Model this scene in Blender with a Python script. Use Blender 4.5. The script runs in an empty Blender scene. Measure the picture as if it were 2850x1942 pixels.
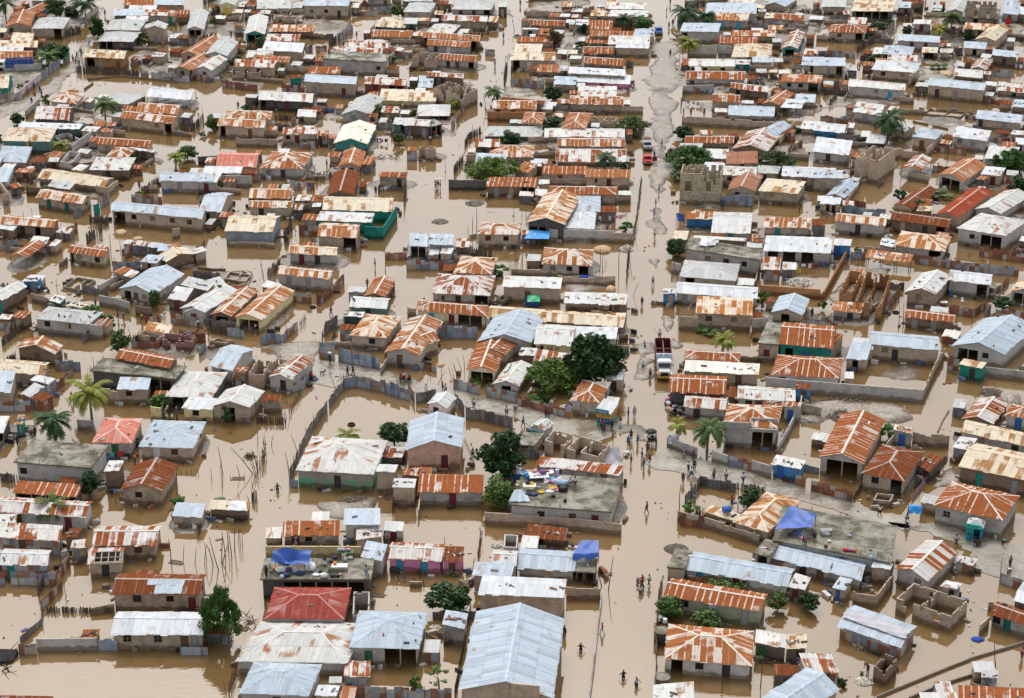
import bpy, bmesh, math, random, re
import numpy as np
from mathutils import Vector, Matrix
R = math.radians
SC = bpy.context.scene
COL = SC.collection
# ------------------------------------------------------------------ camera
PW, PH, FPX, HY, CH = 2850, 1942, 5500.0, -1500.0, 125.0
CX, CY = PW / 2, PH / 2
TH = math.atan((CY - HY) / FPX)
cam_d = bpy.data.cameras.new('camera')
cam = bpy.data.objects.new('camera', cam_d)
COL.objects.link(cam)
cam_d.sensor_width = 36
cam_d.lens = 36 * FPX / PW
cam_d.clip_end = 20000
cam_d.clip_start = 1
cam.location = (0, 0, CH)
cam.rotation_euler = (math.pi / 2 - TH, 0, 0)
SC.camera = cam
# ------------------------------------------------------------------ world, sun, exposure
SUN_EL, SUN_AZ = 57, -8          # degrees; azimuth clockwise from +Y
SC.view_settings.view_transform = 'Standard'
SC.view_settings.look = 'None'
SC.view_settings.gamma = 1
SC.view_settings.exposure = 0.55
w = bpy.data.worlds.new('World')
SC.world = w
w.use_nodes = True
nt = w.node_tree
nt.nodes.clear()
sky = nt.nodes.new('ShaderNodeTexSky')
sky.sky_type = 'NISHITA'
sky.sun_disc = False
sky.sun_elevation = R(SUN_EL)
sky.sun_rotation = R(SUN_AZ)
sky.dust_density = 4.0
sky.air_density = 1.0
hs = nt.nodes.new('ShaderNodeHueSaturation')
hs.inputs['Saturation'].default_value = 0.28
hs.inputs['Value'].default_value = 1.0
bg = nt.nodes.new('ShaderNodeBackground')
bg.inputs['Strength'].default_value = 0.15
wo = nt.nodes.new('ShaderNodeOutputWorld')
nt.links.new(sky.outputs[0], hs.inputs['Color'])
nt.links.new(hs.outputs[0], bg.inputs['Color'])
nt.links.new(bg.outputs[0], wo.inputs['Surface'])
sun_d = bpy.data.lights.new('sun', 'SUN')
sun_d.energy = 0.5
sun_d.angle = R(22)
sun_d.color = (1.0, 0.96, 0.9)
sun = bpy.data.objects.new('sun', sun_d)
COL.objects.link(sun)
_a, _e = R(SUN_AZ), R(SUN_EL)
sun.rotation_euler = Vector((math.sin(_a) * math.cos(_e), math.cos(_a) * math.cos(_e), math.sin(_e))).to_track_quat('Z', 'Y').to_euler()
# ------------------------------------------------------------------ photograph pixel -> place
TO = {'A': 0, 'B': 570, 'C': 1140, 'D': 1710, 'E': 2280}
TR = {'1': (0, 3.267), '2': (485, 3.267), '3': (970, 3.26), '4': (1456, 3.26)}
FW = Vector((0, math.cos(TH), -math.sin(TH)))
UP = Vector((0, math.sin(TH), math.cos(TH)))
RT = Vector((1, 0, 0))
def src(t, x, y):
 o, s = TR[t[1]]
 return TO[t[0]] + x / s, o + y / s
def ground(p, z=0.0):
 d = FW + RT * ((p[0] - CX) / FPX) - UP * ((p[1] - CY) / FPX)
 k = (CH - z) / -d.z
 return Vector((d.x * k, d.y * k, z))
def ppm(P):
 return FPX / (P - Vector((0, 0, CH))).dot(FW)
def cosdep(P):
 v = P - Vector((0, 0, CH))
 return math.hypot(v.x, v.y) / v.length
def vlen(P, px):                  # metres upright at P that span px pixels
 return px / (ppm(P) * cosdep(P))
def hnoise(*a):
 return random.Random(str(a)).random()
# ------------------------------------------------------------------ materials
MATS = {}
def newmat(name, rough=0.8, spec=0.3):
 m = bpy.data.materials.new(name)
 m.use_nodes = True
 n = m.node_tree
 b = n.nodes['Principled BSDF']
 b.inputs['Roughness'].default_value = rough
 b.inputs['Specular IOR Level'].default_value = spec
 return m, n, b
class N:
 """small helper to wire shader nodes"""
 def __init__(s, nt): s.nt = nt
 def new(s, typ, **kw):
  n = s.nt.nodes.new(typ)
  for k, v in kw.items():
   setattr(n, k, v)
  return n
 def put(s, inp, v):
  if hasattr(v, 'is_output'):
   s.nt.links.new(v, inp)
  else:
   inp.default_value = v
 def math(s, op, a, b=0.5, c=None, clamp=False):
  n = s.new('ShaderNodeMath', operation=op, use_clamp=clamp)
  s.put(n.inputs[0], a); s.put(n.inputs[1], b)
  if c is not None: s.put(n.inputs[2], c)
  return n.outputs[0]
 def noise(s, vec, scale, detail=3.0, rough=0.55):
  n = s.new('ShaderNodeTexNoise')
  s.put(n.inputs['Vector'], vec)
  n.inputs['Scale'].default_value = scale
  n.inputs['Detail'].default_value = detail
  n.inputs['Roughness'].default_value = rough
  return n.outputs['Fac']
 def vmul(s, vec, v):
  n = s.new('ShaderNodeVectorMath', operation='MULTIPLY')
  s.put(n.inputs[0], vec); n.inputs[1].default_value = v
  return n.outputs[0]
 def vadd(s, a, b):
  n = s.new('ShaderNodeVectorMath', operation='ADD')
  s.put(n.inputs[0], a); s.put(n.inputs[1], b)
  return n.outputs[0]
 def mix(s, f, a, b):
  n = s.new('ShaderNodeMix', data_type='RGBA')
  s.put(n.inputs[0], f); s.put(n.inputs[6], a); s.put(n.inputs[7], b)
  return n.outputs[2]
 def step(s, v, lo, hi):
  n = s.new('ShaderNodeMapRange', interpolation_type='SMOOTHSTEP')
  s.put(n.inputs[0], v); s.put(n.inputs[1], lo); s.put(n.inputs[2], hi)
  return n.outputs[0]
 def ramp(s, v, stops, const=False):
  n = s.new('ShaderNodeValToRGB')
  s.put(n.inputs[0], v)
  cr = n.color_ramp
  if const: cr.interpolation = 'CONSTANT'
  while len(cr.elements) < len(stops): cr.elements.new(0.5)
  for e, (p, c) in zip(cr.elements, stops):
   e.position = p; e.color = (*c, 1)
  return n.outputs[0]
 def bump(s, h, strength, dist):
  n = s.new('ShaderNodeBump')
  s.put(n.inputs['Height'], h)
  n.inputs['Strength'].default_value = strength
  n.inputs['Distance'].default_value = dist
  return n.outputs[0]
def rgba(c): return (*c, 1)
def flat(name, c, rough=0.7, var=0.25, spec=0.3, scale=2.0):
 if name in MATS: return MATS[name]
 m, n, b = newmat(name, rough, spec)
 k = N(n)
 tc = k.new('ShaderNodeTexCoord')
 oi = k.new('ShaderNodeObjectInfo')
 v = k.vadd(tc.outputs['Object'], k.vmul(oi.outputs['Random'], (37, 91, 13)))
 f = k.noise(v, scale, 4)
 d = tuple(x * (1 - var) for x in c)
 l = tuple(min(1, x * (1 + var)) for x in c)
 col = k.ramp(f, [(0.3, d), (0.7, l)])
 k.put(b.inputs['Base Color'], col)
 MATS[name] = m
 return m
# roof sheet metal: galv colour, rust colour, share of rusty sheets, streaks, pale seam strength
RC = dict(
 r0=((.64, .55, .47), (.34, .112, .042), .88, .5, .9), r1=((.40, .31, .26), (.215, .068, .028), .92, .5, .28),
 r2=((.62, .60, .56), (.32, .102, .038),   .50, .6, .8), r3=((.62, .62, .58), (.42, .17, .07), .20, .5, .30),
 q=((.68, .61, .52), (.38, .14, .052), .62, .6, .7), c=((.66, .56, .40), (.42, .21, .085), .30, .4, .30),
 w=((.60, .63, .645), (.45, .30, .20), .03, .3, .18), w2=((.60, .61, .59), (.44, .20, .09), .13, .5, .25),
 b=((.42, .50, .57), (.40, .24, .15), .03, .3, .22), g=((.47, .49, .47), (.42, .28, .18), .10, .4, .22),
 p=((.46, .20, .17), (.34, .075, .058), .95, .2, .22), p2=((.50, .26, .20), (.34, .075, .038), .96, .25, .15),
 sal=((.72, .48, .42), (.66, .24, .17), .85, .3, .35), cw=((.74, .71, .62), (.6, .5, .36), .05, .2, .1),
 r0s=((.66, .52, .41), (.39, .15, .062), .84, .5, .8), r2o=((.70, .61, .50), (.42, .165, .064), .62, .6, .7),
 r3o=((.72, .60, .45), (.45, .185, .065), .50, .6, .6), r1s=((.5, .38, .31), (.40, .19, .12), .9, .5, .2))
RC['q2'] = RC['q']; RC['q3'] = RC['r3o']; RC['r3b'] = RC['r3']; RC['r3c'] = RC['r3']; RC['r2s'] = RC['r2']
RC['r0w'] = RC['r0']; RC['r1w'] = RC['r1s']
RC['r3c'] = ((.84, .80, .66), (.6, .42, .22), .12, .3, .2)
def roofmat(code):
 nm = 'sheet_metal_' + code
 if nm in MATS: return MATS[nm]
 galv, rust, amt, stk, seam = RC[code]
 m, n, b = newmat(nm, 0.5, 0.25)
 k = N(n)
 uv = k.new('ShaderNodeUVMap').outputs[0]
 oi = k.new('ShaderNodeObjectInfo').outputs['Random']
 sep = k.new('ShaderNodeSeparateXYZ'); k.put(sep.inputs[0], uv)
 u, v = sep.outputs[0], sep.outputs[1]
 cu = k.math('FLOOR', k.math('DIVIDE', u, .85), 0)
 cv = k.math('FLOOR', k.math('DIVIDE', v, 2.3), 0)
 cmb = k.new('ShaderNodeCombineXYZ')
 k.put(cmb.inputs[0], cu); k.put(cmb.inputs[1], cv); k.put(cmb.inputs[2], k.math('MULTIPLY', oi, 97.3))
 wn = k.new('ShaderNodeTexWhiteNoise', noise_dimensions='3D'); k.put(wn.inputs['Vector'], cmb.outputs[0])
 off = k.new('ShaderNodeCombineXYZ')
 k.put(off.inputs[0], k.math('MULTIPLY', oi, 57.0)); k.put(off.inputs[2], k.math('MULTIPLY', oi, 31.0))
 pv = k.vadd(uv, off.outputs[0])
 streak = k.noise(k.vmul(pv, (4.2, .55, 1)), 1.0, 4, .65)
 blot = k.noise(k.vmul(pv, (.35, .5, 1)), 1.0, 2)
 fine = k.noise(k.vmul(pv, (7, 4, 1)), 1.0, 3)
 s = k.math('MULTIPLY', wn.outputs['Value'], 1.0 - .55 * stk)
 s = k.math('ADD', s, k.math('MULTIPLY', k.math('SUBTRACT', streak, .5), 1.5 * stk))
 s = k.math('ADD', s, k.math('MULTIPLY', k.math('SUBTRACT', blot, .5), .9))
 s = k.math('ADD', s, .275 * stk)
 thr = 1.0 - amt
 rm = k.step(s, thr - .12, thr + .12)
 rr = k.ramp(k.math('ADD', k.math('MULTIPLY', streak, .4), k.math('ADD', k.math('MULTIPLY', fine, .25), k.math('MULTIPLY', k.noise(k.vmul(pv, (.9, .8, 1)), 1.0, 5, .65), .35))),
    [(.22, tuple(x * .40 for x in rust)), (.46, tuple(x * .9 for x in rust)), (.56, rust), (.74, (rust[0] * 1.35 + .05, rust[1] * 1.9 + .05, rust[2] * 2 + .045))])
 gg = k.ramp(k.math('ADD', k.math('MULTIPLY', wn.outputs['Value'], .45), k.math('MULTIPLY', streak, .55)),
    [(.15, tuple(x * .72 for x in galv)), (.5, galv), (.85, tuple(min(.92, x * 1.12 + .02) for x in galv))])
 col = k.mix(rm, gg, rr)
 rib = k.noise(k.vmul(pv, (9, .35, 1)), 1.0, 2, .7)
 col = k.mix(k.math('MULTIPLY', k.step(rib, .40, .70), .30), col, rgba(tuple(x * .42 for x in (rust if amt > .45 else galv))))
 dirt = k.step(k.noise(k.vmul(pv, (1.3, .8, 1)), 1.0, 5, .7), .56, .74)
 col = k.mix(k.math('MULTIPLY', dirt, .55), col, (.15, .065, .03, 1) if amt > .4 else (.21, .175, .135, 1))
 fu = k.math('FRACT', k.math('DIVIDE', u, .85), 0)
 ed = k.math('LESS_THAN', k.math('ABSOLUTE', k.math('SUBTRACT', fu, .5), 0), .41)
 sm = k.math('SUBTRACT', 1, ed)
 sn = k.step(k.noise(k.vmul(pv, (1.1, .9, 1)), 1.0, 3), .34, .52)
 sw = k.new('ShaderNodeTexWhiteNoise', noise_dimensions='2D')
 cs = k.new('ShaderNodeCombineXYZ'); k.put(cs.inputs[0], k.math('FLOOR', k.math('ADD', k.math('DIVIDE', u, .85), .5), 0)); k.put(cs.inputs[1], k.math('MULTIPLY', oi, 51)); k.put(sw.inputs['Vector'], cs.outputs[0])
 sm = k.math('MULTIPLY', sm, k.step(sw.outputs['Value'], .12, .5))
 sm = k.math('MULTIPLY', k.math('MULTIPLY', sm, sn), seam)
 if amt > .4:
  col = k.mix(sm, col, rgba(tuple(min(.9, x * 1.1 + .02) for x in galv)))
 else:
  col = k.mix(k.math('MULTIPLY', sm, .8), col, rgba(tuple(x * .55 for x in galv)))
 fv = k.math('FRACT', k.math('DIVIDE', v, 2.3), 0)
 hl = k.math('MULTIPLY', k.math('LESS_THAN', fv, .045), .45)
 col = k.mix(hl, col, rgba(tuple(x * .6 for x in rust) if amt > .4 else tuple(x * .55 for x in galv)))
 k.put(b.inputs['Base Color'], col)
 k.put(b.inputs['Roughness'], k.math('ADD', k.math('MULTIPLY', rm, .35), .42))
 k.put(b.inputs['Specular IOR Level'], k.math('MULTIPLY', k.math('SUBTRACT', 1, rm), .3))
 wv = k.math('SINE', k.math('MULTIPLY', u, 34.0), 0)
 k.put(b.inputs['Normal'], k.bump(k.math('ADD', k.math('MULTIPLY', wv, .5), k.math('MULTIPLY', fine, .6)), .35, .03))
 MATS[nm] = m
 return m
WC = dict(bk=(.52, .42, .325), pl=(.47, .45, .42), wh=(0.647, 0.636, 0.605), md=(0.228, 0.169, 0.122), dk=(0.129, 0.122, 0.115), tq=(.028, .27, .225),
   bl=(0.0682, 0.251, 0.524), pk=(0.8, 0.296, 0.483), pkw=(0.8, 0.671, 0.671), ye=(0.778, 0.671, 0.375), gn=(0.305, 0.328, 0.228), gnp=(0.366, 0.352, 0.29),
   gr=(.12, .22, .20), cr=(0.778, 0.671, 0.47), pe=(.80, .50, .38), st=(0.61, 0.527, 0.381), bg=(0.32, 0.374, 0.413),
   rd=(0.336, 0.115, 0.0994), pu=(0.381, 0.305, 0.381), lil=(0.625, 0.535, 0.568), tqd=(0.0763, 0.305, 0.29), no=(0.305, 0.228, 0.153), gry=(0.458, 0.458, 0.458))
WC['pkr'] = (.33, .19, .17)
WC['or'] = (.50, .27, .13)
def wallmat(code):
 if code in ('tn', 'tnr'): return tinmat('tin' if code == 'tn' else 'tinr')
 nm = 'wall_' + code
 if nm in MATS: return MATS[nm]
 c = WC[code]
 m, n, b = newmat(nm, 0.9, 0.2)
 k = N(n)
 uv = k.new('ShaderNodeUVMap').outputs[0]
 oi = k.new('ShaderNodeObjectInfo').outputs['Random']
 geo = k.new('ShaderNodeNewGeometry')
 gs = k.new('ShaderNodeSeparateXYZ'); k.put(gs.inputs[0], geo.outputs['Position'])
 off = k.new('ShaderNodeCombineXYZ'); k.put(off.inputs[2], k.math('MULTIPLY', oi, 60))
 pv = k.vadd(uv, off.outputs[0])
 big = k.noise(k.vmul(pv, (.8, .8, 1)), 1, 4, .6)
 fine = k.noise(k.vmul(pv, (6, 6, 1)), 1, 3)
 f = k.math('ADD', k.math('MULTIPLY', big, .7), k.math('MULTIPLY', fine, .3))
 f = k.math('ADD', f, k.math('MULTIPLY', k.math('SUBTRACT', oi, .5), .22))
 col = k.ramp(f, [(.28, tuple(x * .6 for x in c)), (.5, c), (.72, tuple(min(.9, x * 1.32) for x in c))])
 bm = None
 if code in ('bk', 'or', 'pe', 'pk', 'cr', 'rd'):
  br = k.new('ShaderNodeTexBrick'); k.put(br.inputs['Vector'], uv)
  br.inputs['Scale'].default_value = 1
  br.inputs['Brick Width'].default_value = .42
  br.inputs['Row Height'].default_value = .21
  br.inputs['Mortar Size'].default_value = .022
  br.inputs['Color1'].default_value = (.86, .86, .86, 1)
  br.inputs['Color2'].default_value = (1.12, 1.1, 1.08, 1)
  br.inputs['Mortar'].default_value = (.62, .6, .58, 1)
  mm = k.new('ShaderNodeMix', data_type='RGBA', blend_type='MULTIPLY')
  mm.inputs[0].default_value = .9 if code in ('bk', 'or') else .25
  k.put(mm.inputs[6], col); k.put(mm.inputs[7], br.outputs['Color'])
  col = mm.outputs[2]
 if code in ('st',):
  vo = k.new('ShaderNodeTexVoronoi', feature='DISTANCE_TO_EDGE'); k.put(vo.inputs['Vector'], uv)
  vo.inputs['Scale'].default_value = 3.2
  e = k.step(vo.outputs['Distance'], .02, .1)
  col = k.mix(e, rgba(tuple(x * .4 for x in c)), col)
 if code == 'gnp':
  e = k.math('MULTIPLY', k.step(big, .42, .52), k.step(gs.outputs[2], 1.6, 1.0))
  col = k.mix(e, col, (.13, .40, .22, 1))
 if code in ('pl', 'wh', 'ye', 'cr', 'pe', 'pk', 'tq', 'bl', 'gr'):
  e = k.step(k.noise(k.vmul(pv, (.5, .9, 1)), 1, 5, .7), .60, .68)
  col = k.mix(k.math('MULTIPLY', e, .6), col, (.26, .215, .17, 1))
 # tide mark of the flood: wet, mud-stained foot of the wall
 tide = k.math('ADD', k.math('MULTIPLY', k.noise(k.vmul(pv, (.7, .3, 1)), 1, 3), 1.1), .0)
 wet = k.step(k.math('SUBTRACT', gs.outputs[2], tide), .18, -.12)
 mm = k.new('ShaderNodeMix', data_type='RGBA', blend_type='MULTIPLY')
 k.put(mm.inputs[0], wet); k.put(mm.inputs[6], col); mm.inputs[7].default_value = (.52, .46, .38, 1)
 k.put(b.inputs['Base Color'], mm.outputs[2])
 k.put(b.inputs['Normal'], k.bump(fine, .3, .03))
 MATS[nm] = m
 return m
TIN = dict(
 tin=[(.42, .44, .46), (.30, .33, .37), (.34, .16, .09), (.50, .50, .48), (.23, .25, .28), (.28, .12, .07), (.38, .41, .44), (.45, .36, .28)],
 tinr=[(.30, .11, .06), (.22, .085, .055), (.38, .18, .10), (.40, .40, .40), (.26, .10, .06), (.18, .08, .06), (.33, .14, .08), (.48, .42, .36)],
 tinb=[(.27, .34, .43), (.20, .27, .36), (.33, .40, .47), (.12, .19, .30), (.40, .44, .48), (.24, .30, .38), (.30, .20, .15), (.30, .36, .43)],
 tind=[(.14, .145, .15), (.19, .20, .21), (.11, .10, .10), (.22, .24, .26), (.16, .12, .10), (.13, .14, .15), (.18, .19, .21), (.24, .22, .20)],
 tinp=[(.30, .22, .25), (.24, .15, .16), (.36, .27, .28), (.22, .13, .12), (.30, .20, .2), (.2, .15, .17), (.33, .25, .27), (.27, .18, .18)])
def tinmat(code):
 nm = 'scrap_tin_' + code
 if nm in MATS: return MATS[nm]
 m, n, b = newmat(nm, 0.6, 0.35)
 k = N(n)
 uv = k.new('ShaderNodeUVMap').outputs[0]
 oi = k.new('ShaderNodeObjectInfo').outputs['Random']
 sep = k.new('ShaderNodeSeparateXYZ'); k.put(sep.inputs[0], uv)
 cmb = k.new('ShaderNodeCombineXYZ')
 k.put(cmb.inputs[0], k.math('FLOOR', k.math('DIVIDE', sep.outputs[0], .8), 0))
 k.put(cmb.inputs[1], k.math('FLOOR', k.math('DIVIDE', k.math('ADD', sep.outputs[1], .3), 1.35), 0))
 k.put(cmb.inputs[2], k.math('MULTIPLY', oi, 83))
 wn = k.new('ShaderNodeTexWhiteNoise', noise_dimensions='3D'); k.put(wn.inputs['Vector'], cmb.outputs[0])
 pal = TIN[code]
 col = k.ramp(wn.outputs['Value'], [(i / len(pal), c) for i, c in enumerate(pal)], True)
 st = k.noise(k.vmul(k.vadd(uv, cmb.outputs[0]), (4, .9, 1)), 1, 4, .65)
 rm = k.step(st, .56, .68)
 col = k.mix(k.math('MULTIPLY', rm, .75), col, (.24, .10, .055, 1))
 lm = k.step(st, .46, .32)
 col = k.mix(k.math('MULTIPLY', lm, .35), col, (.55, .54, .51, 1))
 k.put(b.inputs['Base Color'], col)
 wv = k.math('SINE', k.math('MULTIPLY', sep.outputs[0], 50.0), 0)
 k.put(b.inputs['Normal'], k.bump(wv, .25, .02))
 MATS[nm] = m
 return m
def leafmat(name, c):
 if name in MATS: return MATS[name]
 m, n, b = newmat(name, 0.6, 0.25)
 k = N(n)
 oi = k.new('ShaderNodeObjectInfo').outputs['Random']
 geo = k.new('ShaderNodeNewGeometry')
 f = k.math('ADD', k.math('MULTIPLY', geo.outputs['Random Per Island'], .75), k.math('MULTIPLY', oi, .25))
 col = k.ramp(f, [(.0, tuple(x * .45 for x in c)), (.5, c), (1, (min(1, c[0] * 1.9 + .02), c[1] * 1.55, c[2] * 1.3))])
 k.put(b.inputs['Base Color'], col)
 b.inputs['Transmission Weight'].default_value = 0
 MATS[name] = m
 return m
CLR = dict(black=(.012, .012, .014), white=(.75, .75, .76), red=(.55, .03, .035), maroon=(.16, .03, .04), navy=(.02, .035, .10), blue=(.04, .14, .42),
   lblue=(.32, .45, .62), lilac=(.45, .40, .55), pink=(.65, .25, .32), green=(.04, .16, .06), dgreen=(.015, .14, .11), teal=(.02, .28, .26), sky=(.07, .38, .58),
   yellow=(.75, .50, .05), orange=(.7, .2, .03), purple=(.16, .07, .2), brown=(.16, .09, .05), olive=(.2, .18, .07), grey=(.30, .31, .32),
   khaki=(.36, .28, .17), dark=(.05, .05, .055), stripe=(.35, .26, .05), tan=(.5, .38, .24), cream=(.72, .64, .48))
def paint(c, rough=.6):
 return flat('paint_' + c, CLR[c], rough, .22, .35, 3)
def concrete():
 if 'slab_concrete' in MATS: return MATS['slab_concrete']
 m, n, b = newmat('slab_concrete', 0.85, 0.3)
 k = N(n)
 tc = k.new('ShaderNodeTexCoord').outputs['Object']
 oi = k.new('ShaderNodeObjectInfo').outputs['Random']
 v = k.vadd(tc, k.vmul(oi, (50, 20, 5)))
 f = k.noise(v, .45, 6, .62)
 g = k.noise(v, 3.5, 4, .6)
 col = k.ramp(k.math('ADD', k.math('MULTIPLY', f, .72), k.math('MULTIPLY', g, .28)),
     [(.34, (.055, .052, .036)), (.44, (.125, .115, .08)), (.55, (.205, .19, .135)), (.70, (.34, .32, .27))])
 k.put(b.inputs['Base Color'], col)
 k.put(b.inputs['Roughness'], k.step(f, .66, .40))
 k.put(b.inputs['Normal'], k.bump(g, .3, .04))
 MATS['slab_concrete'] = m
 return m
# ------------------------------------------------------------------ mesh building
class MB:
 def __init__(s): s.v = []; s.f = []; s.uv = []; s.mi = []
 def face(s, pts, uvs=None, mi=0):
  b = len(s.v)
  s.v += [tuple(p) for p in pts]
  s.f.append(list(range(b, b + len(pts))))
  s.uv.append(uvs or [(p[0], p[1]) for p in pts])
  s.mi.append(mi)
 def box(s, x0, x1, y0, y1, z0, z1, mi=0, uo=0.0):
  s.prism([(x0, y0), (x1, y0), (x1, y1), (x0, y1)], [z0] * 4, [z1] * 4, mi, uo)
 def prism(s, xy, z0, z1, mi=0, uo=0.0):
  n = len(xy)
  u = uo
  for i in range(n):
   j = (i + 1) % n
   (ax, ay), (bx, by) = xy[i], xy[j]
   d = math.hypot(bx - ax, by - ay)
   s.face([(ax, ay, z0[i]), (bx, by, z0[j]), (bx, by, z1[j]), (ax, ay, z1[i])],
     [(u, z0[i]), (u + d, z0[j]), (u + d, z1[j]), (u, z1[i])], mi)
   u += d
  s.face([(xy[i][0], xy[i][1], z1[i]) for i in range(n)], None, mi)
  s.face([(xy[i][0], xy[i][1], z0[i]) for i in reversed(range(n))], None, mi)
 def sheet(s, pts, uvs, th, nrm, mi=0):
  t = nrm * th
  top = [p + t for p in pts]
  s.face(top, uvs, mi)
  s.face(list(reversed(pts)), list(reversed(uvs)), mi)
  n = len(pts)
  for i in range(n):
   j = (i + 1) % n
   s.face([pts[i], pts[j], top[j], top[i]], [uvs[i], uvs[j], uvs[j], uvs[i]], mi)
 def tube(s, a, b, r0, r1=None, n=5, mi=0):
  a, b = Vector(a), Vector(b)
  r1 = r0 if r1 is None else r1
  d = b - a
  if d.length < 1e-6: return
  z = d.normalized()
  x = z.cross(Vector((0, 0, 1)) if abs(z.z) < .9 else Vector((1, 0, 0))).normalized()
  y = z.cross(x)
  A = [a + (x * math.cos(t) + y * math.sin(t)) * r0 for t in [2 * math.pi * i / n for i in range(n)]]
  B = [b + (x * math.cos(t) + y * math.sin(t)) * r1 for t in [2 * math.pi * i / n for i in range(n)]]
  for i in range(n):
   j = (i + 1) % n
   s.face([A[i], A[j], B[j], B[i]], [(i / n, 0), (j / n, 0), (j / n, d.length), (i / n, d.length)], mi)
  s.face(B, None, mi)
  s.face(list(reversed(A)), None, mi)
 def lathe(s, prof, n=12, c=(0, 0, 0), mi=0):
  for (r0, z0), (r1, z1) in zip(prof, prof[1:]):
   for i in range(n):
    a, b = 2 * math.pi * i / n, 2 * math.pi * (i + 1) / n
    s.face([(c[0] + r0 * math.cos(a), c[1] + r0 * math.sin(a), c[2] + z0), (c[0] + r0 * math.cos(b), c[1] + r0 * math.sin(b), c[2] + z0),
      (c[0] + r1 * math.cos(b), c[1] + r1 * math.sin(b), c[2] + z1), (c[0] + r1 * math.cos(a), c[1] + r1 * math.sin(a), c[2] + z1)], None, mi)
 def mesh(s, name, mats, weld=False, smooth=False):
  me = bpy.data.meshes.new(name)
  me.from_pydata(s.v, [], s.f)
  uvl = me.uv_layers.new(name='UVMap')
  uvl.data.foreach_set('uv', [c for f in s.uv for p in f for c in p])
  for m in (mats if isinstance(mats, (list, tuple)) else [mats]):
   me.materials.append(m)
  me.polygons.foreach_set('material_index', s.mi)
  if weld or smooth:
   bm = bmesh.new(); bm.from_mesh(me)
   bmesh.ops.remove_doubles(bm, verts=bm.verts, dist=1e-4)
   if smooth:
    for f in bm.faces: f.smooth = True
   bm.to_mesh(me); bm.free()
  me.update()
  return me
 def obj(s, name, mats, parent=None, **kw):
  o = bpy.data.objects.new(name, s.mesh(name, mats, **kw))
  COL.objects.link(o)
  if parent: o.parent = parent
  return o
# ------------------------------------------------------------------ naming and labels
LM = [(t, src(t, x, y), n) for t, x, y, n in [
 ('C4', 950, 1150, 'huge pale gabled hall'), ('B4', 900, 730, 'painted red hip roof'), ('B4', 900, 420, 'slab with a blue tarp'),
 ('C3', 1400, 1280, 'bundle-strewn slab'), ('C3', 1770, 620, 'yellow and teal kiosk'), ('D3', 450, 120, 'white dump truck'),
 ('C3', 220, 880, 'peach-fronted house'), ('B3', 1180, 1180, 'green-stained wall'), ('B3', 1500, 340, 'curved dark blue fence'),
 ('A3', 1080, 740, 'salmon hip roof'), ('A3', 550, 950, 'big mossy slab'), ('A3', 830, 450, 'yellowing coconut palm'),
 ('B2', 1500, 400, 'teal house'), ('A2', 1400, 340, 'four-windowed block house'), ('A2', 1250, 1020, 'checkered gable'),
 ('C2', 1160, 560, 'cyan tarp'), ('E3', 1370, 200, 'turquoise shack'), ('E2', 430, 1000, 'orange block ruin'),
 ('E4', 1430, 90, 'cyan booth'), ('E4', 1000, 750, 'two-room block shell'), ('E4', 250, 150, 'tarp-topped terrace'),
 ('C3', 1650, 150, 'tallest street tree'), ('D2', 800, 120, 'stone and block building'), ('D2', 950, 680, 'slab with white plastic'),
 ('D2', 1600, 680, 'long white arcade'), ('A1', 950, 560, 'orange painted house'), ('A1', 150, 620, 'blue stake truck'),
 ('A1', 1550, 850, 'white open-sided roof'), ('A1', 1350, 1060, 'brown double house'), ('B1', 1100, 90, 'tan house with three dark openings'),
 ('B1', 1350, 560, 'long grey slab'), ('B1', 1350, 1250, 'cream-roofed teal house'), ('B1', 1640, 770, 'maroon walled house'),
 ('C1', 150, 1390, 'lone block cube'), ('C1', 1700, 700, 'huge white ribbed roof'), ('C1', 750, 1500, 'feathery lime tree'),
 ('C1', 560, 80, 'red-doored house'), ('D1', 410, 285, 'blue pickup'), ('D1', 310, 1450, 'red pickup'), ('D1', 1600, 390, 'striped teal shop'),
 ('D1', 1230, 1300, 'collapsed tin tangle'), ('E1', 1450, 90, 'unfinished upper rooms'), ('E1', 690, 610, 'shiny silver roof'),
 ('E1', 620, 1090, 'tallest coconut palm'), ('E2', 1270, 260, 'brick-red gable'), ('A2', 240, 690, 'stilted rust gable'),
 ('C4', -50, 300, 'pink and blue house'), ('E4', 450, 950, 'tarp-wrapped tin house'), ('D4', 850, 1100, 'rust-hipped white house'),
 ('D4', 900, 690, 'green-walled house'), ('B3', 230, 470, 'white gable on posts'), ('D2', 1000, 1200, 'gleaming orange roof'),
 ('C2', 460, 1000, 'checker-rusted roof'), ('E2', 450, 740, 'shade roof on posts'), ('E3', 200, 850, 'tall striped gable'),
 ('B2', 400, 1180, 'yellow arched porch'), ('E2', 1450, 1450, 'very large blue gable'), ('C4', 1010, 570, 'brilliant white flat roof'),
 ('A4', 1400, 560, 'rust roof with blue patch'), ('D3', 700, 310, 'solid rust roof above the stall'), ('E3', 500, 390, 'longest yard wall')]]
ROOTS = []
USED = {}
def relation(p, own=18):
 best = None
 for _, q, n in LM:
  dx, dy = p[0] - q[0], (p[1] - q[1]) * 1.6
  d = math.hypot(dx, dy)
  if d < own: return ''
  if best is None or d < best[0]: best = (d, dx, dy, n)
 d, dx, dy, n = best
 r = 'beside' if abs(dx) > abs(dy) else ('beyond' if dy < 0 else 'in front of')
 return '%s the %s' % (r, n)
def tag(o, label, cat, group=None, p=None, uniq=True):
 lab = label
 if p is not None:
  rel = relation(p)
  if rel and len((lab + ' ' + rel).split()) <= 16: lab = lab + ' ' + rel
 if uniq and lab in USED:
  group = group or cat
 USED.setdefault(lab, []).append(o)
 o['label'] = lab
 o['category'] = cat
 if group: o['group'] = group
 ROOTS.append(o)
 return o
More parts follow.
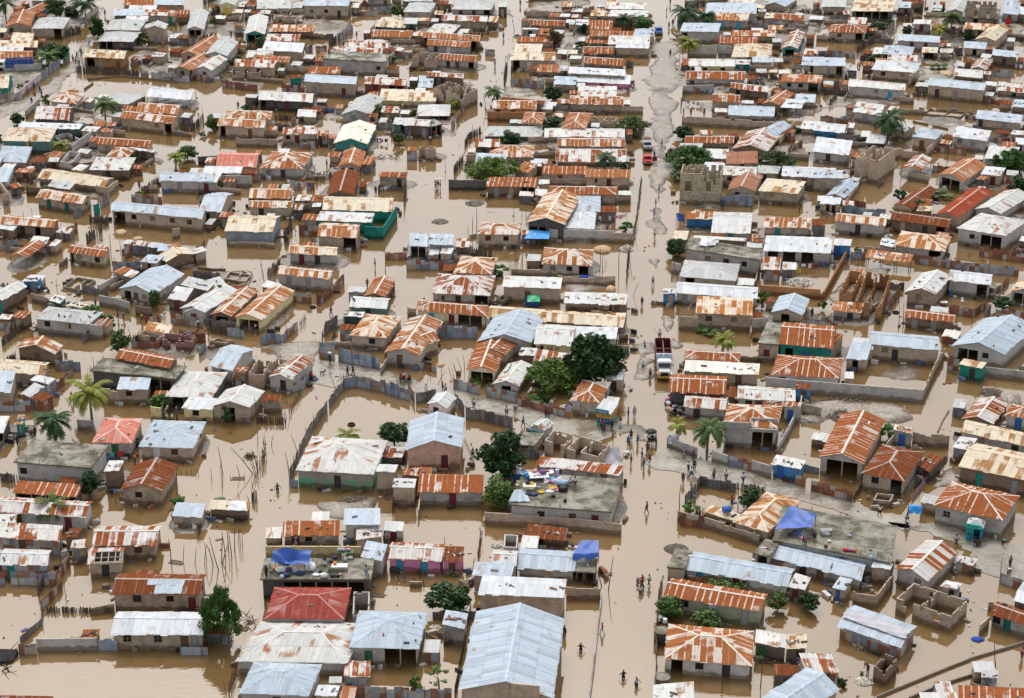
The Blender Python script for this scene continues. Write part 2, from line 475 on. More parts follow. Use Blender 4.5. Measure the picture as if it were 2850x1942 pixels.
def empty(name, loc, rz=0.0):
 o = bpy.data.objects.new(name, None)
 o.empty_display_size = .3
 COL.objects.link(o)
 o.location = loc
 o.rotation_euler = (0, 0, rz)
 return o
def px_of(P):
 v = Vector(P) - Vector((0, 0, CH))
 z = v.dot(FW)
 return (CX + v.dot(RT) / z * FPX, CY - v.dot(UP) / z * FPX)
def copy_tree(o, parent=None):
 c = o.copy(); COL.objects.link(c)
 if parent is not None: c.parent = parent
 for ch in o.children: copy_tree(ch, c)
 return c
# ------------------------------------------------------------------ setting
def polypts(tok): return [tuple(float(x) for x in t.split(',')) for t in tok]
def build_setting():
 # ground: one height field, drowned except where banks rise out of the water
 step = .9
 xs = np.arange(-170, 170, step); ys = np.arange(150, 560, step)
 X, Y = np.meshgrid(xs, ys)
 rng = np.random.RandomState(4)
 def vnoise(sc, seed):
  r = np.random.RandomState(seed)
  g = r.rand(700, 700)
  fx, fy = X / sc + 300, Y / sc
  ix, iy = np.floor(fx).astype(int), np.floor(fy).astype(int)
  tx, ty = fx - ix, fy - iy
  tx = tx * tx * (3 - 2 * tx); ty = ty * ty * (3 - 2 * ty)
  ix %= 699; iy %= 699
  return (g[iy, ix] * (1 - tx) + g[iy, ix + 1] * tx) * (1 - ty) + (g[iy + 1, ix] * (1 - tx) + g[iy + 1, ix + 1] * tx) * ty
 nz = .5 * vnoise(9, 1) + .3 * vnoise(4, 2) + .2 * vnoise(1.9, 3) - .5
 H = -.75 + .5 * nz
 for ln in BANKS.strip().split('\n'):
  t = ln.split()
  hh = float(t[1])
  pts = [ground(src(t[0], *q)) for q in polypts(t[2:])]
  P = np.array([(p.x, p.y) for p in pts])
  inside = np.zeros(X.shape, bool)
  dist = np.full(X.shape, 1e9)
  for i in range(len(P)):
   a, b = P[i], P[(i + 1) % len(P)]
   cond = ((a[1] > Y) != (b[1] > Y)) & (X < (b[0] - a[0]) * (Y - a[1]) / (b[1] - a[1] + 1e-9) + a[0])
   inside ^= cond
   ab = b - a
   tt = np.clip(((X - a[0]) * ab[0] + (Y - a[1]) * ab[1]) / (ab @ ab + 1e-9), 0, 1)
   dist = np.minimum(dist, np.hypot(X - a[0] - tt * ab[0], Y - a[1] - tt * ab[1]))
  sd = np.where(inside, dist, -dist) + nz * 5
  k = np.clip((sd + 1.0) / 2.6, 0, 1)
  k = k * k * (3 - 2 * k)
  rise = hh * (.55 + 1.0 * (nz + .5)) + nz * (1.1 if t[0] in ('D1', 'D2', 'D3') else .5 if hh < .2 else .3)
  H = np.maximum(H, -.75 + k * (.75 + rise))
 # mud trodden up round the houses of the farther rows
 tl = ''
 for ln in DATA.split('\n'):
  if ln[:1] == '@': tl = ln[1:]; continue
  if ln[:2] not in ('S ', 'G ', 'H ', 'T ', 'F ', 'R '): continue
  rr = random.Random(ln)
  if rr.random() > {'1': .92, '2': .5, '3': .18, '4': .0}[tl[1]]: continue
  q = polypts(ln.split('|')[0].split()[(2 if ln[0] == 'R' else 3):][:3])
  P = [ground(src(tl, *p), 2) for p in q]
  c = (P[1] + P[2]) / 2
  rad = (P[1] - P[0]).length * .5 + rr.uniform(1, 3.4)
  ux, uy = (P[1] - P[0]).normalized().xy
  lx, ly = (X - c.x) * ux + (Y - c.y) * uy, -(X - c.x) * uy + (Y - c.y) * ux
  rd = (P[2] - P[0]).length * .5 + rr.uniform(1.2, 3.6)
  k = np.clip((1.25 - np.hypot(lx / rad, ly / rd)) / .5, 0, 1)
  H = np.maximum(H, -.75 + k * (.75 + .15 + nz * .5))
 ny, nx = X.shape
 co = np.stack([X, Y, H], -1).reshape(-1, 3)
 idx = np.arange(nx * ny).reshape(ny, nx)
 q = np.stack([idx[:-1, :-1], idx[:-1, 1:], idx[1:, 1:], idx[1:, :-1]], -1).reshape(-1, 4)
 big = 6000.0
 verts = co.tolist()
 faces = q.tolist()
 # skirt to the horizon
 c4 = [idx[0, 0], idx[0, -1], idx[-1, -1], idx[-1, 0]]
 b0 = len(verts)
 verts += [(-big, -big, -.75), (big, -big, -.75), (big, big, -.75), (-big, big, -.75)]
 rings = [list(idx[0, :]), list(idx[:, -1]), list(idx[-1, ::-1]), list(idx[::-1, 0])]
 for i in range(4):
  faces.append([int(v) for v in reversed(rings[i])] + [b0 + i, b0 + (i + 1) % 4])
 me = bpy.data.meshes.new('ground')
 me.from_pydata(verts, [], faces)
 for p in me.polygons: p.use_smooth = True
 m, n, b = newmat('mud', .55, .4)
 k = N(n)
 tc = k.new('ShaderNodeNewGeometry').outputs['Position']
 f = k.noise(tc, .35, 6, .62); g = k.noise(tc, 2.6, 5, .65)
 mixv = k.math('ADD', k.math('MULTIPLY', f, .55), k.math('MULTIPLY', g, .45))
 col = k.ramp(mixv, [(.32, (.10, .075, .048)), (.46, (.19, .15, .105)), (.56, (.34, .295, .235)), (.7, (.50, .46, .39))])
 gz = k.new('ShaderNodeSeparateXYZ'); k.put(gz.inputs[0], tc)
 col = k.mix(k.step(k.math('ADD', gz.outputs[2], k.math('MULTIPLY', k.math('SUBTRACT', g, .5), .25)), .27, .08), col, k.mix(g, (.055, .042, .028, 1), (.20, .155, .105, 1)))
 k.put(b.inputs['Base Color'], col)
 k.put(b.inputs['Roughness'], k.math('ADD', k.math('MULTIPLY', k.step(f, .42, .6), .5), .18))
 k.put(b.inputs['Normal'], k.bump(g, .6, .12))
 me.materials.append(m)
 o = bpy.data.objects.new('ground', me); COL.objects.link(o); o['kind'] = 'structure'
 # flood water
 bm = MB(); bm.face([(-3000, -300, 0), (3000, -300, 0), (3000, 6000, 0), (-3000, 6000, 0)])
 m, n, b = newmat('flood_water', .04, .5)
 k = N(n)
 tc = k.new('ShaderNodeNewGeometry').outputs['Position']
 f = k.noise(tc, .035, 4, .55)
 col = k.ramp(f, [(.3, (.165, .098, .036)), (.7, (.225, .137, .056))])
 k.put(b.inputs['Base Color'], col)
 b.inputs['IOR'].default_value = 2.2
 b.inputs['Specular Tint'].default_value = (1, .965, .88, 1)
 rp = k.noise(k.vmul(tc, (1.0, 2.2, 1)), .9, 3, .5)
 calm = k.step(k.noise(tc, .03, 3), .40, .62)
 k.put(b.inputs['Normal'], k.bump(k.math('MULTIPLY', rp, k.math('ADD', k.math('MULTIPLY', calm, .85), .15)), .26, .06))
 o = bm.obj('flood_water', m); o['kind'] = 'structure'
 # wet concrete cross street
 polys = [('C3', '-908,310 -668,352 -600,250 -478,238 -200,310 40,390 240,435 510,528 640,545 940,625 1100,705 1300,745 1560,800 1720,850 1850,770 1850,690 1640,650 1460,632 1345,608 975,508 700,436 400,366 100,290 -270,195 -816,98 -880,60'),
    ('D3', '380,1090 300,1040 350,960 470,900 640,960 745,995 880,1028 1025,1066 1240,1120 1420,1178 1730,1262 1780,1290 2160,1395 2330,1470 2680,1560 2680,1640 2300,1600 2000,1460 1560,1330 1370,1290 1100,1262 780,1185 560,1120'),
    ('E4', '560,-30 850,20 1060,-10 1320,60 1560,140 1900,230 1900,520 1640,500 1430,440 1420,330 1290,200 1000,80 720,40')]
 rm, n, b = newmat('wet_concrete', .3, .45)
 k = N(n)
 tc = k.new('ShaderNodeNewGeometry').outputs['Position']
 f = k.noise(tc, .22, 5, .6); g = k.noise(tc, 1.8, 4, .6)
 col = k.ramp(k.math('ADD', k.math('MULTIPLY', f, .7), k.math('MULTIPLY', g, .3)), [(.33, (.14, .108, .072)), (.48, (.245, .21, .16)), (.62, (.39, .36, .30))])
 k.put(b.inputs['Base Color'], col)
 k.put(b.inputs['Roughness'], k.math('ADD', k.math('MULTIPLY', k.step(f, .42, .58), .5), .10))
 for t, s in polys:
  p0 = [ground(src(t, *p), .05) for p in polypts(s.split())]
  rr = random.Random(t); pts = []
  for a_, b_ in zip(p0, p0[1:] + p0[:1]):
   n_ = max(1, int((b_ - a_).length / .9))
   for i in range(n_): pts.append(a_.lerp(b_, i / n_) + Vector((rr.gauss(0, .22), rr.gauss(0, .22), 0)))
  bmm = bmesh.new()
  vs = [bmm.verts.new(p) for p in pts]
  f_ = bmm.faces.new(vs)
  if f_.normal.z < 0 or True:
   f_.normal_update()
   if f_.normal.z < 0: f_.normal_flip()
  bmesh.ops.triangulate(bmm, faces=bmm.faces[:])
  me = bpy.data.meshes.new('paved_street'); bmm.to_mesh(me); bmm.free()
  me.materials.append(rm)
  o = bpy.data.objects.new('paved_street', me); COL.objects.link(o); o['kind'] = 'structure'
BANKS = '''
D1 .23 375,330 590,330 600,520 585,760 590,1000 560,1584 280,1560 300,1180 310,900 320,650
D2 .24 285,-20 500,-20 520,300 510,560 360,560 250,480 270,250
D2 .28 270,770 420,760 460,830 430,890 370,890
D2 .28 430,1290 545,1290 560,1560 420,1440
D3 .3 150,-60 370,-60 390,280 150,300
D3 .3 -80,640 230,640 370,660 430,830 380,880 100,860 -100,760
A1 .3 560,830 750,640 900,250 1000,60 860,60 780,300 640,520 380,740 200,920 -60,1000 -60,1140 300,960
A1 .25 1210,420 1700,480 1640,700 1300,690 1210,600
A1 .25 650,1300 900,1250 960,1420 850,1540 420,1560 400,1420
A1 .35 -60,540 400,560 560,600 300,780 150,800 -60,720
A1 .35 -60,-100 900,-100 780,300 600,330 320,350 -60,480
A1 .2 400,950 850,960 1080,1160 900,1240 740,1080 420,1100
B1 .18 60,200 400,180 380,340 60,360
B1 .15 830,175 1290,180 1300,290 1000,310 830,240
B1 .2 160,700 560,690 700,720 500,860 160,810
C1 .3 860,790 1230,800 1230,880 850,880
C1 .25 1330,100 1660,100 1630,700 1240,700 1330,400
C1 .15 1060,60 1640,60 1500,160 1060,160
C1 .25 1210,900 1480,880 1480,1160 1240,1170 1210,1000
D1 .2 1240,180 1862,180 1862,340 1700,460 1540,560 1240,260
D1 .2 600,700 1050,700 1040,860 620,850
D1 .25 1220,600 1500,600 1480,720 1420,900 1200,900
D1 .2 1500,1180 1862,1240 1862,1480 1560,1480 1320,1420
D2 .14 540,262 1870,262 1870,420 1260,335 800,335 540,320
B3 .45 1040,1410 1250,1380 1500,1290 1680,1300 1690,1450 1640,1584 1260,1584 1100,1500
E3 .5 -200,480 0,455 300,480 720,530 850,640 600,670 200,600 -100,650
E3 .6 1430,420 1560,350 1690,380 1870,400 1870,520 1740,520 1600,430
E3 .15 560,140 1000,150 960,300 640,320 440,240
E3 .2 1180,880 1280,1080 1250,1220 1080,1240 1170,1100
C2 .2 1400,990 1870,990 1870,1080 1400,1070
C2 .3 400,305 930,310 930,382 400,375
B2 .2 -60,850 430,870 420,1010 -60,960
A2 .2 1570,780 1880,760 1880,930 1700,900 1630,870
B2 .2 680,1545 1040,1525 1060,1600 420,1600 300,1510
B3 .2 560,-20 1030,-20 1040,90 940,290 700,120
E2 .25 100,1000 200,870 630,860 640,1150 560,1190 100,1150
D4 .4 430,260 540,195 700,230 640,280 480,310
A2 .2 600,1010 800,880 900,900 720,1020
E1 .15 40,800 330,900 300,960 60,990
E1 .2 300,880 900,920 860,950 300,930
E1 .2 1030,560 1240,560 1230,720 900,720
E1 .18 230,1150 560,1200 420,1330 240,1280
E2 .2 180,1260 640,1180 560,1400 240,1420
B1 .2 1120,960 1300,960 1280,1080 1080,1080
B1 .16 -20,-60 900,-60 900,160 600,180 -20,150
D1 .14 640,-60 1880,-60 1880,200 1300,160 640,90
E1 .16 -20,-60 690,-60 680,150 -20,180
E1 .16 1050,120 1880,120 1880,430 1050,430
C1 .14 1070,-60 1650,-60 1650,170 1070,170
C1 .16 -20,-60 380,-60 300,280 -20,280
'''
DATA = '''
@A1
T r0 bl 185,108 320,130 215,15 60 | | faded rust gable with dark blue gable end
T r0s bk 48,245 270,242 110,118 70 | w.2 | pale rust gable before a darker one
S g bk 280,5 470,8 290,-60 100 | | grey house peeping between palms
H g bk 288,260 575,258 355,165 95 | o.7-.95 | grey-green hip roof with a dark porch corner
S c bk 95,370 290,375 120,300 m2.1 | | small cream striped roof with a yellow edge
S c md -60,425 340,430 -50,370 m2.4 | | long tan flat roof beside a car park wall
S w2 md -60,465 210,468 -50,425 m2.3 | | brilliant white flat roof below a tan one
G r0s bk -60,540 300,540 -50,465 m2.2 | | long orange-tan roof behind the blue truck
w pl 75 -20,660 300,660 380,650 | grey wall behind the parked blue truck
G c tq -60,800 75,800 -20,680 70 | | cream roof with a turquoise gable wall
f tin 85 -20,935 105,940 200,900 | rusty and blue corner tin fence
w lil 75 195,890 300,800 380,735 | pale pink-grey wall along the dirt lane
f tinb 75 380,735 545,600 | blue tin fence along the dirt lane
f tq 80 575,560 635,500 | turquoise gate in the lane fence
S b bk -60,1470 5,1475 -40,1420 m2 | | sliver of blue roof at the edge
H q pl 455,925 690,945 505,830 75 | | rust hip roof by the dirt lane, grey walls
H g bk 905,935 1165,950 1090,850 60 | | low grey-blue hip roof behind a palm
G w no 1325,875 1725,910 1345,790 75 | | white open-sided roof hung with washing
G r2 dk 310,1080 630,1090 365,962 m2 | | patchwork rust roof on a dark blue-grey house
G q2 bk 1085,1070 1570,1125 1135,1005 100 | d.15 w.7 o.85-.98 | rust and white front roof of a brown double house
G r2o bk 1235,1015 1615,1040 1275,930 m2.5 | | striped rust rear roof of a brown double house
S r0 md 1100,1000 1230,1010 1120,960 m2 | | small rust roof corner behind a palm
S w gr 160,1155 720,1175 200,1110 m2.2 | | long blue-white strip roof behind a hip roof
H c gr 15,1280 455,1288 85,1160 110 | w.55:yellow | cream and rust hip roof with yellow window frame
H b bk -40,1470 235,1480 0,1325 70 | w.2 w.6 | pale blue-grey hip roof with an orange door beside
w pl 95 660,1420 890,1250 | long grey wall of an empty block yard
R pl 620,1310 850,1240 650,1190 60 | | roofless grey partition rooms
S r3 bk 735,1190 870,1195 790,1150 m2 | | cream-rust roof of narrow wall room
S r0s bk 845,1140 945,1145 870,1095 90 | | small pinkish rust roof above a hut
G r0 bk 870,1308 1360,1342 900,1245 m2.1 | | narrow rust roof ending in a post porch
H q2 md 960,1425 1170,1430 1040,1340 m2 | | rust and blue-grey hip roof beside white strip
S w md 1180,1355 1395,1385 1190,1345 m2.2 | | thin white roof over grey patched huts
H r3 md 808,1545 1170,1550 880,1430 m2 | | cream-white hip roof above rust fence
S g md 435,1465 530,1470 450,1430 80 | | dark junk-roofed shed by a courtyard
S r0s md 130,1565 290,1570 170,1530 m1.8 | | small rust roof at a courtyard foot
R pl 545,1470 650,1480 590,1370 70 | | grey block shell with crossing beams
G c or 755,515 1130,535 805,445 105 | o.05-.25 d.4:grey d.85 | cream-rust roof on an orange painted house
f wood 65 700,660 1000,680 1300,700 | dense brown brush fence before the orange house
f wood 60 1220,590 1380,600 | brown brush fence behind the orange house
f wood 70 570,340 740,300 | brown brush hedge-like fence by the lane
f tin 60 1300,700 1480,730 1720,750 | grey tin fence behind a stone basin
w bk 18 800,730 1090,700 1440,735 1620,755 | low stone wall of a flooded basin
w bk 18 770,820 850,760 | stone edge of the flooded basin
S w2 bk 1380,510 1480,515 1415,480 80 | | tiny white-topped green block hut
T r0s bk 1635,490 1800,510 1858,350 70 | | orange-tan gable in a line of two
T r0s gn 1570,630 1725,640 1790,500 80 | | tan-rust gable with green gable boards
T r0s bk 1735,640 1940,640 1870,545 80 | | brownish gable joined to green-boarded one
H g dk 885,375 1210,380 965,292 80 | o.05-.4 w.65 | large grey-white hip roof over a dark blue porch
H g bk 945,270 1265,278 1015,180 m2.2 | | wide grey-white hip roof behind another
T g bk 1320,262 1500,265 1350,215 130 | d.5:grey | tall grey-capped brown hut
S w bk 1535,345 1600,347 1550,317 60 | | white-lidded little outhouse
S b gr 1030,140 1310,143 1040,85 70 | | pale blue roof half of a long row
S r2 bk 1310,140 1610,145 1320,90 80 | d.4:grey d.8:teal | rust half of a long row with a teal door
S w2 gr 1135,190 1340,192 1150,148 m2 | | white strip with two rust panels
S r0 bk 1610,133 1705,135 1620,95 70 | | rust scrap roof ending a long row
S r3 bk 1165,88 1420,90 1180,50 m2 | | cream tan strip above the long row
S r0 bk 1120,50 1395,48 1130,-20 m2 | | wide rust roof at the picture top
S b bk 1400,42 1670,45 1410,-30 m2 | | blue-grey roof at the picture top
T g pl 1695,265 1850,268 1750,105 75 | o.1-.9 | cream-grey gable with an orange end panel
S c bk -60,290 50,292 -40,260 60 | | cream roof corner at the picture edge
w pl 70 800,200 900,110 | grey lane wall under dark trees
f wood 75 1645,1185 1760,1190 1855,1100 | grey board fence round a ruined yard
f tinr 70 650,1550 860,1545 | rust and lilac fence below a courtyard
R bk 750,1410 870,1400 770,1375 22 | | low stone cistern rim in a dirt court
w pl 70 240,1080 365,960 | grey wall with bushes behind
t palm 960,1100 230 210 | coconut palm beside the brown double house
t palm 560,1410 190 140 | yellow-green young palm by a courtyard
t palm 1600,1540 190 150 | small bright palm beside a leaning wire
t tree 1710,1450 180 150 | dark green tree above a bright palm
t tree 160,1130 120 120 | dark bush-like tree on a wall corner
t tree 500,560 260 200 | spreading dark tree behind the blue truck
t palm 430,610 230 150 | feather-leaved palm in a truck yard
t tree 890,350 140 220 | tall dark tree at a lane bend
t palm 60,220 220 260 | big dark palm in the top corner
t tree 520,170 190 230 | dark clump tree behind a grey hip roof
t palm 780,170 260 200 | dark palm leaning over a lane
t tree 660,150 150 110 | low dark tree between two palms
t shrub 190,820 70 70 | leafy plant by a turquoise wall
t shrub 1850,1240 70 60 | low bush on a flooded lane
t shrub 10,1300 80 90 | dark bush at a green house corner
s 930,1100 70 0
s 160,1300 180 .1
s 130,1140 70 .1
s 690,660 90 0
@B1
T g ye 130,45 275,48 170,-20 95 | d.4:yellow | narrow grey gable with a yellow door
S g bk 470,78 780,80 480,0 50 | w.6 | wide grey-cream roof in a back yard
S c bk 245,115 340,117 260,85 70 | | tan flat-lidded stall
S r3 md 495,122 590,124 510,95 60 | | small pale gabled shed roof
H b bk 895,52 1305,55 930,-40 110 | w.15 w.5 d.8 | blue hip roof on big tan house with dark windows
S g pl 1470,-5 1690,-5 1480,-60 60 | d.2 d.8 | grey house cut by the picture top
H c gr 1540,240 1820,255 1610,157 40 | | cream hip roof with a grey band
G r0s bk 1510,330 1880,340 1535,272 40 | | tan-rust strip roof below a cream hip
T r3 tqd 365,310 545,312 405,150 75 | o.1-.9 | cream-rust gable with turquoise gable trim
S r2o md 585,285 985,288 600,228 60 | | rust and cream roof on sagging posts
S r2 bk 548,372 865,376 560,312 m2.2 | | chequered tan-rust roof behind a white one
S w bk 518,455 885,475 550,378 110 | d.85 | clean white roof on grey blocks
G r3 bk 385,520 620,525 400,460 m2.2 | | jumbled white and rust roof on small posts
S r0s bk 425,550 760,568 450,500 100 | w.85 | tan rust long roof running above rubble wall
S r2 bk 262,603 640,617 275,540 100 | d.3 w.6 | rust left and blue-white roof with broken arches
R bk 240,650 500,660 255,615 80 | | row of broken brick arches
f tinr 60 160,790 480,830 | sagging patchwork of rust tin in mud
T g pl 0,495 200,512 100,365 110 | | cream-grey long gable, tan front
T r3 pl -80,620 60,640 60,515 100 | | pinkish tan gable with cream sheets
S r0 bk -60,420 55,425 -20,365 40 | | rust roof tip beside a grey gable
G r2 bk 1295,430 1665,437 1310,365 m2.2 | | rust-striped roof behind a long slab
S r2 pl 1155,470 1610,490 1170,425 m2.8 | | thin rust roof lying along a slab edge
F k pl 1065,530 1640,562 1120,455 130 | w.9 | long grey slab roof beside a rust strip
S r1 bk 1620,495 1740,440 1640,450 m2.2 | | brown tin scrap over a narrow wall
S r0 pl 930,668 1225,670 950,608 m2 | | square striped rust roof behind a blue one
G b bk 900,740 1375,768 930,672 120 | | crisp blue-white roof on blank brown wall
S r1 tq 775,712 880,700 800,688 75 | | turquoise hut with a brown lid
f tinr 70 705,835 910,842 | rust tin fence beside a block house
G r2 rd 1445,760 1830,780 1465,693 85 | d.25:maroon o.6-.95 | rust-barred roof on a maroon walled house
G r3 dk 487,905 980,930 515,828 95 | d.3 d.52 o.02-.12 | cream to rust roof with two dark doors
S w2 bk 837,1055 1010,1065 850,995 70 | | white lean-to on thin sticks
S c ye 1578,912 1880,920 1605,812 60 | | cream tan roof with a yellow side
T g pl 1240,1040 1500,1040 1480,890 90 | | white-ribbed grey gable near a green creeper
S c md 1300,960 1390,965 1320,925 m2 | | cream scrap lid beside a ribbed gable
S r2 md 1600,1020 1760,1028 1620,965 80 | | narrow rust and grey awning
S r0 tnr 1460,1055 1570,1060 1470,1030 100 | | rust tin privy beside a ribbed gable
f tin 65 1570,1175 1710,1180 | rust and grey fence behind a teal house
S w2 gr 1710,1128 1880,1135 1730,1070 100 | o.4-.6 | white and tan roof over a grey doorway
H r2o bk 185,1075 600,1085 205,1005 m2.3 | | rear rust roof of a brown twin-roof house
G r2o bk 112,1140 540,1163 150,1070 105 | o.03-.15 d.7 | front rust roof of a brown twin-roof house
w bk 75 285,1330 660,1340 | crumbling block yard wall with a green end
S r2 bk 695,1218 1010,1220 715,1160 100 | | rust and blue-grey shed roof on a block base
S r0 tnr 1020,1235 1110,1238 1030,1212 90 | | little rust outhouse with a blue door
f tin 65 830,1350 1000,1355 | grey and rust tin sheets against a wall
T r3c tqd 1170,1305 1480,1312 1260,1135 80 | | cream gable on teal walls
T r0s bk 1218,1510 1415,1520 1270,1368 70 | | light rust gable before the cream teal one
G sal pl 100,1510 470,1520 140,1385 m2 | | salmon-red hip-ended roof near a dark wall
S w pl -20,1570 330,1575 0,1512 m2 | | long white flat roof strip in front of a salmon roof
H q pl 500,1530 890,1537 610,1380 m2.1 | | tan-white hip roof with rust scallops near laundry
R bk 620,170 830,175 640,145 50 | | pinkish-brown roofless block rooms
w bk 50 45,200 330,195 | dark yard wall by a muddy yard
f tinb 65 1225,370 1350,280 | blue-grey fence toward a pond
f wood 70 1130,430 1225,370 | brown fence in a flooded yard
f stick 80 970,400 1215,400 | grid of sticks standing in floodwater
f tin 60 915,470 1110,475 | low grey tin fence below a stick grid
w bk 80 1690,590 1760,480 | narrow block wall by a slab house
f wood 60 640,1095 845,1090 | low dark fence before dark doorways
f tin 60 1145,1480 1260,1450 | washing-hung tin fence
f wood 70 420,1000 500,950 | brown brush screen by a porch
t tree 290,620 120 130 | dark green tree in a ruined yard
t tree 1760,150 130 120 | round green tree near the top
t willow 1560,1060 140 130 | yellow-green creeper tree on a ribbed roof
t tree 1760,1310 100 120 | deep green tree before a grey doorway
t tree 70,1180 130 150 | leafy green tree by rust roofs
t shrub 380,1000 80 70 | green bush in the open flood
w pl 60 -20,1480 160,1470 | dark wall in front of a salmon roof
w dk 75 -60,1500 90,1500 | black-stained wall by the salmon roof
s 1125,460 120 .05
s 1230,400 80 0
s 1540,240 60 -.3
@C1
H g bk -60,108 185,110 0,27 80 | | grey-cream hip roof on grey-brown house
H g pl 385,85 745,88 430,-10 60 | d.2:maroon d.55:maroon o.82-.98 | cream-grey broad hip roof with two red doors
S c md 222,130 300,135 235,98 60 | | cream small lid beside red-doored house
S r3o bk 75,188 185,190 85,163 50 | | tiny orange lid on a tan stall
S g gr -60,215 65,217 -40,165 60 | | grey shed roof at a dim doorway
G r2 bk 285,182 705,197 305,135 85 | d.3:grey d.6 | patchy white and rust roof with washing below
S c md 705,197 790,200 730,150 70 | | tan slab-like porch over a tin screen
H r3 md 150,295 390,305 225,220 m2.2 | | white hip roof streaked with rust at a crossing lane
G r0s md 115,340 640,377 130,290 m2.3 | o.02-.15 o.8-.95 | upper of two long orange-cream roofs
G r0s pl 152,408 550,432 175,357 80 | d.2 d.5:white | lower of two long orange-cream roofs
S c md 42,325 130,328 60,288 m2.2 | | cream porch roof end
G r0 pl 255,540 608,563 280,485 80 | d.25 d.5 o.8-.95 | bright rust roof over grey pillars on the water lane
R bk 25,510 240,520 100,470 115 | | jagged pale ruin of mud bricks
G r2 md 148,690 490,710 160,655 m2 | | thin rust roof behind a roofless block house
S b bk 72,795 210,797 90,692 40 | | pale blue roof beside roofless rooms
R bk 215,800 480,872 235,705 120 | | roofless brown block house with many rooms
w bk 120 500,960 555,830 | brown block wall end at the water lane
S c ye -50,918 240,925 -30,826 40 | o.1-.9 | cream-tan roof over a yellow porch by a ruin
H w2 pu 65,1055 365,1053 80,955 35 | o.4-.95 | whitish hip roof with a rust patch over purple walls
G r2 dk -60,1140 185,1147 -40,1082 110 | d.4 d.8 | rust-streaked white roof with slim white pillars
F k dk 190,1150 300,1125 235,1075 m2.4 | o.1-.9 | tiny slab balcony with a blue cover
R bk 78,1347 225,1352 92,1325 105 | | cube of brown blocks standing alone in floodwater
f tinr 70 380,1180 500,1010 | brown plank fence beside the water lane
f wood 75 400,1584 490,1470 | dark wall edge at the lane, mossy
f wood 60 500,1340 540,1260 650,1210 | dark junk fence by a lane corner
w bk 70 1060,165 1400,170 1680,120 | long pale block yard wall near the picture top
w bk 75 1025,260 1110,250 | block wall corner above a rust roof
R bk 1090,95 1165,98 1100,85 35 | | small square block tank by a yard wall
G r0 bk 1095,228 1410,238 1105,182 40 | d.2 | rust roof with red-brown bands near a junk yard
S w2 pl 1018,265 1170,268 1025,258 70 | w.5:teal | flat grey box house with a teal window
S r0s bk 1170,315 1285,322 1180,258 40 | | tan-rust roof beside a flat grey box
S r0 bk 970,382 1308,385 980,335 60 | | red-rust flat roof with white cracks
S c bk 945,470 1195,472 965,402 m2.4 | | cream roof with faint rust, rear of a pair
G c bk 912,545 1325,550 930,472 95 | d.42:white o.05-.2 | cream roof above a doorway with white cloth
S r0s bk 1155,655 1355,657 1165,590 50 | | orange-tan square roof by a tin yard
f tin 75 920,795 1225,800 | bluish and rust tin fence over a dirt bank
f tin 75 855,720 880,640 | pieced tin fence on the water lane
f wood 70 860,790 890,600 | dark post fence on the water lane
S c bk 1645,143 1880,150 1650,95 50 | w.3:teal | white-cream roof over a white wall
S c md 1780,75 1880,77 1800,0 m2.4 | | tan roof corner near the street top
S w bk 1510,225 1625,230 1515,178 m2.2 | | small plain grey-white roof in a row yard
S r0 bk 1628,265 1845,270 1635,187 m2.4 | | rust roof with one white square sheet
S r0s bk 1628,328 1880,330 1640,280 m2.2 | | faded pink-rust strip roof
S r0 gn 1600,392 1880,396 1605,332 45 | w.3 w.6 | rust roof with white ridge sheet on green wall
G r0 bk 1573,485 1860,487 1580,425 40 | | orange rust roof midway in a street row
G r0 bk 1578,575 1945,600 1590,515 40 | | rust roof just above the huge white one
S w bk 1445,665 1960,690 1450,610 m2.4 | | upper sheet of the huge white ribbed roof
S w pk 1487,742 2005,768 1500,665 55 | d.2 d.5 | lower sheet of the huge white ribbed roof over pink walls
S b bk 1310,765 1515,773 1315,695 70 | | bluish lean-to with worn edge
S r3 bk 1525,868 1880,875 1535,783 m2.3 | | cream rust-barred roof, rear of twins
G q bk 1452,945 1940,955 1465,868 80 | d.55:grey | white roof barred with rust over stained dark wall
S r1 bk 830,908 1225,948 840,880 m2.2 | | dark rust strip behind a striped roof
G q or 752,985 1155,990 765,910 95 | | cream and orange striped roof over a brown wall
w or 85 708,1100 1030,1105 | brown painted yard wall at the water lane
H r0s bk 1015,1118 1205,1125 1050,1020 m2.4 | | pinkish rust pyramid roof behind a brown wall
S w2 bk 1200,990 1300,995 1205,950 60 | | small cream lid by a big round tree
S r3o bk 1305,1065 1390,1068 1310,1030 30 | | rust-orange lid of a latrine
H r0s pl 1378,1165 1600,1172 1450,1025 m2.2 | | plain orange-rust hip roof beside brown ruin
R bk 1620,1090 1870,1095 1650,1058 85 | | line of brown roofless rooms by a rust hip
H g gr 665,1240 1195,1243 720,1150 50 | w.25 w.8 | pale grey long hip roof on a teal-green house
G r3 bk 1222,1245 1958,1250 1230,1165 55 | d.2 | blue-white to cream long roof near the street
G q bk 1342,1328 1960,1333 1350,1255 m2.3 | | cream barred long roof, middle of three
G r2 bk 1325,1470 1970,1475 1340,1342 45 | | cream and rust chequered broad roof, front of three
S r2 md 590,1335 815,1338 600,1265 m2 | | white and rust lean-to behind dark bush
H r2o bk 715,1425 1120,1430 740,1318 60 | | tan hip roof with white lower edge
S b pl 590,1510 870,1520 610,1395 m2.3 | | light blue roof under feathery green tree
S r0s bk 960,1545 1085,1575 975,1450 m2 | | small pink-rust roof edge among trees
S w md 1090,1505 1200,1510 1100,1460 m2 | | crumpled white scrap roof
R bk 515,1405 595,1408 525,1380 90 | | low roofless corner house at the lane
S r0 bk 1200,1580 1610,1584 1210,1510 m2.3 | | rust roof with white lines by a palm
S r0s bk 1595,1610 2010,1615 1605,1540 m2.3 | | tan rust roof at the street junction
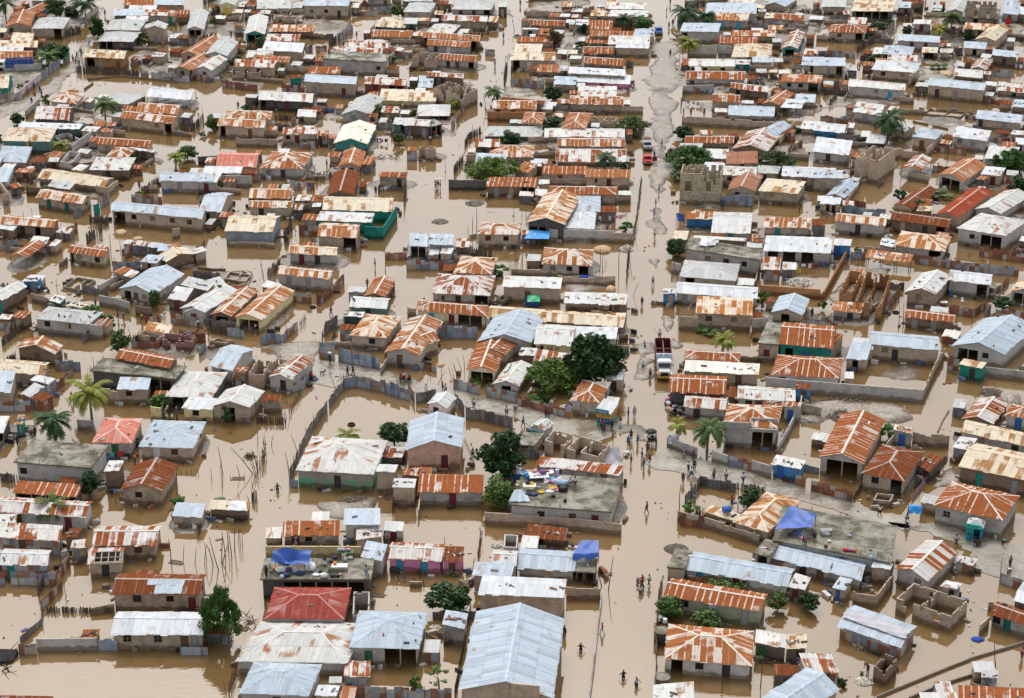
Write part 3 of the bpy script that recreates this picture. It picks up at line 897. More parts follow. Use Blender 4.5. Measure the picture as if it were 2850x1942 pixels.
S w2 md 1360,150 1450,155 1380,125 m2 | | junk-yard cream sheet lid
S r3 md 1470,108 1570,110 1480,80 m1.6 | | pink-cream folded sheet on scrap
S c md 1440,490 1525,492 1445,455 50 | | cream stall lid by a blue-dressed woman
S g bk 1365,640 1440,642 1370,620 60 | | tan latrine block with small roof
w bk 60 1230,770 1310,770 | dark brown wall by bluish lean-to
f tin 50 690,500 775,505 | fence of see-through mesh panels on the lane
t palm 770,930 180 150 | green coconut palm at a rust roof corner
t tree 1300,930 160 180 | big round dark green tree in a back yard
t tree 1300,1150 170 110 | dark green thicket behind a rust pyramid
t palm 420,985 110 90 | yellowish small palm by a roofless house
t tree 920,1310 200 140 | dark bush tree over a teal-green house
t willow 750,1640 360 250 | wide feathery lime tree over a lane corner
t tree 960,1600 110 160 | olive tree beside the feathery lime one
t palm 1770,1540 200 150 | dark palm in front of chequered roofs
t tree 1310,420 130 170 | brown bare-branched bush in a yard
t shrub 40,1075 80 100 | light green tree by a rust-patched hip
t shrub 1370,990 80 70 | green bush by a latrine
s 700,1000 150 .2
s 955,280 130 .2
s 540,1380 250 -.15
s 330,1560 120 .05
s 870,640 130 0
@D1
S r3 pl -60,80 280,85 -40,28 m2.4 | | cream and red-banded roof by the street top
S r3 bk -60,148 300,152 -30,95 m2.3 | | long cream roof with thin orange streaks
H b bk 165,325 348,328 190,265 m2.3 | | little blue-grey hip roof at a street edge
S r0 bk -40,330 165,333 -30,283 m2.2 | | rust strip beside a blue-grey hip
G r3 bk -60,400 320,405 -40,325 m2.2 | | half red rust half cream roof on the street
S w bk 5,435 310,440 20,405 80 | d.95:teal | flat white roof over a brown wall and teal gate
S b pl 830,122 1290,125 845,28 85 | | wide pale blue-grey roof near the street top
T b bk 1360,45 1555,62 1480,-30 60 | | blue-grey gable on tan blocks near the top
S r2o pl 885,178 1215,190 900,115 80 | d.25:sky d.75:sky | rust roof with sky-blue doorways
S b pl 595,285 945,290 625,212 100 | o.03-.18 | blue-white roof on tall two-level grey house
S b pl 560,120 800,170 600,100 m2.2 | | blue-grey roof glimpsed through palms
S c bk 1362,162 1470,167 1380,118 60 | | cream porch half of a red-rust row
G r0 bk 1450,170 1720,188 1465,122 60 | d.6 | red-rust long roof of a row
S r3o bk 1398,268 1530,270 1405,230 30 | | small orange-cream stall roof
S q bk 1065,328 1470,332 1070,278 60 | | cream to orange-barred flat roof
S r0 bk 945,395 1305,400 950,337 60 | | thick-ribbed pink-rust flat roof
H c pl 1065,520 1415,517 1110,405 60 | | creamy rust hip roof at an angle
S b bk 1250,565 1440,568 1255,518 60 | | blue-grey porch sheet on pale blocks
T r2 tqd 1525,440 1665,445 1600,290 70 | o.2-.8 | red and white striped gable on a teal shop
G r3 ye 672,600 1098,605 680,535 55 | w.1 w.35 w.75 | cream and rust roof of a long tan house
S r0 md 600,590 672,592 620,535 60 | | brown rust corner roof on the street
S w2 tq 1100,583 1230,587 1110,542 60 | | small white roof on a teal wall
G r0 pl 645,718 1190,722 655,645 60 | w.1 w.8 | very long pink-rust roof over a washing yard
G r2 md 1050,800 1395,840 1065,750 m2.1 | | rust roof of open battens with a blue cloth
G r0 bk 880,920 1140,930 895,855 95 | | rust square roof on bare brown wall
G b pl 1030,1045 1455,1060 1045,955 50 | | pale silver-blue long roof behind a yard wall
S w no 1505,975 1700,988 1545,900 75 | | white open shelter roof with tarp
S b bk 1640,925 1825,932 1650,857 60 | | small silver-blue roof by a tarp shelter
T r0s md 1340,945 1500,958 1500,840 m2.2 | | brown and cream gable pressed by a tarp
S r0s pl 1508,738 1880,755 1530,672 95 | w.2 w.5 o.7-.95 | faded orange roof on an arched grey house
S b pl 1700,592 1900,595 1710,520 75 | d.5 | plain pale blue roof on grey blocks
S r2 bk 1720,495 1815,500 1725,460 m2.2 | | tiny rust and white lid among washing
S r3o bk 1395,655 1480,657 1400,635 60 | | tan lid on a yard latrine
w bk 80 612,1135 1050,1160 1560,1190 | long tan block wall on a stone base
w bk 80 1500,1330 1650,1160 | grey block wall slanting beside a collapsed roof
T b bk 1305,1205 1450,1245 1450,1105 60 | | blue-grey and rust striped tilted gable
T r2 md 1070,1355 1390,1380 1210,1195 50 | | collapsed tangle of rust and silver sheets
G r0 bk 637,1298 1085,1302 650,1235 60 | | orange rust roof by a round street tree
S g md 585,1340 795,1342 600,1303 50 | | weathered grey low lean-to near a street tree
S r3 bk 800,1440 1030,1445 815,1355 50 | | cream tin roof peeping from feathery greenery
S r1s bk 1015,1490 1305,1480 1060,1385 m2.2 | | pinkish brown coarse roof amid greenery
S w bk 800,1545 985,1555 825,1475 m2.4 | | white vaulted sheet beside a chimney block
G r3 bk 985,1590 1290,1600 1000,1510 m2.3 | | cream roof barred with tan beside white sheet
H g bk 1285,1570 1490,1580 1310,1505 m2.3 | | small grey hip roof with a white wire post
G w bk 1520,1600 2010,1620 1530,1510 m2.4 | | broad white-blue roof above patched block house
S r3 bk 1690,1168 1900,1180 1715,1100 60 | d.8:sky | cream striped roof with a light blue door
w pl 70 610,960 620,850 900,840 | dark yard wall round a washing yard
f tin 55 1250,240 1520,250 1760,275 | grey fence below a red-rust row
f tinr 60 1580,1400 1710,1330 | dark rust fence in a back yard
f tinr 55 620,845 770,848 | rust tin sheet fence inside a washing yard
w pl 90 940,505 1065,508 | grey two-level wall with creeper
w pl 100 665,510 930,515 | grey lower-storey wall on the street
w bk 70 80,1030 260,1035 | tan block wall at the street edge
t palm 660,230 260 180 | tall dark palm beside the upper street
t palm 830,250 200 150 | second dark palm behind a blue-white roof
t palm 670,520 220 180 | yellow-green palm over a street corner
t tree 260,270 180 140 | bright round tree at the upper street
t palm 100,260 180 130 | spiky dark palm in a back yard
t willow 170,1210 250 190 | soft grey-green round tree on the street side
t tree 630,1260 180 140 | deep green round tree at a wall by the street
t willow 680,1520 320 230 | feathery light tree spilling to the street
t willow 1460,1560 280 220 | thin-leaved tree behind a small grey hip
t shrub 110,1550 120 100 | dark green bush on a street corner
t palm 560,1640 130 100 | dark small palm by a chimney block
t shrub 1170,1510 160 60 | green plant tops in a gutter yard
R bk 640,1545 800,1550 680,1500 90 | | roofless upper rooms with a square chimney pillar
s 620,480 170 0
s 1400,1560 160 .2
s 590,560 130 0
@E1
S c dk 290,100 670,105 330,0 85 | o.1-.9 | cream barred roof above a dark porch near the top
S r2 bk 258,215 430,220 268,160 m2.2 | | small cream and rust roof in a tin yard
H r0 bk 80,290 420,300 110,225 85 | w.3 o.75-.95 | orange rust hip roof by a brown pond
S w2 tn 850,215 1010,220 870,180 80 | | pale cloth roof over a brown scrap hut
T g bk 1155,105 1310,112 1290,-20 60 | | grey gable cut by the top edge
R bk 1330,60 1610,68 1345,5 160 | w.75 o.3-.45 | unfinished upper rooms on a slab
F k dk 1290,155 1620,175 1330,60 65 | o.05-.95 | dark slab storey beneath unfinished rooms
H b pl 1665,120 1810,135 1690,5 75 | | grey-blue pyramid roof beside unfinished rooms
S r3o bk 1315,260 1690,285 1330,208 m2.2 | | long orange-cream roof behind palms
T c bk 1415,358 1600,372 1570,250 110 | | tan weathered gable on blank brown walls
S b pl 705,365 1090,388 720,312 85 | d.35:maroon d.7:maroon | blue-grey roof with rust end and red doors
H b md 565,490 840,505 595,415 60 | | slate blue hip roof in a cramped yard
S r3 md 490,485 570,490 500,435 m2 | | cream barred small lean-to
S r2 bk 615,555 890,562 625,500 m2 | | rust and cream strip before a silver roof
H w bk 475,632 880,662 520,548 90 | w.25 w.7 | shiny silver-white hip roof with blue stripes
S c md 930,475 1075,480 940,430 60 | o.2-.8 | yellowish small roof by red doors
S c md 1095,475 1210,480 1110,440 40 | | cream lid over a dark blue stall
S b bk 1310,435 1520,447 1320,378 80 | o.4-.6 | blue-grey roof with a rust top strip
S b md 1570,500 1800,523 1580,450 95 | | small blue roof on mud house by the picture edge
T r2 md 1370,625 1515,638 1440,540 50 | | red-brown striped gable in a crowded yard
G r3 bk 1222,690 1485,710 1235,622 40 | | cream and pale blue roof with orange patches
G b bk 980,770 1500,825 1020,705 110 | d.17 d.5:grey | pale blue roof over pink-stained old walls
G r3 pl 262,780 780,825 280,720 100 | d.75:sky w.5 | cream roof with rust dashes beside sticks
S b bk -60,595 235,600 -50,525 95 | d.5:grey o.75-.95 | blue-grey roof over an arched porch
S r2 bk 1615,820 1880,845 1625,745 60 | w.6 | pale roof half blue half orange at the edge
S b bk 1755,970 1880,980 1775,905 60 | | light roof corner at the picture edge
S b bk 1420,1075 1835,1123 1440,1003 90 | d.1 d.65:grey | smooth slate-blue roof on tan blocks
G r3 pl 305,1015 560,1050 370,925 85 | | orange and white roof partly behind a palm
S g bk 690,1170 780,1200 750,1095 80 | | pale grey roof beside a palm crown
H b bk 840,1240 1060,1268 920,1165 110 | | small pale hip roof with one rust sheet
S w pl 1210,1240 1525,1285 1255,1150 110 | | large white-grey roof on a plain grey wall
G w bl -60,1185 230,1210 -30,1110 55 | w.4:sky | white rust-flecked roof on a blue hut
S w pl -60,1375 270,1415 -20,1245 90 | | broad dull white roof on grey block house
S r3 md 375,1240 460,1245 390,1190 50 | | rust and cream porch sheet beside a palm
S w md 420,1300 590,1305 470,1225 40 | | grey weathered shed with a rust edge
R bk 330,1430 540,1460 490,1320 200 | | tall roofless block hall with roof beams
w bk 90 540,1540 750,1420 | long block side wall of a roofless hall
w bk 90 745,1450 890,1460 | brown block wall by a pale hip house
w bk 80 970,1430 1160,1280 | slanting block wall behind a pale hip house
T r2 no 745,1535 925,1550 860,1425 90 | | rust and white gable shelter on thin legs
T r0s pl 1080,1590 1305,1655 1290,1440 100 | o.1-.9 | tan coarse rust gable with pillared porch
S w2 pl 1500,1440 1780,1455 1560,1330 100 | | white roof with rust streaks near a corner tree
S g pl 1500,1330 1610,1335 1520,1310 50 | | thin grey sheet lean-to
S w2 bk 1740,1220 1860,1228 1760,1185 80 | | little white-topped house at the edge
S w pl 1800,1310 1880,1315 1830,1260 m2.2 | | white roof tip at the picture edge
S w bk 1465,1584 1650,1600 1590,1520 m2.2 | | small grey-white gable before dark trees
f tin 55 -10,510 330,525 | grey tin fence by a pond
f tin 90 715,130 830,135 975,20 | grey-blue tin wall at the lane top
f tin 70 480,345 590,345 710,230 | grey fence beside dark green bush
f wood 60 340,480 520,370 | brush fence along the lane
f tin 70 20,800 180,810 300,640 | brown and green tin fence beside a narrow lane
f wood 60 90,960 160,900 | brown ruined clump of boards
f tin 60 10,1110 300,1130 | grey board fence over a small yard
f tinr 60 1030,1560 1190,1580 | dark rust fence by a shelter
f stick 100 990,940 1460,980 | row of bare stakes in floodwater
f wood 60 1520,960 1590,820 | stick fence on a canal edge
w bk 60 730,940 860,945 | small block pen by a rust-dashed roof
w bk 100 810,790 900,730 | block wall stub by the silver roof
R bk 950,1030 1290,1060 1000,985 14 | | low drowned stone foundation
R bk 285,1500 410,1505 290,1450 90 | | half-built grey block corner
w bk 16 850,1110 990,1140 | stone kerb in floodwater
w bk 16 1030,1150 1170,1180 | second stone kerb in floodwater
t palm 620,1260 330 270 | tall dark coconut palm over pale roofs
t palm 1200,320 230 210 | dense palm near the top corner
t palm 1085,340 150 110 | yellow palm beside the dense palm
t tree 1350,360 110 110 | dark round bush between palms and a tan gable
t tree 530,290 190 110 | dark bushes in a fenced yard
t shrub 620,240 90 90 | green bush at a lane fence
t tree 480,600 110 110 | dark bush beside a silver roof
t shrub 1085,640 140 80 | bright green hedge plants in a yard
t willow 1750,1560 270 240 | light green feathery tree at the picture edge
s 1165,1450 230 0
s 660,1330 90 0
s 1520,970 120 0
@A2
S b wh -80,65 68,70 -20,-60 65 | | pale blue roof on a white and brown wall at the picture edge
w md 75 240,185 390,195 | ochre mud wall enclosure by a fallen tin sheet
R bk -60,200 80,170 -60,60 m2 | | unfinished block pen at the picture edge
G c bk 340,30 948,122 390,-60 60 | | long tan-orange roof stretching behind a green-doored house
S g md 430,108 632,140 480,45 m2.1 | | grey weathered lean-to below a tan-orange roof
G r2o bk 325,208 748,272 395,130 95 | d.25:dgreen d.65:dgreen | rust roof over blocks with two dark green doors
f tinb 100 915,305 1000,255 | pale blue tin screen by a green gate
f tq 90 858,375 912,360 | dark green gate leaf standing in water
w bk 80 880,180 985,200 1080,120 | block wall at the end of the tan-orange roof
G b bk 1005,325 1840,402 1040,245 128 | o.02-.14 w.24 w.45 w.67 w.86 | long pale blue roof on tan blocks with four black windows
G b pl 1450,55 1940,68 1470,-20 105 | d.36:grey d.78 | pale blue roof with rust end over a plain grey wall
f tinr 85 560,615 708,520 | red-brown picket-like tin fence in open water
f wood 90 785,640 930,520 | dark board fence standing in open water
f tin 75 1200,250 1330,262 1475,275 | low grey tin fence edging a flooded yard
f wood 80 1320,190 1450,95 | dark fence running toward the blue roof
G r2o md -5,445 490,488 15,370 110 | o.02-.1 d.4 o.65-.75 | rust-striped roof above a dark porch and pale awning
S w2 md -20,490 120,515 10,445 m1.9 | | pale tarpaulin awning sagging under a rust roof
S r3 tn 270,620 420,635 300,560 m2 | | faded pink-rust little roof
T r0 no 85,742 240,760 275,615 95 | | open-sided rust gable standing on stilts
f tinr 85 440,735 535,650 | rust and grey tin fence beside a stilted roof
f tin 75 -20,690 170,665 | scrappy tin fence below a rust porch
G r0 st 612,705 950,753 655,637 100 | w.27 o.03-.12 w.8 | small stone-walled hut with a rust roof
S r2 tn 1205,640 1325,655 1230,598 75 | | tiny rust shelter beside a blue and white sheet
f tind 85 1210,735 1345,740 | rusted blue-grey tin wall in a fenced yard
f tinr 100 1115,795 1205,730 | dark red tin fence in a fenced yard
f tinb 80 1030,870 1280,875 | blue-grey and tan tin fence before a stone hut
S b bk 1275,795 1425,810 1345,730 90 | o.4-.6 | small blue-white roof beside a cream one
G c md 1440,735 1510,800 1640,612 90 | | cream roof running beside patched tin walls
f tinr 75 1530,870 1640,800 | rust sheets leaning on a cream-roofed house
f tinr 90 1775,770 1870,690 | dark red board fence by the block house
w bk 90 1575,590 1640,575 | broken block wall piece in front of windows
T b pl 1078,1040 1400,1098 1365,852 100 | o.1-.3 d.45:brown w.7 | big blue-white gable with a checkered front edge
S w bl 205,968 335,975 262,925 100 | | blue and maroon booth with a white lid
S w2 md 1120,920 1195,945 1195,865 m2 | | little blue-grey roof behind the checkered gable
T r3 md -120,1120 20,1150 110,990 120 | d.8:teal | rust-lined white gable with a teal door at the picture edge
S w2 gr 445,1150 550,1172 500,1095 40 | | small grey-white roof over a maroon panel
S c pl 615,1185 735,1218 690,1160 30 | | thin cream roof among yard walls
H g pl 310,1312 810,1365 440,1203 125 | w.2 w.6 | grey-white hip roof with rust dots on a stained wall
w pl 125 815,1485 920,1497 1000,1420 | grey wall holding a green vine
w pl 80 -10,1375 230,1395 | pale low wall beside rust scraps
S r0 md 100,1300 225,1310 170,1245 m2 | | curled rust roof in a walled corner
f tin 70 -20,1400 130,1412 | little tin fence of blue and brown
f wood 70 20,1560 130,1480 230,1400 | dark stick fence hung with clothes
w pl 90 905,1190 1060,1215 1180,1255 | grey yard wall before the checkered gable
w pl 80 900,1090 1140,960 | grey wall at the back of the gabled yard
w md 85 1235,1280 1375,1300 | dark red-brown wall by the yard gate
S r3o bk 1305,1415 1530,1450 1350,1340 70 | | tan rust roof beside ruined pink walls
R pkr 1470,1500 1745,1520 1500,1440 85 | | ruined pink and brown room walls
R bk 1250,1450 1440,1490 1320,1415 80 | | broken brown walls beside pink ruins
T w2 pl 1635,1220 1858,1258 1960,1025 95 | | white-blue gable with one rust band
S g md 1640,1005 1890,1062 1690,925 m2.3 | | weathered blue-grey roof behind hanging sheets
S w2 md 1525,1130 1690,1150 1600,1020 m2.1 | | crumpled white sheeting over black shade
T q md 150,1584 500,1640 215,1500 m2 | | cream and rust gable behind a green shrub
f tin 85 1565,1350 1850,1395 | tin patchwork fence with a green square
f tinr 85 1635,1490 1870,1540 | rust-red board fence by the pink ruins
t vine 920,1400 170 150 | pale green creeper spilling over a grey wall
t tree 1100,1620 170 230 | leafy green tree at a lane corner
t tree 1410,1215 110 190 | slim young tree against a gabled house
t shrub 1270,200 70 60 | green bush in a tin pen
R pl 570,1020 740,1050 700,930 25 | | low footing square half under floodwater
s 520,1060 120 0
s 700,1075 90 0
s 290,350 50 0
s 232,560 220 0
s 570,530 90 .1
s 1005,690 150 0
s 928,650 60 0
s 1095,720 120 0
s 1520,780 100 0
s 1200,1520 140 .15
s 190,1200 120 0
@B2
S r3 pl -60,70 105,75 0,-20 100 | | cream roof corner beside a blank grey wall
w pl 100 150,110 430,115 | blank grey plaster yard wall
f tin 60 620,140 1000,140 | dark low tin fence under a washing line
T r1 md 1110,185 1350,190 1175,-20 m2.3 | | tall deep-rust gable behind the teal house
S r0 bk 1575,22 1835,25 1590,-20 110 | d.75 | narrow rust roof over a laundry-hung block wall
G b bk -60,335 150,340 60,170 m2.3 | | tin-white roof beside a brown block wall
G r2o md 400,215 775,220 430,125 m2 | | upper of two rust and white striped roofs
G q st 395,300 795,305 420,238 100 | d.27 | lower striped roof above rough stone blocks
S r0 md 125,390 240,392 150,343 m2 | | tiny square rust roof next to a cream one
G c bg 175,515 620,525 260,370 125 | d.3:grey d.62:grey | cream-yellow roof over blue-grey walls
w bk 45 215,660 360,655 540,660 635,675 | ragged knee-high block ruin in front of a cream roof
S r0 pl 960,245 1090,250 985,190 90 | o.1-.3 d.8 | small rust porch roof attached to the teal house
G c tq 1068,322 1705,340 1095,200 105 | w.95 | cream-white rust-stained roof on the teal house
S w2 tq 1015,420 1515,440 1050,338 m2.2 | | whitish middle roof stacked before the teal house
G r2o bk 1022,563 1390,580 1060,440 115 | o.65-.98 | rust and cream porch roof on a single post
w tq 110 1455,585 1625,592 1750,395 | teal painted yard wall
f tinr 95 860,555 1035,558 | rust square-panel tin fence
f stick 90 855,440 960,300 | stick fence up the side of a rust porch
G r3o pl 760,715 1200,740 780,640 105 | d.25 d.6 | cream-rust roof over two black doorways
G r2o pl 655,905 1145,955 690,830 120 | d.2:grey d.58:grey | white-tipped rust roof inside a rust fence
f tinr 85 705,1145 1060,1180 1270,990 | tall rust picket fence wrapping the grey house
f wood 90 570,950 690,850 | red-brown stick fence behind the grey house
S w2 md 515,1015 640,1050 570,965 m2 | | mixed rust and white scrap roof
S g md 0,1060 200,1000 30,960 m2 | | low dim blue-grey roof piece
S r1 md 230,1040 440,1075 260,1005 m1.8 | | crumpled rust scrap roofs
T w2 pl -180,1250 0,1255 80,1020 95 | | white and cream banded gable, first of three
T q2 md 55,1275 245,1295 300,1040 95 | o.2-.8 | grey-white gable, middle of three
T r2o ye 265,1305 515,1330 575,1035 110 | o.1-.9 | rust and white gable with a yellow arched porch
f wood 70 50,1440 220,1460 | brown board fence under a white awning
f tinb 80 205,1465 355,1490 | blue tin fence at a gable porch
f tinb 90 510,1540 690,1550 | blue tin fence with a pasted notice
f tin 75 690,1540 850,1400 | ragged fence running into the water
f stick 60 860,1390 920,1320 | sticks ending a ragged fence
T r0 md 1445,1110 1640,1122 1545,948 75 | | small dark rust gable in open water
G w2 gr 1310,1205 1655,1225 1350,1110 95 | | white roof with cream lines and a small flag
S w gr 1250,1290 1440,1295 1270,1250 m2.2 | o.1-.8 | pale blue awning roof over dark stalls
H r3o bk 1315,1465 1650,1490 1470,1270 115 | w.6 | cream hip roof with rust bands on a block house
T q pl 1640,1620 1950,1650 1860,1310 m2.2 | | rust and silver gable leaning into a hip roof
f tinb 80 1050,1600 1180,1610 | tin fence tip in the lane
f tind 100 1070,1560 1100,1450 1210,1380 | patched dark fence along a yard of lounging people
R bk 60,1510 190,1535 130,1485 50 | | small board pen hung with pink washing
R bk 175,945 370,975 220,880 35 | | low stone footing rooms
w bk 25 -60,860 60,880 190,880 | rough low stone footing wall
f wood 90 760,640 720,590 800,500 | dark broken fence by a cream roof
f wood 110 1810,290 1830,150 | tall bare sticks by a laundry wall
s 540,970 155 .15
s 517,860 100 0
s 822,430 190 0
s 1642,920 265 0
s 740,1400 140 0
s 1450,240 60 0
s 685,830 60 0
s 1075,1450 120 -.2
@C2
w bk 80 -20,1290 60,1295 | dark block wall corner
w dk 90 355,140 690,145 | dark damp block wall under a feathery tree
S r0 md 690,112 1150,116 715,28 95 | d.2 d.5 o.72-.98 | rust-striped roof over three mud pillars
w bk 80 1180,105 1600,115 | brown block yard wall by the street
w bk 90 1600,110 1870,105 | reddish wall beneath a rust roof
H r0 bk 1255,180 1880,188 1275,108 m2.1 | | long low rust hip roof
S w2 bk 1140,190 1250,195 1145,135 m2 | | tiny cream and white scrap roof
T r3o dk 1065,440 1410,460 1225,180 150 | o.05-.5 | tan and rust gable over a dark blue front
H b bk 1335,330 1735,340 1345,190 m2.2 | | broad pale blue hip roof
H w bk 1405,490 1680,498 1430,335 m2 | | white-blue hip roof by a hanging line
S w bk 1240,490 1400,492 1250,462 m1.8 | | pale strip roof over a yard
w pl 100 1270,600 1870,612 | long stained grey wall behind a flooded yard
H q bk 610,545 985,552 655,437 120 | w.25 w.72 | small rust and white hip on grey blocks
S b pl 0,650 165,655 0,535 m2.5 | o.05-.9 | pale blue half roof above a porch
S b pl 170,635 390,642 185,542 115 | d.45 | pale blue flat roof beside a porch
S w pl 275,718 380,720 300,670 80 | | miniature white-roofed privy
f tin 78 -25,865 180,865 395,870 | striped fence of alternating blue and rust sheets
f tind 80 400,800 540,650 | dark junk-lined fence beside a pale blue roof
S r2 md 415,660 540,665 430,585 m1.5 | | dark junk lean-to
H r2o bk 400,895 740,910 470,745 m2.3 | | tan rust pointed hip roof
H r2 pl 198,1083 732,1105 260,902 90 | w.15 d.45 o.75-.98 | large checker-rusted hip roof on a dark house
H q pl 1203,812 1660,835 1225,665 110 | w.2 w.55 o.75-.95 | cream hip roof with rust scallops over stained plaster
w bk 80 1345,1000 1720,1010 1870,1005 | brown block wall hung with a blue sheet
w bk 60 925,920 1350,930 | low red-brown wall behind a white roof
S w2 bk 840,1022 1375,1040 860,925 140 | | flat whitish roof with faint blue squares
S w2 bk 1403,1170 1880,1182 1412,1072 65 | | long pale roof with a faint rust seam
H r0 cr 60,1240 700,1290 80,1145 110 | d.2:sky d.5:maroon o.6-.95 | orange rust roof on a cream arched house
G c md 708,1300 1900,1388 735,1195 m2.3 | | extremely long cream and rust roof
T b pl 620,1520 1100,1530 870,1290 m2.3 | | pale blue gable spreading beside a white roof
G w2 ye 1130,1540 1480,1562 1175,1360 m2.3 | | large clean white roof under dark trees
S w pl 1480,1490 1880,1500 1500,1385 m2.3 | | white roof strip by the street trees
T r0 bk 600,1620 880,1640 745,1490 m2 | | close-ribbed rust gable under a blue one
f tinb 100 195,1475 340,1485 615,1490 | tin fence below a washing line
T q2 bk -60,1500 60,1584 40,1345 m2 | | rust gable with a silver corner
f stick 140 900,890 960,880 990,860 | bundle of bare sticks by a low wall
R md 790,1130 845,1150 810,1000 60 | | dark gap shack between two houses
s 965,800 100 0
s 1010,840 100 -.1
s 1060,770 110 0
s 1100,750 150 0
s 1130,700 120 0
s 1165,720 80 0
s 1200,770 130 0
s 1028,830 150 0
s 1730,880 200 0
s 1755,890 170 0
s 1785,830 60 0
s 985,700 60 0
s 610,540 230 0
s 575,560 170 0
s 530,520 60 0
s 950,380 90 0
s 1020,380 70 0
s 1055,380 100 0
@D2
R st 600,-10 970,0 625,-95 268 | w.2 w.7 | two-storey unfinished stone and block building
T r1w bk 1025,145 1275,152 1170,-30 90 | w.35 w.45 | dull rust gable with two small white windows
S c bk 1305,148 1670,177 1385,40 110 | w.3 | cream sheet roof over a patched block house
f tinb 90 965,275 1260,290 | grey-blue tin fence with a brown door
S q2 bl 650,405 900,410 665,338 90 | d.4:blue | rust and white strip roof above a blue hut
G w2 pl 878,530 1238,540 910,342 75 | d.5:teal | bright white roof with two rust oblongs
S q bk 1355,480 1778,488 1372,392 90 | d.3:teal d.65:grey | rust and white striped shed roof with a teal door
S c md 525,590 660,592 545,515 m2 | | cream scrap awning over the street edge
S r3 md 690,580 1190,608 700,555 m2 | | thin rust strip behind a slab
S r0 bk 1240,608 1358,610 1245,552 m2 | | little rust patch roof at a slab corner
F k pl 640,672 1330,778 660,575 150 | w.3 w.55 w.8 | grey slab roof with crumpled white plastic on it
t tree 560,750 170 190 | dense dark green tree leaning over the main street
H g bk 592,930 1105,970 640,780 110 | o.08-.25 | grey-cream hip roof with an orange patch and an arch
w pl 90 515,890 600,905 | dark yard wall below the dense street tree
S w pl 1355,695 1940,715 1380,560 110 | o.05-.22 o.3-.5 o.6-.8 | long white roof over an arcade and washing
S r2 tnr 1352,865 1505,873 1368,750 100 | | rust tin privy by an arcade
w or 85 1320,1090 1870,1130 | orange-brown yard wall by a white rubble heap
w bk 60 1285,1030 1310,880 | side wall hung beside a slab house
G w pl 553,1080 1300,1133 572,978 100 | d.1 | very long pale roof with bluish right half
S w2 bl 438,1082 555,1085 445,1040 m2.2 | | blue street stall with a scrap roof
S r3o bk 738,1262 1255,1285 752,1110 140 | w.22 w.7 | gleaming orange and cream roof on a plain house
w bk 120 585,1410 760,1418 | damp brown yard wall near the truck
w pl 110 1245,1425 1395,1410 | grey yard wall with clutter on top
T b bk 1425,1255 1705,1282 1500,1110 95 | o.3-.6 | neat pale blue gable on small block house
F k bk 1305,1530 1500,1548 1390,1340 m3 | | narrow tan slab edge beside a rust hall
G r0 tq 1495,1545 1990,1584 1530,1345 m3 | o.1-.25 d.5:blue | wide ribbed rust roof on a green-walled house
t palm 980,1640 230 190 | lime-green young palm in a walled pond
t shrub 105,520 120 110 | light green bush at a yard corner
t shrub 840,1445 170 60 | green plants at the foot of a wall
w bk 90 -40,620 175,620 | brown yard wall meeting the main street
f stick 45 170,620 215,330 245,50 | stick fence along the main street edge
f stick 90 110,960 130,760 | dry banana-like stalks on a street fence
S r3 md -30,1185 105,1185 -10,1090 m2.2 | | cream roof corner above street shade
S r3o md -60,1390 80,1392 -30,1262 m2.2 | | tan rust roof end on the main street
R bk 20,1560 130,1560 30,1450 60 | | white-rimmed open box beside the street
s 40,920 280 0
s 130,720 260 -.15
s 190,590 120 -.2
s 165,1110 140 -.4
s 580,960 180 .25
s 795,300 130 -.3
s 1020,275 100 -.25
s 1240,330 150 -.1
s 660,500 100 0
s 580,1330 160 0
@E2
S b bk -60,30 200,38 -40,-40 125 | | blue-white roof end on block wall
T b bk 60,195 230,220 200,55 60 | | slim pale blue gable facing a flooded field
S w bk 5,265 190,275 20,208 90 | o.3-.5 o.6-.8 | white little roof over two dark openings
w bk 60 225,330 320,180 410,20 | long block wall beside a flooded field
f tinb 75 220,350 440,385 600,390 | multi-coloured tin fence fronting a flooded field
T r1 bk 675,285 840,318 920,115 50 | | faded rust gable with a white bargeboard
S c md 885,330 1020,335 905,288 60 | | tiny cream roof between rust gables
T p2 bk 1060,362 1265,400 1375,128 m2.3 | | deep brick-red gable, longest of its yard
T r3 pl 1408,318 1650,362 1690,150 90 | | cream gable with rust streaks and a pale ridge band
G r2o pl 138,425 605,470 160,350 110 | | rust striped roof over a damp grey wall
G r1 md 645,410 1180,485 680,335 110 | d.2 d.6 o.8-.95 | dark rust long roof with a pale blue end
H r3 pl 1250,490 1690,560 1500,358 140 | w.3 o.5-.95 | cream roof cut by an unfinished concrete balcony
H q3 pl 680,648 1140,705 750,515 90 | o.7-.95 | orange-cream hip roof with a blue sheet
S w bk 550,640 675,660 570,580 80 | | small blue-white roofed block privy
S r2o no 415,755 830,803 445,685 85 | | rust shade roof on posts with open sides
S w2 pl -60,715 105,718 -40,595 m2.2 | | end of the arcade white roof
S w2 bl 128,640 285,652 142,582 110 | d.2:blue | white and rust lid on a blue shack
w or 70 40,1140 270,720 | long orange block wall rising on a slant
w or 50 -80,1130 40,1140 | orange block wall at the rubble yard
f tin 80 870,805 1190,850 1540,900 1810,920 | long grey tin fence of square panels
f tinb 65 285,765 420,775 | blue-black tin fence by a shade roof
f tinr 80 1455,740 1870,805 | rust and blue-grey tin fence by a balcony house
R or 335,1150 565,1185 430,880 160 | | tallest orange ruin of unfinished rooms
R or 185,1050 300,1065 280,870 130 | | curved-wall room of the orange ruin
S r2o pl 115,1240 390,1260 135,1155 80 | | little rust roof with one white sheet
T w2 bk 785,1065 1060,1095 985,900 130 | w.4 | blue-white gable with rust across its peak
G w pl 1170,960 1560,1008 1195,868 130 | o.7-.95 | white ribbed roof over a plain pale wall
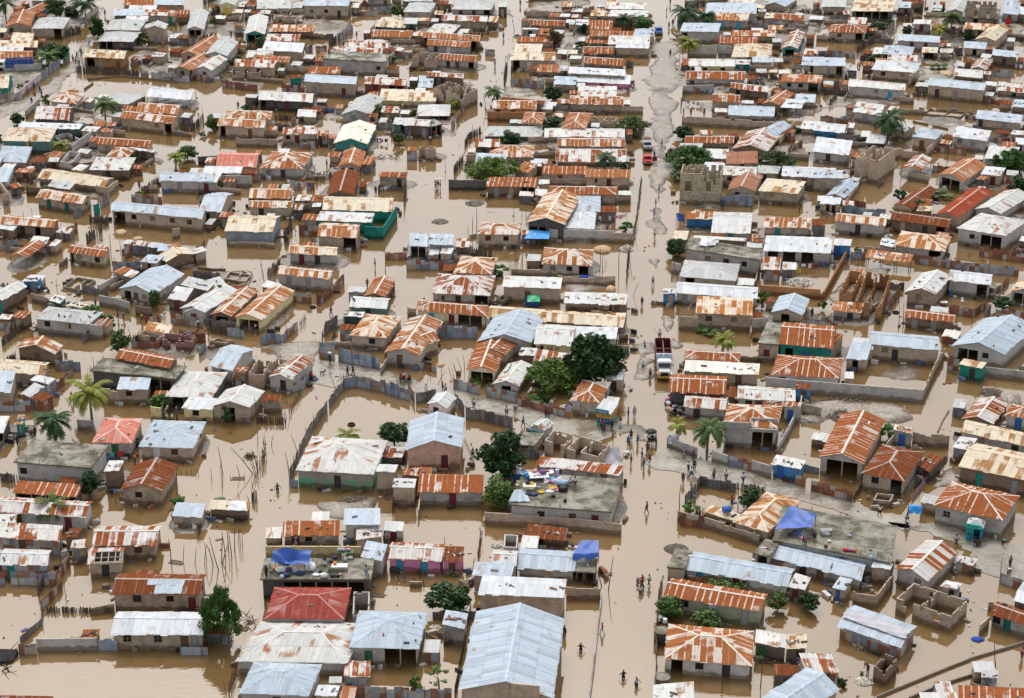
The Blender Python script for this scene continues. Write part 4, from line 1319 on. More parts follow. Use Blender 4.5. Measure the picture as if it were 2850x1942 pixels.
T r3o pl 1728,1065 1980,1095 1800,975 110 | o.1-.9 | cream-rust porch gable at the picture edge
G r0 md 772,1295 1225,1350 790,1225 100 | d.2:grey d.6:grey | long rust roof on a brown mud house
f tinr 75 1055,1235 1390,1300 1530,1210 | rust tin fence round a yard with chairs
f tinr 80 590,1270 740,1090 | red-brown tin fence by a narrow canal
f tind 80 1500,1330 1560,1250 | blue-grey tin gate
f tinr 60 1590,1110 1730,980 | dark tin fence at a white-roofed house
f tin 90 1600,1310 1870,1350 | tin fence hung with washing
w bk 70 410,1330 530,1220 | block wall with a tin cap
t shrub 1100,205 200 80 | flat-topped pale green bush before a rust porch
t tree 920,320 130 110 | slim leafy tree against a faded gable
t tree 1670,1230 170 140 | dark green tree in a yard corner
t tree 1820,220 220 230 | dark leafy trees at the picture edge
S w bk 285,1584 490,1590 330,1490 m2.2 | | blue-white lean-to beside a long block hall
G b bk 470,1545 1100,1600 460,1425 m2.6 | | pale blue long roof over a walled dirt yard
T b pl 1200,1560 1680,1640 1625,1325 130 | o.1-.5 w.65 | very large pale blue gable by a turquoise shack
S r0 bk -80,1540 80,1600 0,1385 m2.5 | | rust slope joining a green-walled house
f tind 60 630,1050 770,1050 | black tin pen beside orange ruin
s 655,1000 60 0
s 760,1020 60 0
s 765,1390 230 .05
s 725,1390 200 .05
s 1245,1470 190 0
s 1390,1340 100 0
s 1210,1440 90 0
@A3
G c bk -60,205 402,240 -20,92 m2.2 | | cream rust roof with its end open to a flooded yard
S b bk -80,395 97,397 -30,205 140 | | grey-blue roof with a wrecked open gable
S g tn 190,405 285,443 305,308 95 | | tin shed with gaps and rafters in its roof
S w2 tn 275,285 450,326 330,235 110 | | little white roof over a tin lane wall
f tin 100 -20,572 280,565 | dull grey tin fence beside the lane
f tinb 110 285,545 432,452 520,390 | blue-painted tin wall along the lane
f tinr 70 512,392 668,240 | rust-brown fence round a flooded yard
f tinb 85 505,190 668,200 732,200 | blue-grey tin fence behind the flooded yard
S w2 dk -80,765 32,768 -20,615 110 | o.1-.95 | white roof over a black open shack
S c tq 140,688 205,690 165,605 120 | | boat-shaped turquoise shack with tan roof
t palm 835,640 410 370 | tall coconut palm with yellowing fronds
t palm 500,830 360 290 | dense dark green palm beside the yellowing one
t palm 500,1560 340 260 | palm growing between two rust roofs
F k dk 815,195 1590,272 930,80 m3 | o.7-.95 | mossy slab roof running under a rust roof
G r0 md 1045,85 1540,180 1112,-8 m3.4 | | long ribbed rust roof laid beside a slab
w bk 130 935,492 1085,502 | bare brown block wall behind the palm
S b bk 1058,370 1345,374 1090,260 132 | w.35 | small neat block hut with a blue-grey roof
H r3 dk 1503,435 1920,447 1665,205 115 | o.1-.9 | rust-mottled whitish hip roof over a dark porch
S w ye 1645,542 1935,556 1715,440 112 | w.4 | white lean-to roof on a cream street wall
w ye 112 1372,640 1478,652 | cream wall with dark markings beside the iron gate
t tree 1455,545 165 150 | bright green round bush by a dark porch
H sal pl 838,853 1197,858 945,630 135 | d.55:green | salmon-pink hip roof with grey patches
H b bk 1258,888 1752,907 1392,648 125 | d.3:white w.65 | light blue hip roof on a tan house
F k pl 122,1025 822,1082 295,822 190 | w.08 | big mossy flat slab with a long grey wall
S w2 md 942,1110 1080,1112 990,1018 180 | | narrow white-lidded hut with a black front
T r1 bk 1090,1282 1472,1297 1245,1040 135 | w.4 | dark rust gabled roof reaching over a post porch
S r0 dk 112,1310 700,1348 170,1200 m2 | o.03-.97 | rust roof on posts open underneath
G r2 wh -60,1480 780,1530 15,1345 m2.3 | | long rust roof with a white gable wall
S r3 bk -60,1600 140,1600 -40,1505 m2 | | rust-freckled cream roof by a palm
S b bk 1562,1520 1832,1532 1602,1398 100 | | small blue-grey roofed hut with a broken wall
t tree 815,1345 190 270 | round deep green tree against a slab house
t shrub 1610,1450 180 130 | bright green bush beside sticks and wreckage
t shrub 215,1580 160 130 | dark bush under palm fronds
w pl 85 705,735 845,740 | pale lilac roof wall stub
s 565,110 130 -.1
s 850,190 130 0
s 425,450 190 0
s 1605,1320 235 -.06
s 1645,1130 40 0
s 1700,1135 40 .05
s 1740,1140 40 0
s 1780,1145 45 0
s 1805,1145 50 .1
s 1055,1420 60 .2
s 790,1050 90 -.15
s 320,905 45 0
s 875,950 60 0
@B3
G b pl 40,155 250,205 235,-40 m2.3 | | long white-blue roof sloping down toward rubble
R bk 395,225 525,238 480,95 150 | | broken block ruin with a notched wall
R bk 530,190 620,215 660,80 130 | | tall ragged ruin walls beside a striped roof
S r0 tn 258,205 370,212 300,165 150 | | rust tin privy by the ruin
T r2 pl 580,257 780,283 790,82 125 | | gabled roof striped rust on white
T r3 bk 55,525 405,537 195,372 140 | o.3-.6 | white gabled roof with rust panels on tall posts
f tin 100 1042,85 1180,95 | grey tin screen by the paved street
f tinb 110 1215,112 1400,150 1590,190 | blue-grey tin fence before the white-gabled porch
f tinb 105 1265,355 1380,345 1640,402 1855,468 | curved dark blue tin fence round a flooded lot
f tind 90 1265,360 1190,455 960,760 870,950 775,1195 | long dark tin fence between lane and flooded lot
f tin 75 950,290 890,370 780,395 | pieced tin fence beside the striped gable
f stick 70 870,420 800,540 770,610 | thin stick fence trailing into water
f stick 150 560,930 520,1060 465,1150 | palisade of bare sticks in the lane
H r3 gnp 825,1105 1530,1147 975,797 150 | | white rust-lined hip roof on a green-stained wall
S w2 bk 1550,1115 1727,1119 1580,1052 190 | | square block privy with a white lid
S r2 dk 1605,985 1790,990 1650,890 80 | | low rust and white lean-to over shadow
S w2 bk 1700,1256 1905,1260 1718,1180 160 | | cream flat roof on a block annex
S r0 md 1780,1150 1990,1152 1815,1085 m2.4 | | scrappy rust roof piled with boards
t tree 1720,870 270 250 | glossy dark green round tree in a flooded lot
t palm 1295,870 230 150 | small light green palm peeping over a white roof
S c md 30,1455 390,1478 60,1372 90 | | shelter heaped with green plants and plastic
t vine 130,1440 230 110 | mat of bright green creeper on a shelter
f wood 95 428,1385 480,1388 | brown board box standing in the lane
f tinb 70 778,1252 848,1255 | blue tin flap at the end of a green-stained wall
s 478,695 250 .05
s 165,1140 250 .1
s 148,1170 130 0
s 320,1160 110 .2
s 360,1190 60 0
s 235,1180 30 0
s 455,1140 240 .75
s 460,1150 140 .3
s 470,1130 130 .3
s 480,1100 180 .2
s 440,1280 85 .15
s 770,1180 240 .1
s 845,950 165 .3
s 605,680 100 .7
s 520,690 40 .5
s 555,690 50 .7
s 685,670 60 .6
s 710,640 80 .3
s 725,640 60 .2
s 745,630 80 .2
s 775,600 150 .2
s 640,670 30 0
s 600,880 90 -.3
s 1190,360 150 .35
s 1250,340 120 .1
s 690,90 60 .1
s 410,1430 100 .2
s 315,1370 70 .2
s 60,1180 100 0
@C3
T r0 cr 515,197 778,220 628,-91 110 | o.1-.95 | ribbed rust gable over an open pillared porch
T r3 pl 760,320 987,340 905,135 78 | o.3-.7 | cream gable with rust stains and an arched porch
S r3 md 990,55 1135,65 1015,-10 90 | | little rust and cream lid roof in a dark yard
S r2 md 1120,112 1520,172 1160,5 m2 | | long patched roof half hidden by feathery tree
t willow 1305,345 400 310 | feathery yellow-green tree over a patched roof
t tree 1630,345 430 560 | tallest dark green tree beside the main street
t tree 1815,310 270 420 | broad green tree pressed against the tallest one
t shrub 1215,500 110 160 | dark green bush behind a rust tin fence
t shrub 1125,505 150 110 | vivid green low bush behind a tin fence
t vine 640,320 220 110 | hanging greenery inside a pillared porch
H q2 pl 1455,470 1722,496 1570,283 125 | | rust hip roof capped with white sheets
f tin 90 400,362 640,415 | bent grey and rust tin fence at a porch
f tin 92 700,432 972,492 | pale and rust tin fence before an arched porch
f tinr 85 975,505 1345,605 1460,628 | rust tin fence lining the paved cross street
f tind 95 512,632 640,645 935,722 | weathered grey fence with leaning stakes
f tind 80 60,492 240,455 | grey fence behind the pink hut
f tind 90 415,485 495,615 | grey fence beside the pink hut
f tind 90 -10,400 45,500 | leaning tin at the lot corner
T w2 pkw 165,500 335,545 255,400 100 | d.4 | tiny pink hut with a white gabled roof
T b pe -33,922 472,897 5,655 185 | d.7:maroon | pale blue gable on a peach-fronted house
t tree 840,1190 390 510 | towering dark tree before the cluttered slab
t tree 810,1440 290 320 | wide green tree at the cluttered slab corner
F k bk 935,865 1130,880 1050,755 110 | | small tan slab beside a tin-fenced yard
R bk 1425,905 1705,982 1545,790 125 | | roofless block rooms beside a grey sheet
R bk 1225,830 1395,880 1310,730 150 | | high roofless shell of brown blocks
S r2 pl 1130,1062 1905,1150 1190,978 m2.1 | | very long rust and white roof behind the cluttered slab
S r3 bl 835,1125 1005,1137 850,1038 75 | | blue privy with a patched rusty lid
S r0w pl 70,1300 665,1307 88,1142 125 | | evenly striped rust roof over a blotched white wall
F k pl 900,1412 1835,1480 1030,1120 m2.8 | d.3 d.62 d.85 | broad flat slab strewn with bundles and basins
w bk 105 681,1594 1290,1625 1920,1690 | long brown block wall facing the cluttered slab
f tind 80 950,975 1180,1005 | dark tin patchwork below a small slab
s 130,210 70 .1
s 170,250 90 .1
s 190,270 100 0
s 250,320 110 -.6
s 290,310 150 0
s 395,290 130 .3
s 410,300 130 .2
s 430,280 120 .2
s 440,260 140 .3
s 480,200 120 .4
s 500,200 150 .1
s 545,180 150 -.1
s 1850,850 130 .15
s 405,690 100 0
s 320,690 100 0
s 635,600 70 0
s 700,620 80 .1
s 1380,1290 200 0
@D3
H r0 bk 625,92 1135,122 645,10 m2.3 | | rust hip roof behind a cream flat one
S cw bk 630,203 1311,240 645,105 m2.2 | | cream-white long flat roof
G r0 dk 490,392 1012,414 510,235 m2.4 | | solid rust long roof above a street stall
S r1 md 1030,440 1095,446 1045,345 m2 | | rusty scrap roof wedged between two houses
G r3 pl 1115,452 1642,482 1120,338 m2.2 | | white tin roof banded with rust
S r1 bl 1635,365 1780,373 1650,310 110 | d.6 | dark blue privy with a rust lid
G r2 pl 625,530 1010,558 650,418 100 | d.3 | chequered rust and white roof above a grey front
S r2 md 1350,512 1535,522 1360,468 m2 | | thin rust and white strip roof
S r2 pl 1535,525 1690,533 1560,483 140 | d.4:blue | grey privy with blue door and rust lid
H q pl 980,700 1480,725 1030,500 m3.2 | o.55-.95 par | parapet-fronted house with rust and grey roof
w pl 78 1480,965 1580,790 1690,560 1700,500 | long grey wall slanting back from the blue kiosk
w bk 110 1700,600 1870,640 | block corner wall hung with washing
t palm 560,850 190 230 | slim light green coconut palm by a signboard
t palm 840,930 320 290 | bushy coconut palm behind a street wall
w pl 90 475,890 745,990 | curving plastered wall at the crossroads
w pl 92 880,1020 1028,1062 | plain grey wall panel by the crossroads
f tin 90 1028,1062 1160,1090 | grey tin gate panels in the street wall
f tinr 90 1162,1090 1240,1115 | rust-brown tin gate in the street wall
w pl 105 1242,1120 1420,1172 | grey wall next to the blue kiosk
S r3 bl 1420,1042 1690,1097 1470,965 125 | d.3:blue | bright blue tin kiosk with a junky roof
f tinr 95 1640,1235 1730,1255 | dark rust tin flap beside the blue kiosk
f tinr 95 1785,1285 2160,1390 | rust and grey tin fence along the paved street
f tind 85 780,1240 960,1275 1100,1300 | dark tin fence behind a flooded yard
f tind 85 640,1420 780,1240 | dark fence edging the flooded yard
f wood 60 1110,1270 1370,1310 | thin board fence by the street
t shrub 690,1465 140 110 | bright green shrub above a rust tin wall
t tree 1240,1460 230 230 | round dark green tree beside the striped hip roof
H r3o bk 1075,1577 1395,1668 1380,1300 110 | | tan and rust striped hip roof touching a blue tarp
S c bk 808,1475 1085,1565 885,1420 60 | | low tan lean-to with a blue barrel on top
f tinr 100 590,1595 815,1625 | rust and grey street-corner tin wall
S w2 bk -80,272 75,287 -55,175 m2.3 | | white roof corner jutting into the main street
H r0 pl 1425,238 2038,272 1480,55 m2.1 | | neatly ribbed rust hip roof behind a long wall
s 590,1480 250 .0
s 60,1050 110 -.2
s 180,960 70 .2
s 575,920 170 0
s 1120,1490 200 0
@E3
S b bk 242,90 432,106 295,-60 110 | o.3-.6 | light blue lean-to porch on grey posts
w pl 112 -490,372 0,415 935,488 | very long grey-brown yard wall
w bk 100 935,488 1050,230 1135,90 | block side wall of the walled dirt yard
S c tq 1268,142 1480,182 1310,92 128 | | turquoise shack with rubbish on its roof
w pl 90 1482,252 1870,297 | grey yard wall beside the turquoise shack
f tinr 110 1160,200 1258,207 | maroon metal gate by the turquoise shack
T r2 md 1292,642 1575,686 1445,455 60 | | gabled roof faded salmon on one slope
H r0 pl 1680,605 1990,650 1755,505 120 | d.4:blue | rust hip roof with a blue door at the edge
G c pl 1290,757 2000,915 1330,648 130 | w.25 w.7 | long cream and rust speckled roof
S w2 tn 1210,895 1370,918 1275,798 120 | | little white roof with a rust corner
G c md 1262,1067 2000,1225 1425,860 150 | d.25:teal d.7 | wide cream-yellow roof over dark red walls
H r0 pl 1038,1422 1665,1562 1205,1205 170 | w.17 d.6 | big striped rust hip roof near a booth
T r0 pl -5,982 402,1047 205,590 155 | o.15-.9 | tall striped rust gable with an open porch
H r1 bk 380,1130 770,1205 575,870 150 | w.3 o.7-.98 | dark rust hip roof beside the tall striped gable
S r1 dk 890,1062 1010,1114 905,905 100 | | dark rust porch roof joined to a hip roof
S r3 pl 670,735 838,772 690,690 140 | d.5:blue | grey privy with a blue door and rusty white lid
w bk 115 840,875 1010,895 1175,895 | crumbling brown block wall
w bk 12 1080,762 1130,650 1180,570 | drowned rubble footing line
f tinp 50 850,1390 940,1270 1060,1130 1175,1010 | slumped purple-brown tin fence
R bk 490,1370 645,1385 530,1310 55 | | square block cistern in the flood
f wood 60 310,1385 390,1250 | stick gate beside a rust tin fence
s 490,1440 70 0
s 600,1460 90 0
s 800,1500 70 0
@A4
S r2 tn -60,128 545,163 -40,-10 m2.2 | | rust-striped tin roof over dark patchwork walls
S r1 md 585,130 700,128 640,50 m2 | | little dim rusty lean-to littered with rags
S r2 bk 638,228 780,215 655,158 125 | | tiny curled rust roof on a block hut
G r2 bk 830,205 1420,203 890,28 130 | w.72 w.3 | rust and white patched roof above bare block walls
X r2 bk 790,376 1108,363 825,233 130 | d.5 | small block hut with bare rafters showing through its roof
G w2 tn -10,372 432,385 35,235 m2.0 | d.2:teal | white tin roof with rust stripes at one end
Q r1 bk 1010,640 1812,652 1085,458 160 | w.27 w.66 d.92 | rust roof with a big blue-grey patch
G w bk 1005,1008 1845,1017 1070,804 148 | w.15 w.5 d.8 d.92 | long clean white tin roof on tan block walls
S r0 md 732,1038 885,1036 758,967 m1.2 | | low rust roof nearly drowned behind a wall
S r1 bk -20,1700 470,1710 0,1565 m2.2 | | rust roof edge cut by the picture bottom
f tin 110 -10,557 510,562 | patchwork tin fence of grey and rust sheets
f tinr 90 510,562 640,365 | rust tin fence running away from the patchwork one
f wood 50 430,805 1000,812 | low dark board fence standing in water
f tinr 80 380,905 375,790 480,690 570,580 | crooked rust and board fence bending through the water
f tind 60 190,1095 385,912 | dark tin fence slanting to the compound corner
w pl 108 338,1160 890,1152 | grey plastered wall with flaking paint and a teal shutter
f tin 95 175,1195 335,1190 | rust and grey tin corner screen
f tinb 95 892,1152 1068,1157 | blue and white tin gate panels
f tinb 75 1640,1197 1885,1197 | blue tin panels before the long white roof
s 1552,350 205 .02
s 1660,358 160 -.12
s 1765,372 155 -.15
s 1855,385 185 -.15
s 592,690 60 0
s 550,440 300 -.1
@B4
S r0 pl 705,115 1222,107 715,-15 90 | d.2 d.68 w.45 | orange rust roof over pillared grey front
F k dk 497,505 1510,507 545,315 m3 | o.2-.95 | concrete slab roof crowded with belongings and a blue tarp
w ye 100 555,310 1420,312 | pale yellow yard wall
S b pl 1412,308 1605,346 1440,155 150 | | steep blue-grey lean-to roof
S b pl 1258,18 1590,14 1265,-130 165 | | tall grey hut under a bluish tin lid
S r2 bk 1372,152 1602,125 1390,50 m1.9 | | tilted roof half grey half rust
S w2 pl 1625,60 1795,72 1640,-20 100 | d.5:maroon | small white-topped hut with a maroon door
H p pl 545,868 1262,873 632,583 m2.4 | | painted red hip roof
H r3 pl 275,1255 1290,1272 535,893 120 | | wide rust-spotted whitish hip roof
H b pl 1310,1128 1943,1145 1405,795 165 | d.25:green o.5-.98 | pale blue hip roof with an open porch
H b pl 310,1545 940,1568 445,1262 m2.4 | | bluish tin roof hipped at one end
S w bk 995,1560 1195,1568 1030,1468 m2 | | small white shed roof
S r2 tn 1255,1386 1500,1393 1266,1250 92 | | squat rust and cream sheet roof over tin walls
S g bk 1125,1450 1240,1452 1132,1392 m1.5 | | scrap-topped tiny grey shed
f tin 110 1250,1610 1855,1605 | rust and grey tin fence at the picture bottom
t willow 150,1065 290 560 | feathery bright green willow-like tree standing in floodwater
R pl 1340,830 1490,830 1350,620 m2.2 | | roofless block shell beside the red hip roof
f stick 110 205,1584 290,1370 | leaning stick fence with cut stems
s 80,380 190 .22
s 150,360 250 -.1
s 155,360 190 -.35
s 190,310 230 .08
s 215,250 200 .0
s 245,300 240 .05
s 270,260 230 -.05
s 300,170 160 -.05
s 320,190 170 .0
s 340,200 150 .04
s 130,430 300 .2
s 275,1330 210 -.25
s 15,330 160 .02
@C4
G r2 pk -203,322 292,346 -165,172 118 | d.2:sky d.68:sky | rust-striped roof on a pink house with sky-blue doors
S r1 pk 298,347 472,350 325,212 112 | | pink tin shack piled with junk on top
w bk 48 0,578 110,580 | stub of block wall poking from the water
t tree 370,800 390 310 | round dark green tree beside the lane
S b pl 295,915 500,950 328,788 165 | d.25 | grey tin hut with a white vent pipe
t shrub 50,1510 140 150 | young leafy shrub at the picture bottom
t sapling 270,1500 260 230 | thin sapling with sparse leaves
f tin 95 -60,1610 380,1600 | grey and brown tin fence under the saplings
f wood 90 410,1590 470,1250 520,1000 560,800 | dark board fence hugging the long hall
f stick 90 620,330 655,110 | broken stick fence by the water lane
T b bk 448,1515 1300,1592 605,800 m3.9 | | huge pale gabled hall roof of grey-blue sheets
S w bk 620,642 1398,682 660,475 m3.4 | | brilliant white flat tin roof on a tall block wall
S b tn 565,470 925,482 600,355 m2.3 | | blue-white ribbed sheet lean-to
G w2 pl 740,365 970,378 760,245 m2.2 | | cream and white tin roof with a rust square
G b pl 975,405 1497,441 1010,228 100 | | pale grey long roof with rust along its ridge
F k dk 1500,432 1692,446 1520,300 105 | o.1-.9 | little slab-roofed room with a ladder and blue tarp
w bk 105 1420,690 1730,695 | brown block yard wall on a rubble base
w pl 40 1735,690 1702,960 1660,1340 1620,1640 | low crumbling wall dividing lane from yard
S r1 md 1045,118 1412,163 1075,5 75 | o.3-.45 | dark rust shed roof over black mud walls
R pl 850,215 975,222 862,100 m1.6 | | tiny roofless latrine block
s 320,190 65 0
s 568,440 130 -.2
s 1800,610 300 -.12
s 1750,575 200 .35
@D4
F k bk 475,395 635,410 555,232 m2.2 | | blank tan slab roof at a rubble bank
G b wh 635,412 1575,578 712,258 100 | d.13:sky d.5 | very long blue-grey roof over whitewashed walls
G r0 gn 445,655 1330,808 520,500 150 | w.2 d.5:white d.85:grey d.95:maroon | long orange rust roof on dull green walls
t tree 500,850 250 220 | bush-headed tree before the green-walled house
t tree 830,945 260 190 | low rounded tree drowning before a white door
t vine 980,600 380 170 | creeper sprawling between two long roofs
t tree 1480,790 170 190 | small tree at the end of the orange long roof
t tree 1760,790 190 190 | olive-tinged small tree over a dark yard
S r3 md 1582,568 1728,612 1640,455 m2 | | rusting white lean-to off a grey roof
H q wh 450,1230 1248,1300 490,915 135 | o.06-.2 d.72 w.4 | rust hip roof with pale sheets let in, white walls
S r3 md 1275,1085 1555,1137 1285,965 m2 | d.25:green | pale scrap roof holding old tyres
S c md 1555,1137 1742,1137 1560,1012 m2 | | tray-like scrap roof strewn with pots
S r2 tn 1740,1350 2040,1362 1655,1180 m2.2 | | planked rust roof beside the corner blue roof
G b bk 1140,2118 2040,1508 880,1885 m2.4 | | large blue roof cut off by the picture bottom
S r3 bk 350,1640 725,1610 365,1468 m2.2 | | white and rust roof beside the main street at the bottom
f tinr 85 378,1500 380,1000 400,700 440,540 | leaning reddish fence along the main street
w bk 90 570,-20 830,42 1310,195 | old block compound wall curving by the water
G b pl 1415,312 2243,515 1480,165 100 | d.1 d.35 d.55:brown | long slate-blue roof below the tarp terrace
F k bk 1262,268 1405,300 1370,140 m2.4 | o.2-.9 | small tan slab wedge beside a grey roof
s 1257,1000 95 0
s 1325,1480 285 .0
s 975,1570 190 0
s 395,900 110 .1
s 385,1300 160 .1
@E4
T r2 pl 685,415 985,532 965,152 130 | w.7 | gabled roof half rust half blue-grey
S r2 tn 1225,345 1400,382 1290,298 85 | | rust-topped stall on thin posts
R bk 700,680 1195,845 858,540 138 | o.2-.32 w.75 | roofless two-room block shell standing in floodwater
S w2 tn 1103,565 1250,602 1150,518 112 | | tin privy with a rust-blotched white top
S b bk 120,580 237,608 188,485 120 | d.4:blue | block outhouse with a blue door
S w bk 470,400 650,418 490,352 m2.2 | | narrow whitish roof over a brick passage
w bk 110 300,735 515,765 670,560 | stepped broken block wall
G b tn 165,930 745,1135 315,745 112 | d.4:grey d.5:dark | blue tin house wrapped in a torn grey tarp
R md 495,1300 610,1345 600,1180 130 | | charred roofless shack
G r1 pl 1550,815 2000,975 1615,712 120 | w.1 d.33:dgreen | dark rust roof house with a green door
S w md 1765,705 1900,745 1800,605 m2 | | white roof corner at the picture edge
f tin 92 1640,540 1870,615 | blue-grey tin fence at the picture edge
w pl 22 530,1590 1170,1325 1400,1235 1880,1090 | low concrete canal kerb
w pl 22 820,1600 1130,1470 1410,1385 | second canal kerb beside the dark shacks
S g tn 1470,1400 1625,1402 1480,1340 m1.6 | | grey scrap shack over the canal
S r0 tn 1265,1610 1900,1640 1262,1472 m2.2 | | long orange tin roof cut by the bottom corner
S r3 tn 930,1640 1270,1640 905,1540 m2.2 | | cream rust-streaked roof cut by the bottom edge
t shrub 220,1470 90 90 | dark small shrub beside a tin wall
s 1605,1300 225 .15
s 1645,490 190 0
@C3
T w2 gry 1090,705 1212,742 1190,642 105 | d.8 | tiny white-roofed booth with a dark-lettered teal sign
@E4
F k pl -424,150 655,357 -330,-170 m2.7 | d.3 d.6 | long slab terrace littered with belongings
@B1
f wood 60 -20,40 120,-5 | brown fence at the picture top by a narrow gable
S g md 290,62 360,64 300,25 50 | | squat grey stall roof in a top-edge back yard
S r1 bk 395,30 465,32 405,-10 60 | | small brown-red shed at the top edge
w bk 60 790,135 905,138 | short block wall joining the blue hip roof
S g md 795,70 885,72 805,35 60 | | grey shed crammed beside the blue hip roof
S r3 md 1330,70 1400,72 1340,30 70 | | cream-topped privy by the big tan house
f tinb 60 1510,120 1700,122 | grey tin fence before a top-edge grey house
@C1
S g md 0,10 200,12 10,-40 60 | | dim grey roof cut by the top edge
S r1 md 250,40 350,42 260,5 70 | | dark brown shed beyond a small cream lid
S g dk 805,60 880,64 815,20 90 | | black-walled shed at the upper water lane
w bk 55 1080,15 1640,-10 | far block yard wall along the top edge
S r3o md 1380,60 1470,62 1390,20 40 | | small tan shed inside the topmost yard
@D1
w bk 50 640,45 1030,20 | long low block wall near the street top
S r3 md 1050,22 1285,28 1070,-20 45 | | cream and rust strip at the top edge
S c md 1200,55 1350,80 1230,30 45 | | cream curled roof beside a blue-grey gable
S r3 md 1765,175 1890,178 1780,145 45 | | small cream rust shed by a grey fence
f wood 60 640,100 830,60 | brown brush fence beside the upper street palms
@E1
S g bk 20,60 240,64 30,-5 70 | | grey-roofed shed row at the top edge
f stick 80 0,30 200,20 | bare stake fence at the top edge
S b md 720,70 830,72 730,20 70 | | blue-grey shed inside a tin-walled yard
S r1 md 850,45 960,20 850,-10 60 | | brown shed behind a tin wall at the lane top
S g md 1015,95 1110,98 1025,60 60 | | grey tin hut by the lane top
S w bk 1720,110 1860,130 1800,60 60 | | pale roof tip at the far corner
f tinr 60 1100,300 1300,310 | rust fence under dense palms
w bk 60 1705,360 1860,365 | broken block wall beside a tan gable
@A1
p 955,145 navy dark s
p 665,560 white dark s
p 700,530 black dark w
p 740,505 green dark s
p 722,592 white navy s
p 690,582 white dark w
p 255,852 pink brown s
p 312,805 blue dark s
p 315,882 red dark t
p 365,850 black dark w
p 381,878 blue navy s
p 290,945 black black w
p 650,290 blue dark s
p 815,410 white grey s
@B1
p 240,342 maroon dark s
p 1381,342 blue navy s
p 1005,575 pink brown s
p 1130,492 red dark t
p 305,992 navy dark w
p 645,992 white dark s
p 1108,1032 blue navy s
p 1110,1520 blue maroon s
p 1100,575 black dark t
p 1262,422 lblue dark s
@C1
p 1006,56 blue navy s
p 853,352 lblue dark s
p 776,602 lilac dark c
p 188,1302 white dark s
p 222,1250 red dark s
@D1
p 507,42 navy dark s
p 475,118 yellow dark s
p 495,258 grey dark s
p 530,238 red dark s
p 507,512 navy dark s
p 430,1332 olive olive s
p 472,1452 black black s
p 491,1422 green dark s
p 508,1412 black dark s
p 695,1050 red dark s
p 362,1445 blue blue s
p 628,1050 black dark s
p 815,1055 black dark s
@E1
p 1046,75 black black s
p 982,112 blue navy w
p 680,332 white white s
p 322,672 lblue navy s
@A2
p 1268,135 maroon dark w
p 1055,440 white dark s
p 360,1085 white navy w
p 391,1132 black white s
p 1075,1322 navy navy s
p 1126,1322 grey dark w
p 1292,1342 yellow dark w
p 1333,1362 red dark s
p 1380,1342 navy white s
p 1440,1345 purple purple t
p 1497,1352 white white s
p 1806,1402 white dark s
p 1808,1445 red dark t
p 872,1205 teal dark s
p 262,1075 black black s
@B2
p 1548,850 black black s
p 1478,1025 red dark w
p 1148,1282 purple maroon w
p 32,1455 teal dark s
p 462,1415 white dark t
p 425,1412 maroon dark t
p 1555,185 black black s
p 1015,65 white dark s
p 1180,1500 brown dark t
p 1390,1490 black dark s
@C2
p 237,132 orange navy c
p 258,132 black white s
p 278,130 teal dark c
p 18,768 black dark t
p 115,772 black navy t
@D2
p 405,168 navy navy s
p 376,292 black black s
p 360,386 lilac lilac s
p 366,584 white grey w
p 350,1010 lblue purple w
p 250,1195 black black s
p 410,1500 white dark s
p 605,48 black dark s
p 1795,1305 black dark s
@E2
p 10,800 navy dark t
@A3
p 655,490 red dark w
p 290,828 maroon dark s
p 320,808 black dark s
p 162,884 black dark w
p 1226,1048 yellow dark s
@B3
p 1138,142 black black c
p 1296,252 navy navy w
p 1346,242 navy black w
p 966,295 red navy s
p 1782,316 red black s
p 1808,300 white black s
p 1850,305 black dark t
p 660,1292 bare black v
@C3
p 150,417 white white w
p 302,392 black black s
p 326,405 white black w
p 582,542 white navy s
p 880,608 white black s
p 959,582 white brown w
p 1030,708 teal dark w
p 573,998 stripe black s
p 1240,640 maroon dark s
p 1262,655 maroon lblue s
p 1745,738 red black s
p 1762,772 maroon black w
p 1835,742 black navy w
p 1460,1242 white dark t
p 1500,1265 white dark s
p 1462,892 white white s
p 8,302 red dark t
@D3
p 259,202 white black w
p 325,262 pink black s
p 125,626 blue navy s
p 181,622 pink grey s
p 55,708 green white s
p 151,830 black black s
p 126,892 blue navy s
p 210,882 blue khaki s
p 298,948 maroon dark w
p 249,1002 lblue black s
p 266,1086 navy navy s
p 318,1062 maroon white s
p 312,862 white black s
p 345,868 black black s
p 375,868 black black s
p 150,1045 blue dark s
p 630,987 grey grey s
p 672,1112 white navy s
p 724,1106 navy navy s
p 715,1012 purple dark s
p 698,1172 white black w
p 622,1222 navy navy s
p 713,1228 white white s
p 1168,1226 white navy w
p 1012,1198 white dark s
p 901,1192 olive dark s
p 293,1492 maroon maroon w
p 725,1378 lblue dark t
p 1065,1398 red dark v
p 555,580 grey dark s
@E3
p 548,1520 white black w
p 792,1590 lblue navy s
@B4
p 1090,375 navy white t
p 1265,338 white white t
p 1468,495 lblue grey s
p 560,495 black black s
p 828,205 lilac lilac s
@C4
p 1553,1160 black black v
p 1405,1040 black dark s
p 1748,1010 red white w
@D4
p 252,578 red maroon w
p 315,570 white dark w
p 235,635 white dark v
p 81,1410 black black v
p 200,1478 lblue dark v
p 1712,190 red navy t
p 1812,160 black dark t
@E4
p 1242,208 lilac navy w
p 797,55 white navy w
p 1665,205 teal black b
p 1730,402 olive dark s
p 1715,470 white dark b
p 1838,1235 pink maroon s
p 440,1360 black dark b
p 1400,205 maroon dark t
p 1450,210 maroon dark t
'''
